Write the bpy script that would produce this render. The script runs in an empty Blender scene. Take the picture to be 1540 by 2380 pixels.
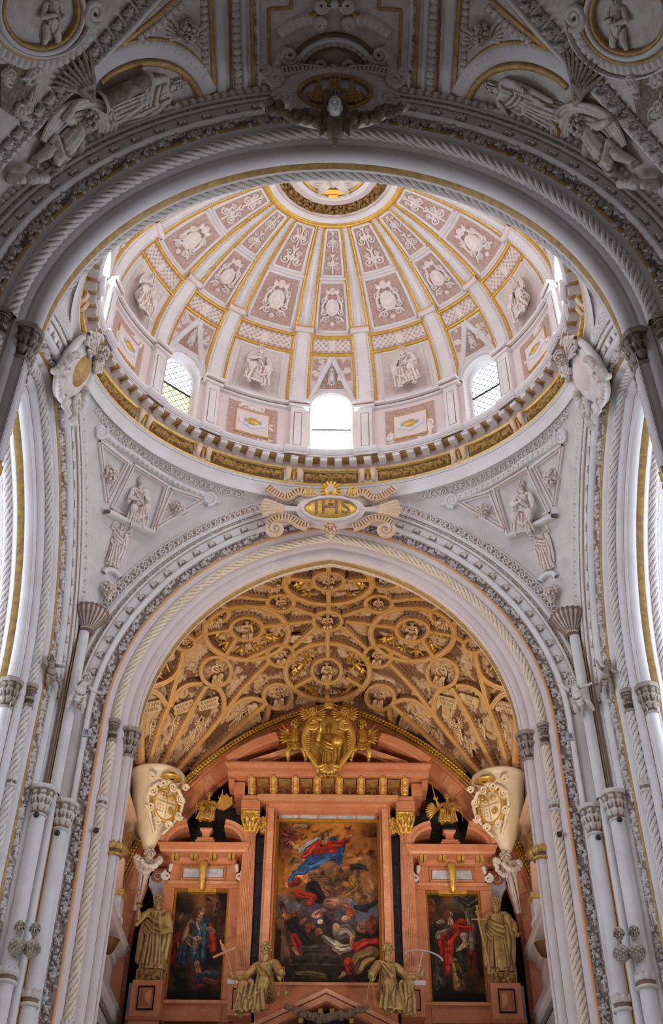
import bpy, math, random
import numpy as np
from mathutils import Matrix, Vector
from mathutils.bvhtree import BVHTree
random.seed(7); RNG=np.random.default_rng(7)
scene=bpy.context.scene; COL=scene.collection
PI=math.pi; pi=math.pi; sin=math.sin; cos=math.cos; rad=math.radians
# ------------------------------------------------------------------ camera
FPX=2556.0; TH=rad(41.5); ROLL=rad(0.44); YAW=rad(0.067)
def cam_dir(x,y):
    a=(x-770)/FPX; b=(1190-y)/FPX
    a2=a*cos(ROLL)-b*sin(ROLL); b2=a*sin(ROLL)+b*cos(ROLL)
    d=(a2, cos(TH)-b2*sin(TH), sin(TH)+b2*cos(TH))
    c,s=cos(YAW),sin(YAW)
    return Vector((d[0]*c+d[1]*s, -d[0]*s+d[1]*c, d[2]))
F_=cam_dir(770,1190); R_=(cam_dir(770+FPX,1190)-F_).normalized(); U_=(cam_dir(770,1190-FPX)-F_).normalized(); F_=F_.normalized()
cam=bpy.data.cameras.new('camera'); co=bpy.data.objects.new('camera',cam); COL.objects.link(co)
co.matrix_world=Matrix(((R_.x,U_.x,-F_.x,0),(R_.y,U_.y,-F_.y,0),(R_.z,U_.z,-F_.z,0),(0,0,0,1)))
cam.sensor_fit='VERTICAL'; cam.sensor_height=24; cam.lens=FPX/2380*24; cam.clip_end=300; cam.clip_start=.05
scene.camera=co
# ------------------------------------------------------------------ world, light, exposure
w=bpy.data.worlds.new('world'); scene.world=w; w.use_nodes=True
bg=w.node_tree.nodes['Background']; bg.inputs[0].default_value=(.90,.84,.90,1); bg.inputs[1].default_value=0.13
scene.view_settings.view_transform='Standard'; scene.view_settings.look='None'
scene.view_settings.exposure=0.0; scene.view_settings.gamma=1; scene.view_settings.use_curve_mapping=False
def area(loc,target,sx,sy,power,col,spread=180,name='window_light'):
    l=bpy.data.lights.new(name,'AREA'); l.shape='RECTANGLE'; l.size=sx; l.size_y=sy; l.energy=power; l.color=col; l.spread=rad(spread)
    o=bpy.data.objects.new(name,l); COL.objects.link(o); o.location=loc
    o.rotation_euler=(Vector(target)-Vector(loc)).to_track_quat('-Z','Y').to_euler(); return o
WINP=260.0
DAY=(.72,.84,1.0); WARM=(1.0,.80,.58)
# added fill panels beyond the side arches for cool daylight; no transept windows built
for s in (-1,1): area((s*15.2,17.8,12),(0,17.8,11.5),8,12,1500,DAY)
# daylight through the drum windows is placed by the drum builder; floodlamps on the chancel cornices:
def spot(loc,target,power,col,ang=100,r=.12,name='floodlight'):
    l=bpy.data.lights.new(name,'SPOT'); l.energy=power; l.color=col; l.spot_size=rad(ang); l.spot_blend=.8; l.shadow_soft_size=r
    o=bpy.data.objects.new(name,l); COL.objects.link(o); o.location=loc
    o.rotation_euler=(Vector(target)-Vector(loc)).to_track_quat('-Z','Y').to_euler(); return o
for s in (-1,1):
    spot((s*5.4,26.0,11.0),(-s*1.5,30.6,20.2),900,WARM,120,.3)      # washing the gilded vault
    spot((s*3.5,23.5,6.0),(s*1.2,32.7,16.2),800,(1,.88,.76),62,.3)     # washing the altarpiece
# ------------------------------------------------------------------ materials
MATS={}
def mat(name,base,c2=None,scale=3.0,rough=.7,metal=0,c3=None,detail=6,bump=0,bscale=40,rel=None,point=None,thr=(.35,.65),spec=.4,stretch=None):
    """base/c2 mixed by noise; rel=(low colour) painted in the recesses of a relief; point = wash colour held in hollows"""
    m=bpy.data.materials.new(name); m.use_nodes=True; nt=m.node_tree; N=nt.nodes; L=nt.links
    b=N['Principled BSDF']; b.inputs['Roughness'].default_value=rough; b.inputs['Metallic'].default_value=metal
    b.inputs['Specular IOR Level'].default_value=spec
    geo=N.new('ShaderNodeNewGeometry')
    vec=geo.outputs['Position']
    if stretch:
        mp=N.new('ShaderNodeMapping'); mp.inputs['Scale'].default_value=stretch; L.new(vec,mp.inputs[0]); vec=mp.outputs[0]
    def mix(f,a,bb):
        x=N.new('ShaderNodeMix'); x.data_type='RGBA'
        if isinstance(f,float): x.inputs[0].default_value=f
        else: L.new(f,x.inputs[0])
        for i,q in ((6,a),(7,bb)):
            if isinstance(q,tuple): x.inputs[i].default_value=(*q,1)
            else: L.new(q,x.inputs[i])
        return x.outputs[2]
    def ramp(src,a,bb):
        r=N.new('ShaderNodeMapRange'); r.inputs[1].default_value=a; r.inputs[2].default_value=bb; L.new(src,r.inputs[0]); return r.outputs[0]
    col=base
    if c2:
        n=N.new('ShaderNodeTexNoise'); n.inputs['Scale'].default_value=scale; n.inputs['Detail'].default_value=detail; n.inputs['Roughness'].default_value=.62
        L.new(vec,n.inputs[0]); col=mix(ramp(n.outputs[0],*thr),base,c2)
    if c3:
        n=N.new('ShaderNodeTexNoise'); n.inputs['Scale'].default_value=scale*2.7; n.inputs['Detail'].default_value=8; n.inputs['Distortion'].default_value=1.2
        L.new(vec,n.inputs[0])
        a=N.new('ShaderNodeMath'); a.operation='SUBTRACT'; L.new(n.outputs[0],a.inputs[0]); a.inputs[1].default_value=.5
        a2=N.new('ShaderNodeMath'); a2.operation='ABSOLUTE'; L.new(a.outputs[0],a2.inputs[0])
        col=mix(ramp(a2.outputs[0],.0,.018),c3,col)
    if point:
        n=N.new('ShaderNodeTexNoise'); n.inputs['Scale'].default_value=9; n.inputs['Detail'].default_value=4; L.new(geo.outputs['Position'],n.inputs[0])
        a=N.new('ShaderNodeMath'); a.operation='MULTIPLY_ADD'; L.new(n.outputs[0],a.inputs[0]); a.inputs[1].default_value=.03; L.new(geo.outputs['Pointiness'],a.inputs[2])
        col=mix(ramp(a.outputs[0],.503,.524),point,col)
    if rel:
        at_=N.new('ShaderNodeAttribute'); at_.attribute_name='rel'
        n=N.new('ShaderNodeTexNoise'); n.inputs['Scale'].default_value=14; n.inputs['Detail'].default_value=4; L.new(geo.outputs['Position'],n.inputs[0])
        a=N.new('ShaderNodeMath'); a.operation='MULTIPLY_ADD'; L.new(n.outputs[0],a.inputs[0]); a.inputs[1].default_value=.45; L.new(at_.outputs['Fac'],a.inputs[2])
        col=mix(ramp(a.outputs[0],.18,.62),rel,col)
    if isinstance(col,tuple): b.inputs['Base Color'].default_value=(*col,1)
    else: L.new(col,b.inputs['Base Color'])
    if bump:
        n=N.new('ShaderNodeTexNoise'); n.inputs['Scale'].default_value=bscale; n.inputs['Detail'].default_value=4
        L.new(geo.outputs['Position'],n.inputs[0]); bp=N.new('ShaderNodeBump'); bp.inputs['Strength'].default_value=bump; bp.inputs['Distance'].default_value=.02
        L.new(n.outputs[0],bp.inputs['Height']); L.new(bp.outputs[0],b.inputs['Normal'])
    MATS[name]=m; return m
mat('plaster',(.80,.77,.77),(.68,.61,.59),1.1,.65,bump=.15,bscale=12,thr=(.4,.8))
mat('plaster_mid',(.72,.67,.66),(.58,.49,.46),2.2,.65,bump=.15,bscale=12,thr=(.4,.8))
mat('plaster_pink',(.80,.70,.67),(.74,.60,.56),1.6,.65,bump=.15,bscale=12,thr=(.35,.75))
mat('plaster_old',(.70,.64,.61),(.46,.36,.30),4,.7,bump=.3,bscale=20,thr=(.42,.8))
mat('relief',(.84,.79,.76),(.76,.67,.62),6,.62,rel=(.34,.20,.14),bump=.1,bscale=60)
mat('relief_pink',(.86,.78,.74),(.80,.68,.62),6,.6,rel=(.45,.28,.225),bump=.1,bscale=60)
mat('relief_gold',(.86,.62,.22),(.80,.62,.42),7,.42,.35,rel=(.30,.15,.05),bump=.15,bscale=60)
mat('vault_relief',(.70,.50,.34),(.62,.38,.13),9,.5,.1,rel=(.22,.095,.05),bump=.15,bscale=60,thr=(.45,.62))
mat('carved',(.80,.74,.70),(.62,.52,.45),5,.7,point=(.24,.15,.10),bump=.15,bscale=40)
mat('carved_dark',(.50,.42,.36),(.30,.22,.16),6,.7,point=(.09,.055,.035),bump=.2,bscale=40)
mat('carved_gold',(.72,.46,.12),(.50,.28,.07),8,.45,.45,point=(.20,.10,.03),bump=.2,bscale=60)
mat('statue_gold',(.62,.44,.17),(.42,.27,.10),6,.42,.40,point=(.20,.12,.05),bump=.1,bscale=40,stretch=(1,1,.5))
mat('statue_gilt',(.80,.52,.12),(.62,.36,.07),6,.33,.65,point=(.30,.16,.03),bump=.12,bscale=50)
mat('gilt',(.82,.54,.12),(.52,.30,.06),14,.38,.6,thr=(.4,.7),bump=.15,bscale=80)
mat('gilt_bright',(.80,.50,.09),(.62,.34,.05),10,.35,.5,bump=.1,bscale=80)
mat('gold_line',(.56,.36,.10),(.34,.20,.08),7,.5,.25,thr=(.35,.65),bump=.2,bscale=60)
mat('orange_line',(.70,.34,.11),(.55,.36,.20),6,.5,.15,thr=(.4,.7),bump=.2,bscale=60)
mat('brown_line',(.22,.10,.06),(.34,.20,.12),5,.7)
mat('rope_paint',(.80,.74,.70),(.72,.62,.55),5,.6,bump=.1)
mat('rope_gold',(.84,.72,.58),(.80,.60,.34),5,.5,.1,bump=.1)
mat('groove_gold',(.45,.26,.08),(.30,.17,.07),9,.5,.2)
mat('marble_red',(.54,.170,.072),(.64,.28,.14),2.2,.32,c3=(.62,.31,.17),thr=(.3,.7),bump=.05,bscale=30)
mat('marble_deep',(.36,.10,.045),(.46,.17,.085),3,.3,c3=(.5,.24,.17))
mat('marble_pale',(.70,.33,.17),(.58,.23,.10),2.4,.35,c3=(.72,.46,.34))
mat('marble_black',(.012,.013,.018),(.03,.034,.042),3,.25,c3=(.07,.075,.09))
mat('marble_grey',(.62,.64,.70),(.38,.42,.50),5,.3,c3=(.25,.28,.36))
mat('marble_white',(.80,.76,.74),(.66,.62,.62),5,.35,c3=(.50,.48,.50))
mat('plaster_cream',(.86,.74,.56),(.80,.62,.36),4,.5,.05,bump=.1,bscale=20,thr=(.45,.75))
mat('carved_warm',(.80,.62,.46),(.68,.46,.26),6,.5,.1,point=(.34,.17,.06),bump=.1)
mat('soft_brown',(.42,.29,.23),(.55,.42,.36),6,.7)
mat('dark',(.02,.018,.016)); mat('carved_bronze',(.26,.19,.13),(.16,.11,.07),6,.6,point=(.05,.03,.02))
mat('iron',(.05,.05,.055),rough=.5,metal=.6)
mat('stone',(.55,.50,.45),(.42,.36,.31),2,.8,bump=.3,bscale=6)
def glass_mat(name,col,power):
    m=bpy.data.materials.new(name); m.use_nodes=True; b=m.node_tree.nodes['Principled BSDF']
    b.inputs['Base Color'].default_value=(*col,1); b.inputs['Roughness'].default_value=.3
    b.inputs['Emission Color'].default_value=(*col,1); b.inputs['Emission Strength'].default_value=power; MATS[name]=m
glass_mat('glass_white',(.86,.93,1.0),2.3); glass_mat('glass_sun',(.94,.94,1.0),21.0); glass_mat('glass_yellow',(1.0,.80,.46),1.5); glass_mat('glass_blue',(.42,.66,.90),.9)  # panes glow in place of daylight; the strongest are boosted to light the dome
# ------------------------------------------------------------------ mesh helpers
class MB:
    def __init__(s): s.V=[];s.Q=[];s.T=[];s.R=[];s.QM=[];s.TM=[];s.n=0
    def add(s,v,f,rel=None,mi=0):
        v=np.asarray(v,float).reshape(-1,3)
        f=np.asarray(f,int)
        if f.shape[1]==4: s.Q.append(f+s.n); s.QM.append(np.full(len(f),mi))
        else: s.T.append(f+s.n); s.TM.append(np.full(len(f),mi))
        s.V.append(v); s.R.append(np.full(len(v),1.0) if rel is None else np.asarray(rel,float).ravel()); s.n+=len(v); return s
    def merge(s,o,M=None):
        vv=np.concatenate(o.V); 
        if M is not None: vv=vv@M[:3,:3].T+M[:3,3]
        off=s.n; s.V.append(vv); s.R.append(np.concatenate(o.R)); s.n+=len(vv)
        for q,m in zip(o.Q,o.QM): s.Q.append(q+off); s.QM.append(m)
        for q,m in zip(o.T,o.TM): s.T.append(q+off); s.TM.append(m)
        return s
    def mirror(s):
        o=MB(); 
        for v in s.V: o.V.append(v*np.array([-1,1,1]))
        o.R=list(s.R); o.Q=[q[:,::-1] for q in s.Q]; o.T=[q[:,::-1] for q in s.T]; o.QM=list(s.QM); o.TM=list(s.TM); o.n=s.n; return o
    def mesh(s,name,mats,smooth=True,origin=(0,0,0)):
        V=np.concatenate(s.V)-np.array(origin); me=bpy.data.meshes.new(name)
        Q=np.concatenate(s.Q) if s.Q else np.zeros((0,4),int); T=np.concatenate(s.T) if s.T else np.zeros((0,3),int)
        me.vertices.add(len(V)); me.vertices.foreach_set('co',V.astype(np.float32).ravel())
        me.loops.add(Q.size+T.size); me.loops.foreach_set('vertex_index',np.concatenate([Q.ravel(),T.ravel()]).astype(np.int32))
        me.polygons.add(len(Q)+len(T))
        ls=np.concatenate([np.arange(len(Q))*4, len(Q)*4+np.arange(len(T))*3]); me.polygons.foreach_set('loop_start',ls.astype(np.int32))
        mm=np.concatenate(s.QM+s.TM) if (s.QM or s.TM) else np.zeros(0)
        me.polygons.foreach_set('material_index',mm.astype(np.int32))
        me.polygons.foreach_set('use_smooth',np.full(len(Q)+len(T),smooth))
        me.update(calc_edges=True)
        for m in (mats if isinstance(mats,(list,tuple)) else [mats]): me.materials.append(MATS[m])
        R=np.concatenate(s.R)
        if R.min()<.999:
            a=me.attributes.new('rel','FLOAT','POINT'); a.data.foreach_set('value',R.astype(np.float32))
        return me
    def obj(s,name,mats,parent=None,smooth=True,**props):
        me=s.mesh(name,mats,smooth); o=bpy.data.objects.new(name,me); COL.objects.link(o)
        if parent is not None: o.parent=parent; o.matrix_parent_inverse=wi(parent)
        for k,v in props.items(): o[k]=v
        return o
WI={}
def wi(p):
    if p.name not in WI: WI[p.name]=WM(p).inverted()
    return WI[p.name]
def WM(p):
    m=p.matrix_basis
    if p.parent is not None: m=WM(p.parent)@p.matrix_parent_inverse@m
    return m
def inst(me,name,M,parent=None,**props):
    o=bpy.data.objects.new(name,me); COL.objects.link(o)
    if parent is not None: o.parent=parent; o.matrix_parent_inverse=wi(parent)
    o.matrix_basis=M if isinstance(M,Matrix) else Matrix(M.tolist())
    for k,v in props.items(): o[k]=v
    return o
def thing(name,label=None,cat=None,loc=(0,0,0),group=None,kind=None):
    o=bpy.data.objects.new(name,None); COL.objects.link(o); o.location=loc; o.empty_display_size=.2
    if label: o['label']=label
    if cat: o['category']=cat
    if group: o['group']=group
    if kind: o['kind']=kind
    return o
def tag(o,label,cat,group=None):
    o['label']=label; o['category']=cat
    if group: o['group']=group
    return o
def grid_faces(n,m,cn=False,cm=False):
    I=np.arange(n if cn else n-1)[:,None]; J=np.arange(m if cm else m-1)[None,:]
    a=I*m+J; b=I*m+(J+1)%m; c=((I+1)%n)*m+(J+1)%m; d=((I+1)%n)*m+J
    return np.stack([a,b,c,d],-1).reshape(-1,4)
def grid(P,cn=False,cm=False,rel=None,mb=None,mi=0,flip=False):
    P=np.asarray(P,float); f=grid_faces(P.shape[0],P.shape[1],cn,cm)
    if flip: f=f[:,::-1]
    mb=mb or MB(); mb.add(P.reshape(-1,3),f,rel,mi); return mb
def unit(v): v=np.asarray(v,float); return v/np.maximum(np.linalg.norm(v,axis=-1,keepdims=True),1e-12)
def tangents(P,closed=False):
    P=np.asarray(P,float)
    if closed: return unit(np.roll(P,-1,0)-np.roll(P,1,0))
    return unit(np.gradient(P,axis=0))
def frames(P,nrm=None,closed=False):
    P=np.asarray(P,float); T=tangents(P,closed)
    if nrm is None:
        N=np.zeros_like(P); n0=np.cross(T[0],[0,0,1.]); 
        if np.linalg.norm(n0)<.1: n0=np.cross(T[0],[0,1.,0])
        N[0]=unit(n0)
        for i in range(1,len(P)):
            v=N[i-1]-T[i]*np.dot(N[i-1],T[i]); N[i]=unit(v)
    else:
        N=np.broadcast_to(np.asarray(nrm,float),P.shape); N=unit(N-T*np.sum(N*T,-1,keepdims=True))
    B=np.cross(T,N); return T,N,B
def tube(P,r,seg=8,closed=False,nrm=None,mb=None,mi=0,flat=1.0,caps=True):
    P=np.asarray(P,float); T,N,B=frames(P,nrm,closed); r=np.broadcast_to(np.asarray(r,float),(len(P),))
    a=np.linspace(0,2*pi,seg,endpoint=False)
    G=P[:,None]+r[:,None,None]*(np.cos(a)[None,:,None]*N[:,None]*flat+np.sin(a)[None,:,None]*B[:,None])
    mb=grid(G,closed,True,mb=mb,mi=mi)
    return mb
def sweep(P,nrm,prof,closed=False,mb=None,mi=0,rel=None,closeprof=False):
    """prof: list of (across, out). out along nrm, across = T x N"""
    P=np.asarray(P,float); T,N,B=frames(P,nrm,closed); pr=np.asarray(prof,float)
    G=P[:,None]+pr[None,:,0,None]*B[:,None]+pr[None,:,1,None]*N[:,None]
    return grid(G,closed,closeprof,mb=mb,mi=mi,rel=rel)
def rope(P,r,pitch=.42,lobes=3,seg=18,depth=.34,nrm=None,mb=None,step=.045):
    P=resample(P,step); T,N,B=frames(P,nrm); s=np.concatenate([[0],np.cumsum(np.linalg.norm(np.diff(P,axis=0),axis=1))])
    a=np.linspace(0,2*pi,seg,endpoint=False)[None]; ph=lobes*a-2*pi*s[:,None]/pitch*1.0
    k=np.abs(np.cos(ph/2)); R=r*(1-depth+depth*1.2*np.sqrt(k))
    G=P[:,None]+R[...,None]*(np.cos(a)[...,None]*N[:,None]+np.sin(a)[...,None]*B[:,None])
    return grid(G,False,True,mb=mb,rel=np.clip((k-.30)*2.0,0,1))
def resample(P,step=None,n=None):
    P=np.asarray(P,float); d=np.concatenate([[0],np.cumsum(np.linalg.norm(np.diff(P,axis=0),axis=1))])
    if n is None: n=max(2,int(round(d[-1]/step))+1)
    t=np.linspace(0,d[-1],n); return np.stack([np.interp(t,d,P[:,i]) for i in range(P.shape[1])],-1)
def lathe(prof,center=(0,0,0),seg=24,axis=None,mb=None,flute=0,fd=.0,mi=0,a0=0,a1=2*pi):
    """prof (r,z)"""
    pr=np.asarray(prof,float); full=abs(a1-a0-2*pi)<1e-6
    a=np.linspace(a0,a1,seg,endpoint=not full); r=pr[:,0][:,None]*np.ones(seg)
    if flute: r=r*(1-fd*np.abs(np.cos(flute*a/2))[None]**4)
    G=np.stack([r*np.cos(a),r*np.sin(a),pr[:,1][:,None]*np.ones(seg)],-1)
    if axis is not None: G=G@np.asarray(axis).T
    return grid(G+np.asarray(center,float),False,full,mb=mb,mi=mi,flip=True)
def box(c,h,M=None,mb=None,mi=0,taper=1.0):
    x=np.array([[-1,-1,-1],[1,-1,-1],[1,1,-1],[-1,1,-1],[-1,-1,1],[1,-1,1],[1,1,1],[-1,1,1]],float)
    x[4:,:2]*=taper; x=x*np.asarray(h,float)
    if M is not None: x=x@np.asarray(M)[:3,:3].T
    x=x+np.asarray(c,float); mb=mb or MB()
    return mb.add(x,[[0,3,2,1],[4,5,6,7],[0,1,5,4],[1,2,6,5],[2,3,7,6],[3,0,4,7]],mi=mi)
def boxb(x0,x1,y0,y1,z0,z1,mb=None,mi=0): return box(((x0+x1)/2,(y0+y1)/2,(z0+z1)/2),(abs(x1-x0)/2,abs(y1-y0)/2,abs(z1-z0)/2),mb=mb,mi=mi)
_ico={}
def ball(c,r,mb=None,seg=8,M=None,mi=0,rel=None):
    key=seg
    if key not in _ico:
        th=np.linspace(0,pi,seg//2+2); a=np.linspace(0,2*pi,seg,endpoint=False)
        _ico[key]=np.stack([np.sin(th)[:,None]*np.cos(a),np.sin(th)[:,None]*np.sin(a),np.cos(th)[:,None]*np.ones(seg)],-1)
    g=_ico[key]*np.broadcast_to(np.asarray(r,float),(3,))
    if M is not None: g=g@np.asarray(M)[:3,:3].T
    return grid(g+np.asarray(c,float),False,True,mb=mb,mi=mi,flip=True)
def prism(poly,z0,z1,frame=None,mb=None,mi=0,center=None):
    """poly (n,2) extruded z0..z1 in local frame; fan caps about centroid"""
    p=np.asarray(poly,float); n=len(p); c=p.mean(0) if center is None else np.asarray(center)
    v=np.concatenate([np.c_[p,np.full(n,z0)],np.c_[p,np.full(n,z1)],[[*c,z0],[*c,z1]]])
    if frame is not None: M=np.asarray(frame); v=v@M[:3,:3].T+M[:3,3]
    i=np.arange(n); j=(i+1)%n; mb=mb or MB(); base=mb.n
    mb.add(v,np.stack([i,j,j+n,i+n],-1),mi=mi)
    mb.T.append(np.concatenate([np.stack([j,i,np.full(n,2*n)],-1),np.stack([i+n,j+n,np.full(n,2*n+1)],-1)])+base); mb.TM.append(np.full(2*n,mi)); return mb
def fr(P,N,up=(0,0,1),s=1.0):
    """4x4 numpy frame: z=N, y~up, x=y cross z"""
    N=unit(N); up=np.asarray(up,float); y=unit(up-N*np.dot(up,N)); x=np.cross(y,N)
    M=np.eye(4); M[:3,0]=x*s; M[:3,1]=y*s; M[:3,2]=N*s; M[:3,3]=P; return M
def spiral2(cx,cy,r,turns,a0,dir=1,n=28,r1=.12):
    t=np.linspace(0,1,n); rr=r*(1-t)+r*r1*t; a=a0+dir*turns*2*pi*t; return np.stack([cx+rr*np.cos(a),cy+rr*np.sin(a)],-1)
# ------------------------------------------------------------------ height-field reliefs
class HF:
    def __init__(s,w,h,res=40):
        s.w,s.h=w,h; s.nx=int(res*w)+1; s.ny=int(res*h)+1
        s.X,s.Y=np.meshgrid(np.linspace(-w/2,w/2,s.nx),np.linspace(-h/2,h/2,s.ny)); s.H=np.zeros_like(s.X)
    def up(s,v): s.H=np.maximum(s.H,v); return s
    def ell(s,x,y,rx,ry,h=1,rot=0,base=0):
        c,t=cos(rot),sin(rot); dx=s.X-x; dy=s.Y-y; u=(dx*c+dy*t)/rx; v=(-dx*t+dy*c)/ry; d=u*u+v*v
        return s.up(np.where(d<1,base+h*np.sqrt(np.clip(1-d,0,1)),0))
    def cap(s,x0,y0,x1,y1,r0,r1,h=1):
        dx,dy=x1-x0,y1-y0; L=dx*dx+dy*dy+1e-9; t=np.clip(((s.X-x0)*dx+(s.Y-y0)*dy)/L,0,1); r=r0+(r1-r0)*t
        d=np.hypot(s.X-x0-t*dx,s.Y-y0-t*dy)/r; return s.up(np.where(d<1,h*np.sqrt(np.clip(1-d*d,0,1)),0))
    def line(s,P,r,h=1):
        P=np.asarray(P); r=np.broadcast_to(np.asarray(r,float),(len(P),))
        for i in range(len(P)-1): s.cap(*P[i],*P[i+1],r[i],r[i+1],h)
        return s
    def spi(s,x,y,r,a0=0,dir=1,turns=1.3,th=.18,h=.8,n=16):
        P=spiral2(x,y,r,turns,a0,dir,n,.2); s.line(P,np.linspace(r*th,r*th*.9,n),h); return s.ell(x,y,r*.25,r*.25,h)
    def ring(s,x,y,rx,ry,th,h=.8):
        d=np.hypot((s.X-x)/rx,(s.Y-y)/ry); q=np.abs(d-1)*min(rx,ry)/th; return s.up(np.where(q<1,h*np.sqrt(np.clip(1-q*q,0,1)),0))
    def leaf(s,x,y,a,L,w_,h=.8):
        s.ell(x+cos(a)*L/2,y+sin(a)*L/2,L/2,w_,h,a); return s
    def head(s,x,y,r,h=1.0,wings=True):
        if wings:
            for d in (-1,1):
                for k in range(4): s.leaf(x+d*r*.5,y-r*.3,(pi/2-d*(1.0+.32*k)),r*(2.2-.25*k),r*.26,.5)
        s.ell(x,y+r*.15,r*1.08,r*1.12,h*.75); s.ell(x,y,r*.78,r*1.0,h)
        s.ell(x,y-.1*r,r*.16,r*.3,h*1.12); 
        for d in (-1,1): 
            dd=np.hypot((s.X-x-d*r*.34)/(r*.22),(s.Y-y-r*.15)/(r*.16)); s.H-=np.where(dd<1,.28*(1-dd),0)
        dd=np.hypot((s.X-x)/(r*.28),(s.Y-y+r*.5)/(r*.1)); s.H-=np.where(dd<1,.25*(1-dd),0); return s
def mirrorx(hf): hf.H=np.maximum(hf.H,hf.H[:,::-1]); return hf
def hf_candelabra(w,h,seed=0,res=40):
    r=np.random.default_rng(seed); H=HF(w,h,res); n=max(2,int(h/w/1.15)); y=-h/2; st=h/n
    for k in range(n):
        yc=y+st*(k+.5); q=w*.20
        H.cap(0,yc-st*.45,0,yc+st*.4,w*.035,w*.05,.7); H.ell(0,yc+st*.05,w*.09,st*.16,1)
        d=r.choice([-1,1]); H.spi(w*.22,yc-st*.12,w*.17,pi if d>0 else 0,d,1.3,.2,.8); H.spi(w*.2,yc+st*.24,w*.12,0,-d,1.2,.24,.7)
        H.leaf(w*.04,yc-st*.1,.9,w*.36,w*.05,.7); H.leaf(w*.05,yc+st*.1,-.5,w*.34,w*.05,.6); H.leaf(0,yc+st*.3,1.1,w*.3,w*.05,.7)
        if k%2==seed%2: H.head(0,yc,w*.11,1,False)
    return mirrorx(H)
def hf_cartouche(w,h,seed=0,res=40):
    H=HF(w,h,res); s=min(w,h*.62)
    H.ring(0,0,s*.2,s*.27,s*.06,.9); H.ell(0,0,s*.17,s*.24,.75)
    H.head(0,h*.33,s*.14,1); H.head(0,-h*.36,s*.09,.8,False)
    H.spi(s*.3,h*.14,s*.13,pi,-1,1.4,.22,.85); H.spi(s*.32,-h*.12,s*.12,pi/2,1,1.4,.22,.85); H.spi(s*.2,-h*.27,s*.1,0,-1,1.2,.25,.8)
    H.line([(s*.22,h*.24),(s*.36,h*.05),(s*.34,-h*.1)],s*.05,.7); H.line([(s*.12,-h*.2),(s*.3,-h*.22),(s*.38,-h*.3)],s*.04,.6)
    return mirrorx(H)
def hf_saint(w,h,seed=0,res=46):
    """seated robed figure with halo, book or staff"""
    r=np.random.default_rng(seed); H=HF(w,h,res); s=min(w,h); d=r.choice([-1,1]); hx=d*s*.02; hy=h*.27
    H.ring(hx,hy,s*.16,s*.16,s*.02,.35)
    # knees and robe
    for k in range(9):
        t=k/8; x0=(-.25+.5*t)*s; H.cap(x0*.8,-h*.02,x0*1.1+d*s*.04*sin(k*2.1),-h*.42,s*.045,s*.06,.62+.2*sin(k*1.9+seed))
    H.ell(0,-h*.12,s*.3,s*.14,.9); H.cap(-s*.14,-h*.1,-s*.17,-h*.38,s*.11,s*.09,.95); H.cap(s*.14,-h*.1,s*.12,-h*.4,s*.1,s*.09,.85)
    for k in range(5): H.cap(-s*.3,-h*(.02+.06*k),s*(.2-.1*k),-h*(.16+.06*k),s*.018,s*.03,.98)
    H.ell(0,h*.08,s*.19,h*.17,.85); H.cap(-s*.17,h*.16,s*.17,h*.16,s*.08,s*.08,.85)
    H.cap(-s*.2,h*.15,-s*.25,-h*.0,s*.065,s*.06,.9); H.cap(-s*.25,0,-s*.06,h*.03,s*.06,s*.035,1)
    if d>0: H.cap(s*.2,h*.15,s*.3,h*.05,s*.065,s*.055,.9); H.cap(s*.3,h*.05,s*.22,h*.2,s*.05,s*.035,1); H.cap(s*.2,-h*.35,s*.27,h*.38,s*.018,s*.018,.8)
    else: H.cap(s*.2,h*.15,s*.24,0,s*.06,s*.05,.9); H.ell(s*.16,-h*.0,s*.11,s*.08,1,.5)
    for k in range(5): H.cap(-s*.12+k*s*.06,h*.18,-s*.06+k*s*.03,-h*.02,s*.012,s*.018,.98)
    H.head(hx,hy,s*.085,1.1,False)
    if seed%2: H.ell(hx,hy-s*.1,s*.055,s*.08,1.05)
    return H
def hf_scroll(w,h,seed=0,res=40,density=1.0):
    r=np.random.default_rng(seed); H=HF(w,h,res); s=min(w,h)
    n=int(max(2,w*h/(s*s)*7*density))
    for k in range(n):
        x=r.uniform(-w/2,w/2)*.9; y=r.uniform(-h/2,h/2)*.9; q=s*r.uniform(.1,.2)
        H.spi(x,y,q,r.uniform(0,6.28),r.choice([-1,1]),1.3,.22,r.uniform(.6,1)); 
        a=r.uniform(0,6.28)
        for j in range(3): H.leaf(x,y,a+j*.7,q*r.uniform(1.2,2),q*.25,r.uniform(.4,.8))
    return H
def hf_scales(w,h,res=40):
    H=HF(w,h,res); q=h/3
    for j in range(-2,3):
        for i in range(-int(w/q)-1,int(w/q)+2):
            H.ring(i*q+(j%2)*q/2,j*q*.55,q*.5,q*.5,q*.09,.5)
    H.ell(0,0,h*.2,h*.42,1); H.leaf(0,-h*.4,pi/2,h*.8,h*.1,1); return H
def patch(S,hf,depth=.06,mb=None,mi=0,mirror=False):
    """S(u,v) -> (P,N) arrays, u,v in -1..1"""
    u=hf.X/(hf.w/2); v=hf.Y/(hf.h/2)
    if mirror: u=-u
    P,N=S(u,v); e=np.minimum(1,np.minimum(1-np.abs(u),1-np.abs(v))*12)
    P=P+N*(hf.H*depth*e)[...,None]; return grid(P,rel=np.clip((hf.H-.18)*1.7,0,1),mb=mb,mi=mi,flip=mirror)
def numN(F):
    def S(u,v,e=2e-3):
        P=F(u,v); du=F(u+e,v)-F(u-e,v); dv=F(u,v+e)-F(u,v-e); return P,unit(np.cross(du,dv))
    return S
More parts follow.
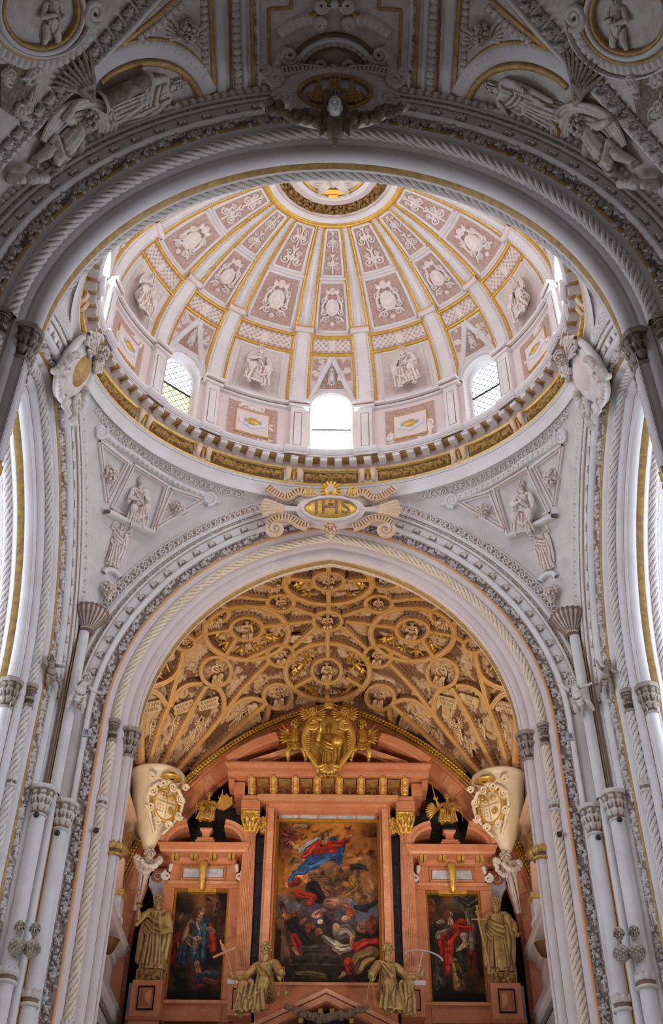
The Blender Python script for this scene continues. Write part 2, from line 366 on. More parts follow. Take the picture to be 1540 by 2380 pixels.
def quadpatch(c00,c10,c11,c01):
    c=[np.asarray(q,float) for q in (c00,c10,c11,c01)]
    def F(u,v):
        a=((u+1)/2)[...,None]; b=((v+1)/2)[...,None]
        return (c[0]*(1-a)+c[1]*a)*(1-b)+(c[3]*(1-a)+c[2]*a)*b
    return numN(F)
# ray casting onto built surfaces so ornaments lie on them
class Surf:
    def __init__(s,mb):
        V=np.concatenate(mb.V); F=[]; 
        for q in mb.Q: F+=q.tolist()
        for q in mb.T: F+=q.tolist()
        s.b=BVHTree.FromPolygons([Vector(v) for v in V],F)
    def hit(s,x,y,toward=None):
        d=cam_dir(x,y).normalized(); p,n,i,t=s.b.ray_cast(Vector((0,0,0)),d)
        if p is None: return None
        if n.dot(d)>0: n=-n
        return np.array(p),np.array(n)
    def near(s,P):
        p,n,i,t=s.b.find_nearest(Vector(P)); n=np.array(n); return np.array(p),n
    def proj(s,P,d):
        p,n,i,t=s.b.ray_cast(Vector(P),Vector(d).normalized())
        if p is None: return s.near(P)
        n=np.array(n); 
        if np.dot(n,d)>0: n=-n
        return np.array(p),n
def prnd(a,b): return random.uniform(a,b)
# ================================================================== ARCHES AND PIERS
SPR=14.0; FLOOR=-1.6; CY=17.8
def arc_uz(w,h,n=30,jamb=True,ell=False):
    if ell:
        ph=np.linspace(0,pi/2,n)**1.0; u=-w*np.cos(ph); z=SPR+h*np.sin(ph)
        U=np.concatenate([u,-u[::-1][1:]]); Z=np.concatenate([z,z[::-1][1:]])
        if jamb: zj=np.linspace(FLOOR,SPR-.75,8); U=np.concatenate([np.full(8,U[0]),U,np.full(8,U[-1])]); Z=np.concatenate([zj,Z,zj[::-1]])
        return U,Z
    e=(h*h-w*w)/(2*w); R=w+e; ph=np.linspace(0,math.acos(max(-1,min(1,e/R))),n)
    u=-(R*np.cos(ph)-e); z=SPR+R*np.sin(ph)
    U=np.concatenate([u,-u[::-1][1:]]); Z=np.concatenate([z,z[::-1][1:]])
    if jamb:
        zj=np.linspace(FLOOR,SPR-.75,8); U=np.concatenate([np.full(8,U[0]),U,np.full(8,U[-1])]); Z=np.concatenate([zj,Z,zj[::-1]])
    return U,Z
class Arch:
    def __init__(s,kind,sgn,w0,h0,k,rs=1.0,plane=0,ell=False,ds=1.0,js=0.0):
        s.ds,s.js=ds,js;
        s.kind,s.sgn,s.w0,s.h0,s.k,s.rs,s.plane,s.ell=kind,sgn,w0,h0,k,rs,plane,ell
    # sgn: direction of +d (towards the side that is seen); kind 'x' arch spans x at y=plane; 'y' spans y at x=plane
    def mp(s,u,z,d):
        u,z,d=np.broadcast_arrays(np.asarray(u,float),np.asarray(z,float),np.asarray(d,float)*s.ds)
        if s.kind=='x': return np.stack([u,s.plane+s.sgn*d,z],-1)
        return np.stack([s.plane+s.sgn*d,CY+u,z],-1)
    def out(s): return np.array([0,s.sgn,0.]) if s.kind=='x' else np.array([s.sgn,0.,0])
    def curve(s,r,d,n=30,jamb=True):
        U,Z=arc_uz(s.w0+r*s.rs,s.h0+r*s.k,n,jamb,s.ell)
        if s.js and jamb: U=np.where(Z<SPR-.7,U+np.sign(U)*s.js,U)
        return s.mp(U,Z,d)
    def flip(s): 
        v=(s.sgn<0) if s.kind=='x' else (s.sgn>0); return v
    def band(s,prof,n=30,jamb=True,mb=None):
        P=np.stack([s.curve(r,d,n,jamb) for r,d in prof],1); return grid(P,mb=mb,flip=s.flip())
    def at(s,r,d,t,n=60,jamb=True):
        """points at arc length positions t (metres) with radial direction"""
        C=resample(s.curve(r,d,n,jamb),.02); O=resample(s.curve(r+.1,d,n,jamb),n=len(C)); return C,O
def carve_mesh(name,w,h,seed,depth,m,res=70,kind='scroll',dens=1.0):
    H=hf_scroll(w,h,seed,res,dens) if kind=='scroll' else kind(w,h,res)
    P=np.stack([H.X,H.Y,H.H*depth],-1)
    e=np.minimum(1,np.minimum(H.X.max()-np.abs(H.X),H.Y.max()-np.abs(H.Y))*60); P[...,2]*=e; P[...,2]-=.004*(1-e)
    return grid(P,rel=np.clip((H.H-.26)*1.9,0,1)).mesh(name,m)
def hf_flower(w,h,res):
    H=HF(w,h,res); s=w/2
    for k in range(4): 
        a=pi/4+k*pi/2; H.ell(cos(a)*s*.5,sin(a)*s*.5,s*.45,s*.3,.9,a); H.ell(cos(a+pi/4)*s*.4,sin(a+pi/4)*s*.4,s*.3,s*.12,.6,a+pi/4)
    H.ell(0,0,s*.25,s*.25,1); return H
def hf_egg(w,h,res):
    H=HF(w,h,res); H.ell(0,0,w*.33,h*.45,1); H.ring(0,0,w*.42,h*.5,w*.07,.6); return H
def hf_coin(w,h,res):
    H=HF(w,h,res); s=h/2
    H.ring(0,0,s*.62,s*.62,s*.13,.8); H.ell(0,0,s*.28,s*.28,.9)
    x=np.linspace(-w/2,w/2,9); H.line([(q,s*.8*cos(q/w*2*pi)) for q in x],s*.12,1); H.line([(q,-s*.8*cos(q/w*2*pi)) for q in x],s*.12,.8); return H
FOL=[carve_mesh('leaf_scroll',.36,.26,11+i,.13,'carved_relief' if 'carved_relief' in MATS else 'relief',res=62) for i in range(4)] if False else None
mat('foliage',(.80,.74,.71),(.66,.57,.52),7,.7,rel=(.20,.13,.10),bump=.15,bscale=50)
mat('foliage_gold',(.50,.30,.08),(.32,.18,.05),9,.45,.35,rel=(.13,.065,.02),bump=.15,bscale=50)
FOL=[carve_mesh('leaf_scroll',.36,.26,11+i,.085,'foliage',res=70,dens=1.15) for i in range(4)]
FOLS=[carve_mesh('leaf_strip',.36,.11,31+i,.05,'foliage',res=58,dens=.7) for i in range(3)]
ROS=carve_mesh('rosette',.22,.22,1,.06,'foliage',70,hf_flower)
EGG=carve_mesh('egg',.15,.16,1,.06,'relief',90,hf_egg)
COIN=carve_mesh('coin_link',.30,.27,1,.06,'relief',72,hf_coin)
COIN_P=carve_mesh('coin_link',.30,.27,1,.06,'relief_pink',72,hf_coin)
def lay(parent,meshes,name,P,Nrm,step,sc=1.0,start=0,jit=0,lift=0.0,wscale=None):
    """lay copies of a piece along a polyline; x along, z along normals"""
    P=np.asarray(P,float); d=np.concatenate([[0],np.cumsum(np.linalg.norm(np.diff(P,axis=0),axis=1))])
    n=int(d[-1]/step); st=d[-1]/max(n,1)
    Nn=np.broadcast_to(np.asarray(Nrm,float),P.shape)
    for k in range(n):
        t=(k+.5)*st; p=np.array([np.interp(t,d,P[:,i]) for i in range(3)]); q=np.array([np.interp(t+.02,d,P[:,i]) for i in range(3)])-np.array([np.interp(t-.02,d,P[:,i]) for i in range(3)])
        nn=unit(np.array([np.interp(t,d,Nn[:,i]) for i in range(3)])); x=unit(q); z=unit(nn-x*np.dot(nn,x)); y=np.cross(z,x)
        M=np.eye(4); M[:3,0]=x*sc*(st/step); M[:3,1]=y*(wscale or sc); M[:3,2]=z*sc; M[:3,3]=p+z*lift
        inst(meshes[k%len(meshes)],name,M,parent)
def capital_mesh(r,h,big=True,m='carved_dark'):
    """octagonal two-tier leafy capital; top at z=0"""
    mb=MB(); seg=48; a=np.linspace(0,2*pi,seg,endpoint=False); rows=[]
    prof=[(1.0,-1.0),(1.22,-.98),(1.22,-.93),(1.0,-.90),(1.08,-.80),(1.35,-.66),(1.25,-.62),(1.3,-.56),(1.62,-.42),(1.5,-.38),(1.45,-.30),(1.62,-.16),(1.80,-.12),(1.84,-.05),(1.80,0),(.6,0)] if big else \
         [(1.0,-1.0),(1.3,-.98),(1.3,-.9),(1.0,-.86),(.95,-.7),(1.3,-.66),(1.3,-.6),(1.0,-.55),(.92,-.40),(1.15,-.30),(1.45,-.26),(1.2,-.2),(1.55,-.12),(1.6,-.04),(1.55,0),(.5,0)]
    pr=resample(np.array(prof),n=46)
    for rr,z in pr:
        mod=1+(0 if not big else .10*max(0,sin((z+1)*pi*1.0))*np.abs(np.sin(4*a+ (pi/8 if z>-.55 else 0)))**.7) + (.07*np.sin(16*a)*max(0,sin((z*3)*pi)) if -.9<z<-.12 else 0)
        oct_=1/np.maximum(np.cos((a%(pi/4))-pi/8),.92) if big and z>-.2 else 1
        R=r*rr*mod*oct_*.97; rows.append(np.stack([R*np.cos(a),R*np.sin(a),np.full(seg,z*h)],-1))
    grid(np.array(rows),False,True,mb=mb,flip=False)
    return mb.mesh('capital',m)
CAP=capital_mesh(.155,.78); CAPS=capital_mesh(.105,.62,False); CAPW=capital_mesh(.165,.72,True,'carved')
def ring_mesh(r,h,m):
    mb=MB(); seg=40; a=np.linspace(0,2*pi,seg,endpoint=False)
    rows=[np.stack([r*q*(1+c*np.abs(np.sin(5*a)))*np.cos(a),r*q*(1+c*np.abs(np.sin(5*a)))*np.sin(a),np.full(seg,z*h+dz*np.abs(np.sin(5*a))*h)],-1) for q,z,c,dz in [(1,-.5,0,0),(1.35,-.45,0,0),(1.4,-.3,0,0),(1.1,-.22,0,0),(1.08,.0,.03,0),(1.3,.1,.06,0),(1.25,.35,.12,.25),(1,.35,0,.1)]]
    return grid(np.array(rows),False,True,flip=False).mesh('collar',m)
RING=ring_mesh(.155,.32,'carved_gold'); RINGW=ring_mesh(.165,.32,'carved'); RINGS=ring_mesh(.105,.3,'carved')
def shaft(label,x,y,top,r=.155,cap=CAP,ring=RING,rings=(10.87,6.6),twisted=False,capz=.78,name='shaft_column',group=None,gold=False):
    t=thing(name,label,'column',(x,y,FLOOR),group)
    M=np.eye(4); M[:3,3]=(x,y,top); inst(cap,'capital',M,t)
    P=[(x,y,FLOOR),(x,y,top-capz)]
    if twisted:
        zs=[FLOOR]+sorted(rings)+[top-capz]
        mb=MB()
        for a,b in zip(zs[:-1],zs[1:]): rope([(x,y,a),(x,y,b)],r*1.05,.19,5,22,mb=mb,nrm=(1,0,0),step=.036)
        mb.obj('twisted_shaft','rope_mat_gold' if gold else 'rope_mat',t)
    else:
        tube(P,r,24,nrm=(1,0,0)).obj('shaft','plaster' if not gold else 'plaster_pink',t)
        base=lathe([(r*1.7,0),(r*1.7,.2),(r*1.45,.24),(r*1.5,.34),(r*1.15,.4),(r*1.2,.46),(r,.5)],(x,y,FLOOR),20); base.obj('base','plaster',t)
    for z in rings:
        M=np.eye(4); M[:3,3]=(x,y,z); inst(ring,'collar',M,t)
    return t
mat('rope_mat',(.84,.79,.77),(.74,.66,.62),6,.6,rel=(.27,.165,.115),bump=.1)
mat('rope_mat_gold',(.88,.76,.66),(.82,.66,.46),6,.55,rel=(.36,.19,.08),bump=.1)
ANGLE={}
def build_arch(name,label,A,front=True,gold=False,back=None,orders=1.74):
    """every order of mouldings on one face of an arch; parts of one thing"""
    t=ANGLE.get(name)
    if t is None:
        t=thing(name,label,'arch',tuple(A.mp(0,FLOOR,0)),kind='structure'); ANGLE[name]=t
    W='plaster_pink' if gold else 'plaster'; o=A.out()
    if front:
        A.band([(.03,-.14),(.03,.12)]).obj('plain_moulding',W,t)
        A.band([(.20,.125),(.235,.14)]).obj('dark_groove','brown_line',t); A.band([(.02,.10),(.17,.13),(.20,.125)]).obj('plain_moulding',W,t); A.band([(.235,.14),(.25,.17)]).obj('plain_moulding',W,t)
        A.band([(.25,.17),(.27,.21),(.36,.25),(.44,.27)]).obj('plain_moulding',W,t)
        R0=[(.53,.33),.118,(.84,.50),(1.06,.58),(.95,.545)]
        A.band([(.44,.24),(.62,.36)]).obj('rope_channel','plaster_old',t)
        A.band([(.62,.36),(.64,.42),(.70,.47),(.76,.50)]).obj('plain_moulding',W,t)
        A.band([(.76,.50),(.78,.53),(.82,.55),(.84,.50)]).obj('gilded_fillet','orange_line' if gold else 'gold_line',t)
    else:
        R0=[(.30,.56),.118,(.64,.76),(.86,.80),(.75,.78)]
        A.band([(.03,.08),(.0,.11),(.0,.27)]).obj('gilded_soffit','gold_line',t)
        A.band([(.0,.27),(.0,.32),(.05,.34),(.10,.30),(.18,.40)]).obj('plain_moulding',W,t)
        A.band([(.18,.40),(.42,.60)]).obj('rope_channel','plaster_old',t)
        A.band([(.42,.60),(.44,.66),(.50,.70),(.56,.72)]).obj('plain_moulding',W,t)
        A.band([(.56,.72),(.58,.76),(.62,.78),(.64,.74)]).obj('gilded_fillet','gold_line',t)
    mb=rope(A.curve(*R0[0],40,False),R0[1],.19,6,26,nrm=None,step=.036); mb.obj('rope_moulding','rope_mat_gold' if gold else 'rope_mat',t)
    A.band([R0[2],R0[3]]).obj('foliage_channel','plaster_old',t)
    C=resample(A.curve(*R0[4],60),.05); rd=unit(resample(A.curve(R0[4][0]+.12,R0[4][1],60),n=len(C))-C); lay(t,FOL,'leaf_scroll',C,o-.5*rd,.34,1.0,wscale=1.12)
    if not front: A.band([(.86,.78),(.90,.84),(1.06,.80),(1.08,.66)]).obj('white_moulding','plaster',t)
    A.band([(1.06,.54),(1.07,.66),(1.13,.70),(1.18,.74),(1.20,.70)]).obj('white_moulding','plaster',t)
    A.band([(1.20,.70),(1.44,.76)]).obj('rosette_band','plaster',t)
    C=resample(A.curve(1.32,.735,60,False),.05); lay(t,[ROS],'rosette',C,o,.50,1.0)
    for q in ([(1.175,.745),(1.20,.71)],[(1.435,.765),(1.445,.80)],[(1.595,.81),(1.605,.85)],[(1.045,.60),(1.06,.625)]): A.band(q).obj('stained_line','soft_brown',t)
    A.band([(1.44,.74),(1.45,.82),(1.50,.84),(1.52,.80)]).obj('white_moulding','plaster',t)
    A.band([(1.52,.79),(1.60,.81)]).obj('leaf_channel','plaster_old',t)
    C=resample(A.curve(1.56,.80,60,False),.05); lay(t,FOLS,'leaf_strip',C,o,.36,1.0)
    A.band([(1.60,.79),(1.61,.86),(1.70,.88),(1.74,.86),(1.74,.7)]).obj('outer_moulding','plaster',t)
    return t
far=Arch('x',-1,4.75,5.6,.86,1,24.1); farb=Arch('x',1,4.75,5.6,.9,1,24.1,js=.3)
nearb=Arch('x',1,4.80,5.45,.95,.93,11.5,True,js=.3); nearf=Arch('x',-1,4.80,5.45,.60,.72,11.5,True)
sideL=Arch('y',1,3.95,5.3,1.03,.86,-7.4,ds=1.17); sideLb=Arch('y',-1,3.95,5.3,.8,.86,-7.4,js=.2)
sideR=Arch('y',-1,3.95,5.3,1.03,.86,7.4,ds=1.17); sideRb=Arch('y',1,3.95,5.3,.8,.86,7.4,js=.2)
L_=['pale pink-washed chancel arch framing the gilded vault and red altarpiece','dark shaded nave arch across the top of the view, nearest of the arches','transept arch seen edge-on at the far left of the crossing','transept arch seen edge-on at the far right of the crossing']
build_arch('chancel_arch',L_[0],far,True,True); build_arch('chancel_arch','',farb,False,True)
build_arch('nave_arch',L_[1],nearf,True); build_arch('nave_arch','',nearb,False)
build_arch('transept_arch',L_[2],sideL,True)
ANGLE['transept_arch_b']=None
t_left=ANGLE.pop('transept_arch'); ANGLE['transept_arch']=t_left; build_arch('transept_arch','',sideLb,False)
ANGLE.pop('transept_arch'); build_arch('transept_arch',L_[3],sideR,True); build_arch('transept_arch','',sideRb,False); t_right=ANGLE['transept_arch']
# the round roll under each arch
for A,t,g in ((far,ANGLE['chancel_arch'],True),(nearf,ANGLE['nave_arch'],False),(sideL,t_left,False),(sideR,t_right,False)):
    tube(resample(A.curve(.16,0,50,False),.12),.165,20,nrm=None).obj('roll_moulding','plaster_pink' if g else 'plaster',t)
# shafts and capitals
for s,nm in ((-1,'left'),(1,'right')):
    shaft(f'smooth pale shaft under the {nm} foot of the chancel arch, gilded collar',s*4.91,24.1,14.0,gold=True)
    shaft(f'twisted gilt-edged shaft beside the {nm} foot of the chancel arch',s*5.28,23.77,14.1,.105,CAPS,RINGS,(11.9,6.9),True,.62,'twisted_column',gold=True)
    shaft(f'large pale shaft rising at the {nm} picture edge under the nave arch',s*4.96,11.5,14.0)
    shaft(f'twisted shaft at the {nm} picture edge under the nave arch',s*5.28,11.17,14.1,.105,CAPS,RINGS,(9.0,),True,.62,'twisted_column')
    shaft(f'twisted shaft on the crossing side of the nave arch, {nm} pier',s*5.10,12.06,14.1,.105,CAPS,RINGS,(9.0,),True,.62,'twisted_column')
    shaft(f'smooth shaft under the chancel-side foot of the {nm} transept arch',s*7.40,CY+4.09,14.0)
    shaft(f'twisted shaft beside the chancel-side foot of the {nm} transept arch',s*7.01,CY+4.41,14.1,.105,CAPS,RINGS,(11.6,6.6),True,.62,'twisted_column')
    shaft(f'smooth shaft under the nave-side foot of the {nm} transept arch',s*7.40,CY-4.09,14.0)
    shaft(f'twisted shaft beside the nave-side foot of the {nm} transept arch',s*7.01,CY-4.41,14.1,.105,CAPS,RINGS,(11.6,6.6),True,.62,'twisted_column')
    # corner shafts with carved capitals lower down
    shaft(f'white shaft with carved capital nearest the chancel arch foliage band, {nm} pier',s*6.00,23.22,11.62,.165,CAPW,RINGW,(7.3,),capz=.72)
    shaft(f'white shaft with carved capital toward the transept, {nm} pier',s*6.42,22.78,11.75,.165,CAPW,RINGW,(7.6,),capz=.72)
    # corner pilasters, spandrel walls
    t=thing('pier',f'white moulded corner pier between the chancel arch and {nm} transept arch','pier',(s*6.4,23.24,FLOOR),kind='structure')
    z=np.linspace(FLOOR,21.3,60)
    def xo(A,z):
        U,Z=arc_uz(A.w0+1.74*A.rs,A.h0+1.74*A.k,60,True,A.ell); h=len(U)//2; return -np.interp(z,Z[:h+1],U[:h+1])
    u=xo(far,z); P=np.stack([np.stack([s*u,np.full(60,23.25),z],-1),np.stack([s*np.full(60,6.62),np.full(60,23.25),z],-1)],1); grid(P,flip=s>0).obj('spandrel_wall','plaster',t)
    u=xo(sideL,z); P=np.stack([np.stack([np.full(60,s*6.38),CY+u,z],-1),np.stack([np.full(60,s*6.38),np.full(60,23.5),z],-1)],1); grid(P).obj('spandrel_wall','plaster',t)
    # pilaster strips with gilt edges rising to the bowl capital
    boxb(s*6.16,s*6.36,23.0,23.2,FLOOR,16.3).obj('corner_pilaster','plaster',t)
    boxb(s*6.135,s*6.16,22.97,23.2,FLOOR,16.1).obj('gilded_edge','orange_line',t)
    boxb(s*6.36,s*6.385,22.9,23.0,FLOOR,16.1).obj('gilded_edge','gold_line',t)
    tube([(s*6.22,22.98,11.7),(s*6.22,22.98,16.3)],.13,16,nrm=(1,0,0)).obj('corner_roll','plaster',t)
    tube([(s*6.22,22.98,FLOOR),(s*6.22,22.98,11.7)],.09,16,nrm=(1,0,0)).obj('corner_roll','plaster',t)
    b=thing('bowl_capital',f'shell-carved bowl capital on the corner shaft at the foot of the {nm} pendentive','capital',(s*6.2,23.05,16.2))
    mb=lathe(resample(np.array([(.13,-.62),(.2,-.6),(.2,-.54),(.13,-.52),(.22,-.42),(.42,-.2),(.47,-.08),(.50,-.04),(.52,.02),(.46,.06),(.2,.06)]),n=40),(s*6.18,23.0,16.78),72,flute=22,fd=.14); mb.obj('bowl','carved',b)
    for q in (-1,1):
        P2=spiral2(0,0,.13,1.6,pi/2,q,30,.15); P3=np.stack([s*6.18+q*.24+P2[:,0],np.full(30,22.52),16.52+P2[:,1]],-1); tube(P3,.028,7,nrm=(0,1,0)).obj('volute','carved_shell',b) if False else None
# shell material is declared late so that its hollows stay brown
mat('relief_field',(.76,.66,.62),(.60,.47,.42),5,.65,thr=(.3,.75))
# ================================================================== CROSSING: PENDENTIVES, RING, DRUM, DOME
XS,YB=6.39,5.45
def outz(A):
    U,Z=arc_uz(A.w0+1.74*A.rs,A.h0+1.74*A.k,80,True,A.ell); h=len(U)//2
    return lambda z: -np.interp(z,Z[:h+1],U[:h+1])
_xf,_yf,_xn=outz(far),outz(sideL),outz(nearb)
def pend(sx,sy,al,z):
    xa=np.where(z>=21.05,0,(_xf if sy>0 else _xn)(z)); ya=np.where(z>=21.05,0,np.minimum(_yf(z),YB-.02)); xa=np.minimum(xa,XS-.02)
    return np.stack([sx*(xa+(XS-xa)*np.sin(al)),CY+sy*(ya+(YB-ya)*np.cos(al)),z+0*al],-1)
PEND={}
for sx in (-1,1):
    for sy in (-1,1):
        t=np.linspace(0,1,60); z=16.7+4.7*(1-(1-t)**1.7); al=np.linspace(0,pi/2,44)
        P=pend(sx,sy,al[None,:]+0*z[:,None],z[:,None]+0*al[None,:]); mb=grid(P,flip=(sx*sy>0))
        root=thing('pendentive',f"{'far' if sy>0 else 'near'} {'left' if sx<0 else 'right'} pendentive of the crossing, edged with coin-link bands",'pendentive',(sx*6.2,CY+sy*5.2,16.7),kind='structure')
        PEND[sx,sy]=(root,Surf(mb)); mb.obj('pendentive_web','plaster_mid',root)
        # coin-link bands along both arches
        z=np.linspace(16.95,21.02,90); z=16.95+4.07*(1-(1-np.linspace(0,1,90))**1.7)
        for which in (0,1):
            a=.17; xa,ya=(_xf if sy>0 else _xn)(z),np.minimum(_yf(z),YB-.02)
            if which==0: ex=np.clip(a/np.maximum(XS-xa,.2),0,.9); al_=np.arcsin(ex)
            else: ex=np.clip(a/np.maximum(YB-ya,.2),0,.9); al_=pi/2-np.arcsin(ex)
            C=pend(sx,sy,al_,z); nr=np.array([PEND[sx,sy][1].near(p)[1] for p in C]); nr=np.where((np.sum(nr*np.array([-sx,-sy,-.3]),-1)<0)[:,None],-nr,nr)
            lay(root,[COIN],'coin_link',C,nr,.29,1.0,lift=.005)
            sweep(C,nr,[(-.16,0),(-.15,.05),(-.125,.05),(-.12,0)],rel=None).obj('band_edge','plaster',root)
            sweep(C,nr,[(.12,0),(.125,.05),(.15,.05),(.16,0)]).obj('band_edge','plaster',root)
def EL(th,off=0,z=0,a=XS,b=YB):
    th=np.asarray(th,float); off,z=np.broadcast_to(off,th.shape),np.broadcast_to(z,th.shape)
    return np.stack([(a-off)*np.sin(th),CY+(b-off)*np.cos(th),z+0.],-1)
TH_=np.linspace(0,2*pi,241)[:-1]
def eband(prof,n=240,a=XS,b=YB,flip=False):
    th=np.linspace(0,2*pi,n+1)[:-1]; P=np.stack([EL(th,o,z,a,b) for o,z in prof],1); return grid(P,True,False,flip=flip)
def en(th): return np.stack([-np.sin(th)/XS*6,-np.cos(th)/YB*6,0*th],-1)
rg=thing('ring_cornice','white and gold ring cornice round the base of the drum with blocks and garlands','cornice',(0,CY,21.2),kind='structure')
eband([(-.02,21.0),(.02,21.05),(.02,21.30),(.07,21.33),(.07,21.46),(.12,21.48)]).obj('architrave','plaster',rg)
eband([(.12,21.48),(.14,21.51),(.12,21.55),(.07,21.56)]).obj('gilded_fillet','gilt',rg)
eband([(.075,21.395),(.078,21.405)]).obj('thin_line','brown_line',rg)
eband([(.07,21.55),(.07,22.06)]).obj('frieze','plaster',rg)
eband([(.07,22.03),(.12,22.05),(.12,22.09)]).obj('gilded_fillet','gilt',rg)
eband([(.12,22.09),(.14,22.30)]).obj('block_course','soft_brown',rg)
eband([(.12,22.29),(.40,22.32),(.40,22.36)]).obj('soffit','groove_gold',rg)
# coin-link and bead bands hugging the ring below
z0=21.12
th=np.linspace(0,2*pi,300)
def zband(th,off): return EL(th,off,z0)
for k in range(4):
    th=np.linspace(k*pi/2+.30,(k+1)*pi/2-.30,60); sx=1 if sin(th[30])>0 else -1; sy=1 if cos(th[30])>0 else -1
    for zz,me,step,sc in ((20.98,COIN,.29,.9),(20.72,None,0,0)):
        C=[];Nn=[]
        for q in th:
            al=math.atan2(abs(sin(q)),abs(cos(q))); p=pend(sx,sy,np.array(al),np.array(zz if me else zz)); pp,n=PEND[sx,sy][1].near(p); n=n if np.dot(n,[-sx,-sy,-.3])>0 else -n; C.append(p);Nn.append(n)
        C,Nn=np.array(C),np.array(Nn)
        if me: lay(PEND[sx,sy][0],[me],'coin_link',C,Nn,step,sc)
        else:
            sweep(C,Nn,[(-.05,0),(-.04,.05),(.04,.05),(.05,0)]).obj('ring_moulding','plaster',PEND[sx,sy][0])
            lay(PEND[sx,sy][0],FOLS,'leaf_strip',C+np.array([0,0,.1]),Nn,.36,.9)
# modillions: one part each
mod=MB(); boxb(-.095,.095,.10,.40,-.03,.075,mb=mod); boxb(-.11,.11,.08,.42,.06,.09,mb=mod); boxb(-.07,.07,.40,.415,-.015,.045,mb=mod)
MOD=mod.mesh('modillion','plaster',False)
nm=84; 
def arc_th(n,a=XS,b=YB,ph=0):
    t=np.linspace(0,2*pi,2001); L=np.concatenate([[0],np.cumsum(np.hypot(np.diff(a*np.sin(t)),np.diff(b*np.cos(t))))]); return np.interp((np.arange(n)+ph)/n*L[-1],L,t)
for q in arc_th(nm,ph=.5):
    p=EL(np.array(q),0,22.215); n=unit(en(np.array(q))); inst(MOD,'modillion',np.block([[np.stack([np.array([n[1],-n[0],0]),n,np.array([0,0,1.])],1),p[:,None]],[np.zeros((1,3)),np.ones((1,1))]]),rg)
# cornice lip: breaks forward over each pair of ribs
th=np.linspace(0,2*pi,1441)[:-1]; deg=np.degrees(th)%45
brk=np.where((np.abs(deg-9.8)<3.4)|(np.abs(deg-35.2)<3.4),.09,0.0)
rows=[]
for o,z in [(.38,22.33),(.42,22.34),(.42,22.42),(.47,22.46),(.50,22.50),(.50,22.57),(.10,22.64),(-.08,22.66)]:
    rows.append(EL(th,o+(brk if z<22.6 and o>.3 else 0),z))
grid(np.stack(rows,1),True,False).obj('cornice_lip','plaster',rg,smooth=False)
rows=[EL(th,o+brk,z) for o,z in [(.425,22.385),(.428,22.40)]]; grid(np.stack(rows,1),True,False).obj('thin_line','brown_line',rg)
# garlands and consoles of the frieze
def garl(w,h,seed):
    H=HF(w,h,62); r=np.random.default_rng(seed); n=int(w*26)
    for k in range(n):
        x=-w/2+w*(k+.5)/n; c=(x/(w/2))**2; y0=-h*.08+h*.22*c; hw=h*(.40-.16*c)
        for j in range(2): 
            yy=y0+r.uniform(-1,1)*hw*.7; a=r.uniform(0,6.28); H.ell(x,yy,.045,.035,r.uniform(.6,1)); H.leaf(x,yy,a,.08,.02,r.uniform(.4,.9))
    for s in (-1,1): H.ell(s*w*.46,-h*.1,.05,.12,.8)
    return H
rc=[]
for k in range(8): rc+= [k*45-9.8,k*45+9.8]
rc=sorted([q%360 for q in rc])
con=MB(); P=[(0,.06,.16),(0,.12,.16),(0,.16,.08),(0,.13,-.04),(0,.08,-.16),(0,.03,-.2)]
for dx in (-.02,.02): tube([(dx,p[1],p[2]) for p in P],[.06,.07,.07,.06,.045,.03],9,nrm=(1,0,0),mb=con)
CONS=con.mesh('console','carved_warm')
hd=MB(); ball((0,.08,.02),(.065,.06,.085),hd,12); ball((0,.14,.0),(.018,.025,.03),hd,6); 
for a in range(7): ball((.07*cos(a*pi/6),.06,.05+.07*sin(a*pi/6)),.03,hd,6)
for s in (-1,1): ball((s*.025,.135,.025),(.014,.01,.008),hd,6)
tube([(0,.06,-.06),(0,.05,-.14),(0,.03,-.22)],[.05,.035,.01],8,nrm=(1,0,0),mb=hd); HEADM=hd.mesh('mask','carved_gold')
def ringM(q,z,off=.07):
    p=EL(np.array(q),off,z); n=unit(en(np.array(q))); return np.block([[np.stack([np.array([n[1],-n[0],0]),n,np.array([0,0,1.])],1),p[:,None]],[np.zeros((1,3)),np.ones((1,1))]])
for q in rc:
    for d in (-1.5,1.5): inst(CONS,'console',ringM(rad(q+d),21.82),rg)
    inst(HEADM,'mask',ringM(rad(q),21.82),rg)
for i,q in enumerate(rc):
    q2=rc[(i+1)%16]; q2=q2 if q2>q else q2+360; a0,a1=rad(q+2.6),rad(q2-2.6); w=(a1-a0)*5.9
    mid=(math.degrees((a0+a1)/2))%360
    if 125<mid<235: continue
    H=garl(w,.42,i)
    def F(u,v,a0=a0,a1=a1): 
        th=(a0+a1)/2+u*(a1-a0)/2; return EL(th,.075,21.81+v*.21)
    patch(numN(F),H,-.09 if False else .09).obj('garland','foliage_gold',rg)
# ---------------- drum and dome shell with window openings
DA,DB,DZ,DH=6.22,5.45,24.9,4.6
def dome(th,el,off=0): return np.stack([(DA-off)*np.cos(el)*np.sin(th),CY+(DB-off)*np.cos(el)*np.cos(th),DZ+(DH-off*.75)*np.sin(el)],-1)
dm=thing('dome','pink and white ribbed elliptical dome with gilt lines and panels of relief','dome',(0,CY,22.6),kind='structure')
WHW=rad(5.9); WTOP=24.75
def wallpt(th,v):
    """v<=0: drum wall (v=z-24.9), v>0: elevation angle"""
    el=np.maximum(v,0); z=np.minimum(v,0); p=dome(th,el); p[...,2]+=z; return p
vs=np.concatenate([np.linspace(-2.3,0,47),np.linspace(0,rad(12),22)[1:],np.linspace(rad(12),rad(90),44)[1:]])
ths=np.linspace(0,2*pi,721)[:-1]
P=wallpt(ths[:,None]+0*vs[None],vs[None]+0*ths[:,None])
f=grid_faces(720,len(vs),True,False); tc=(ths+rad(.25)); 
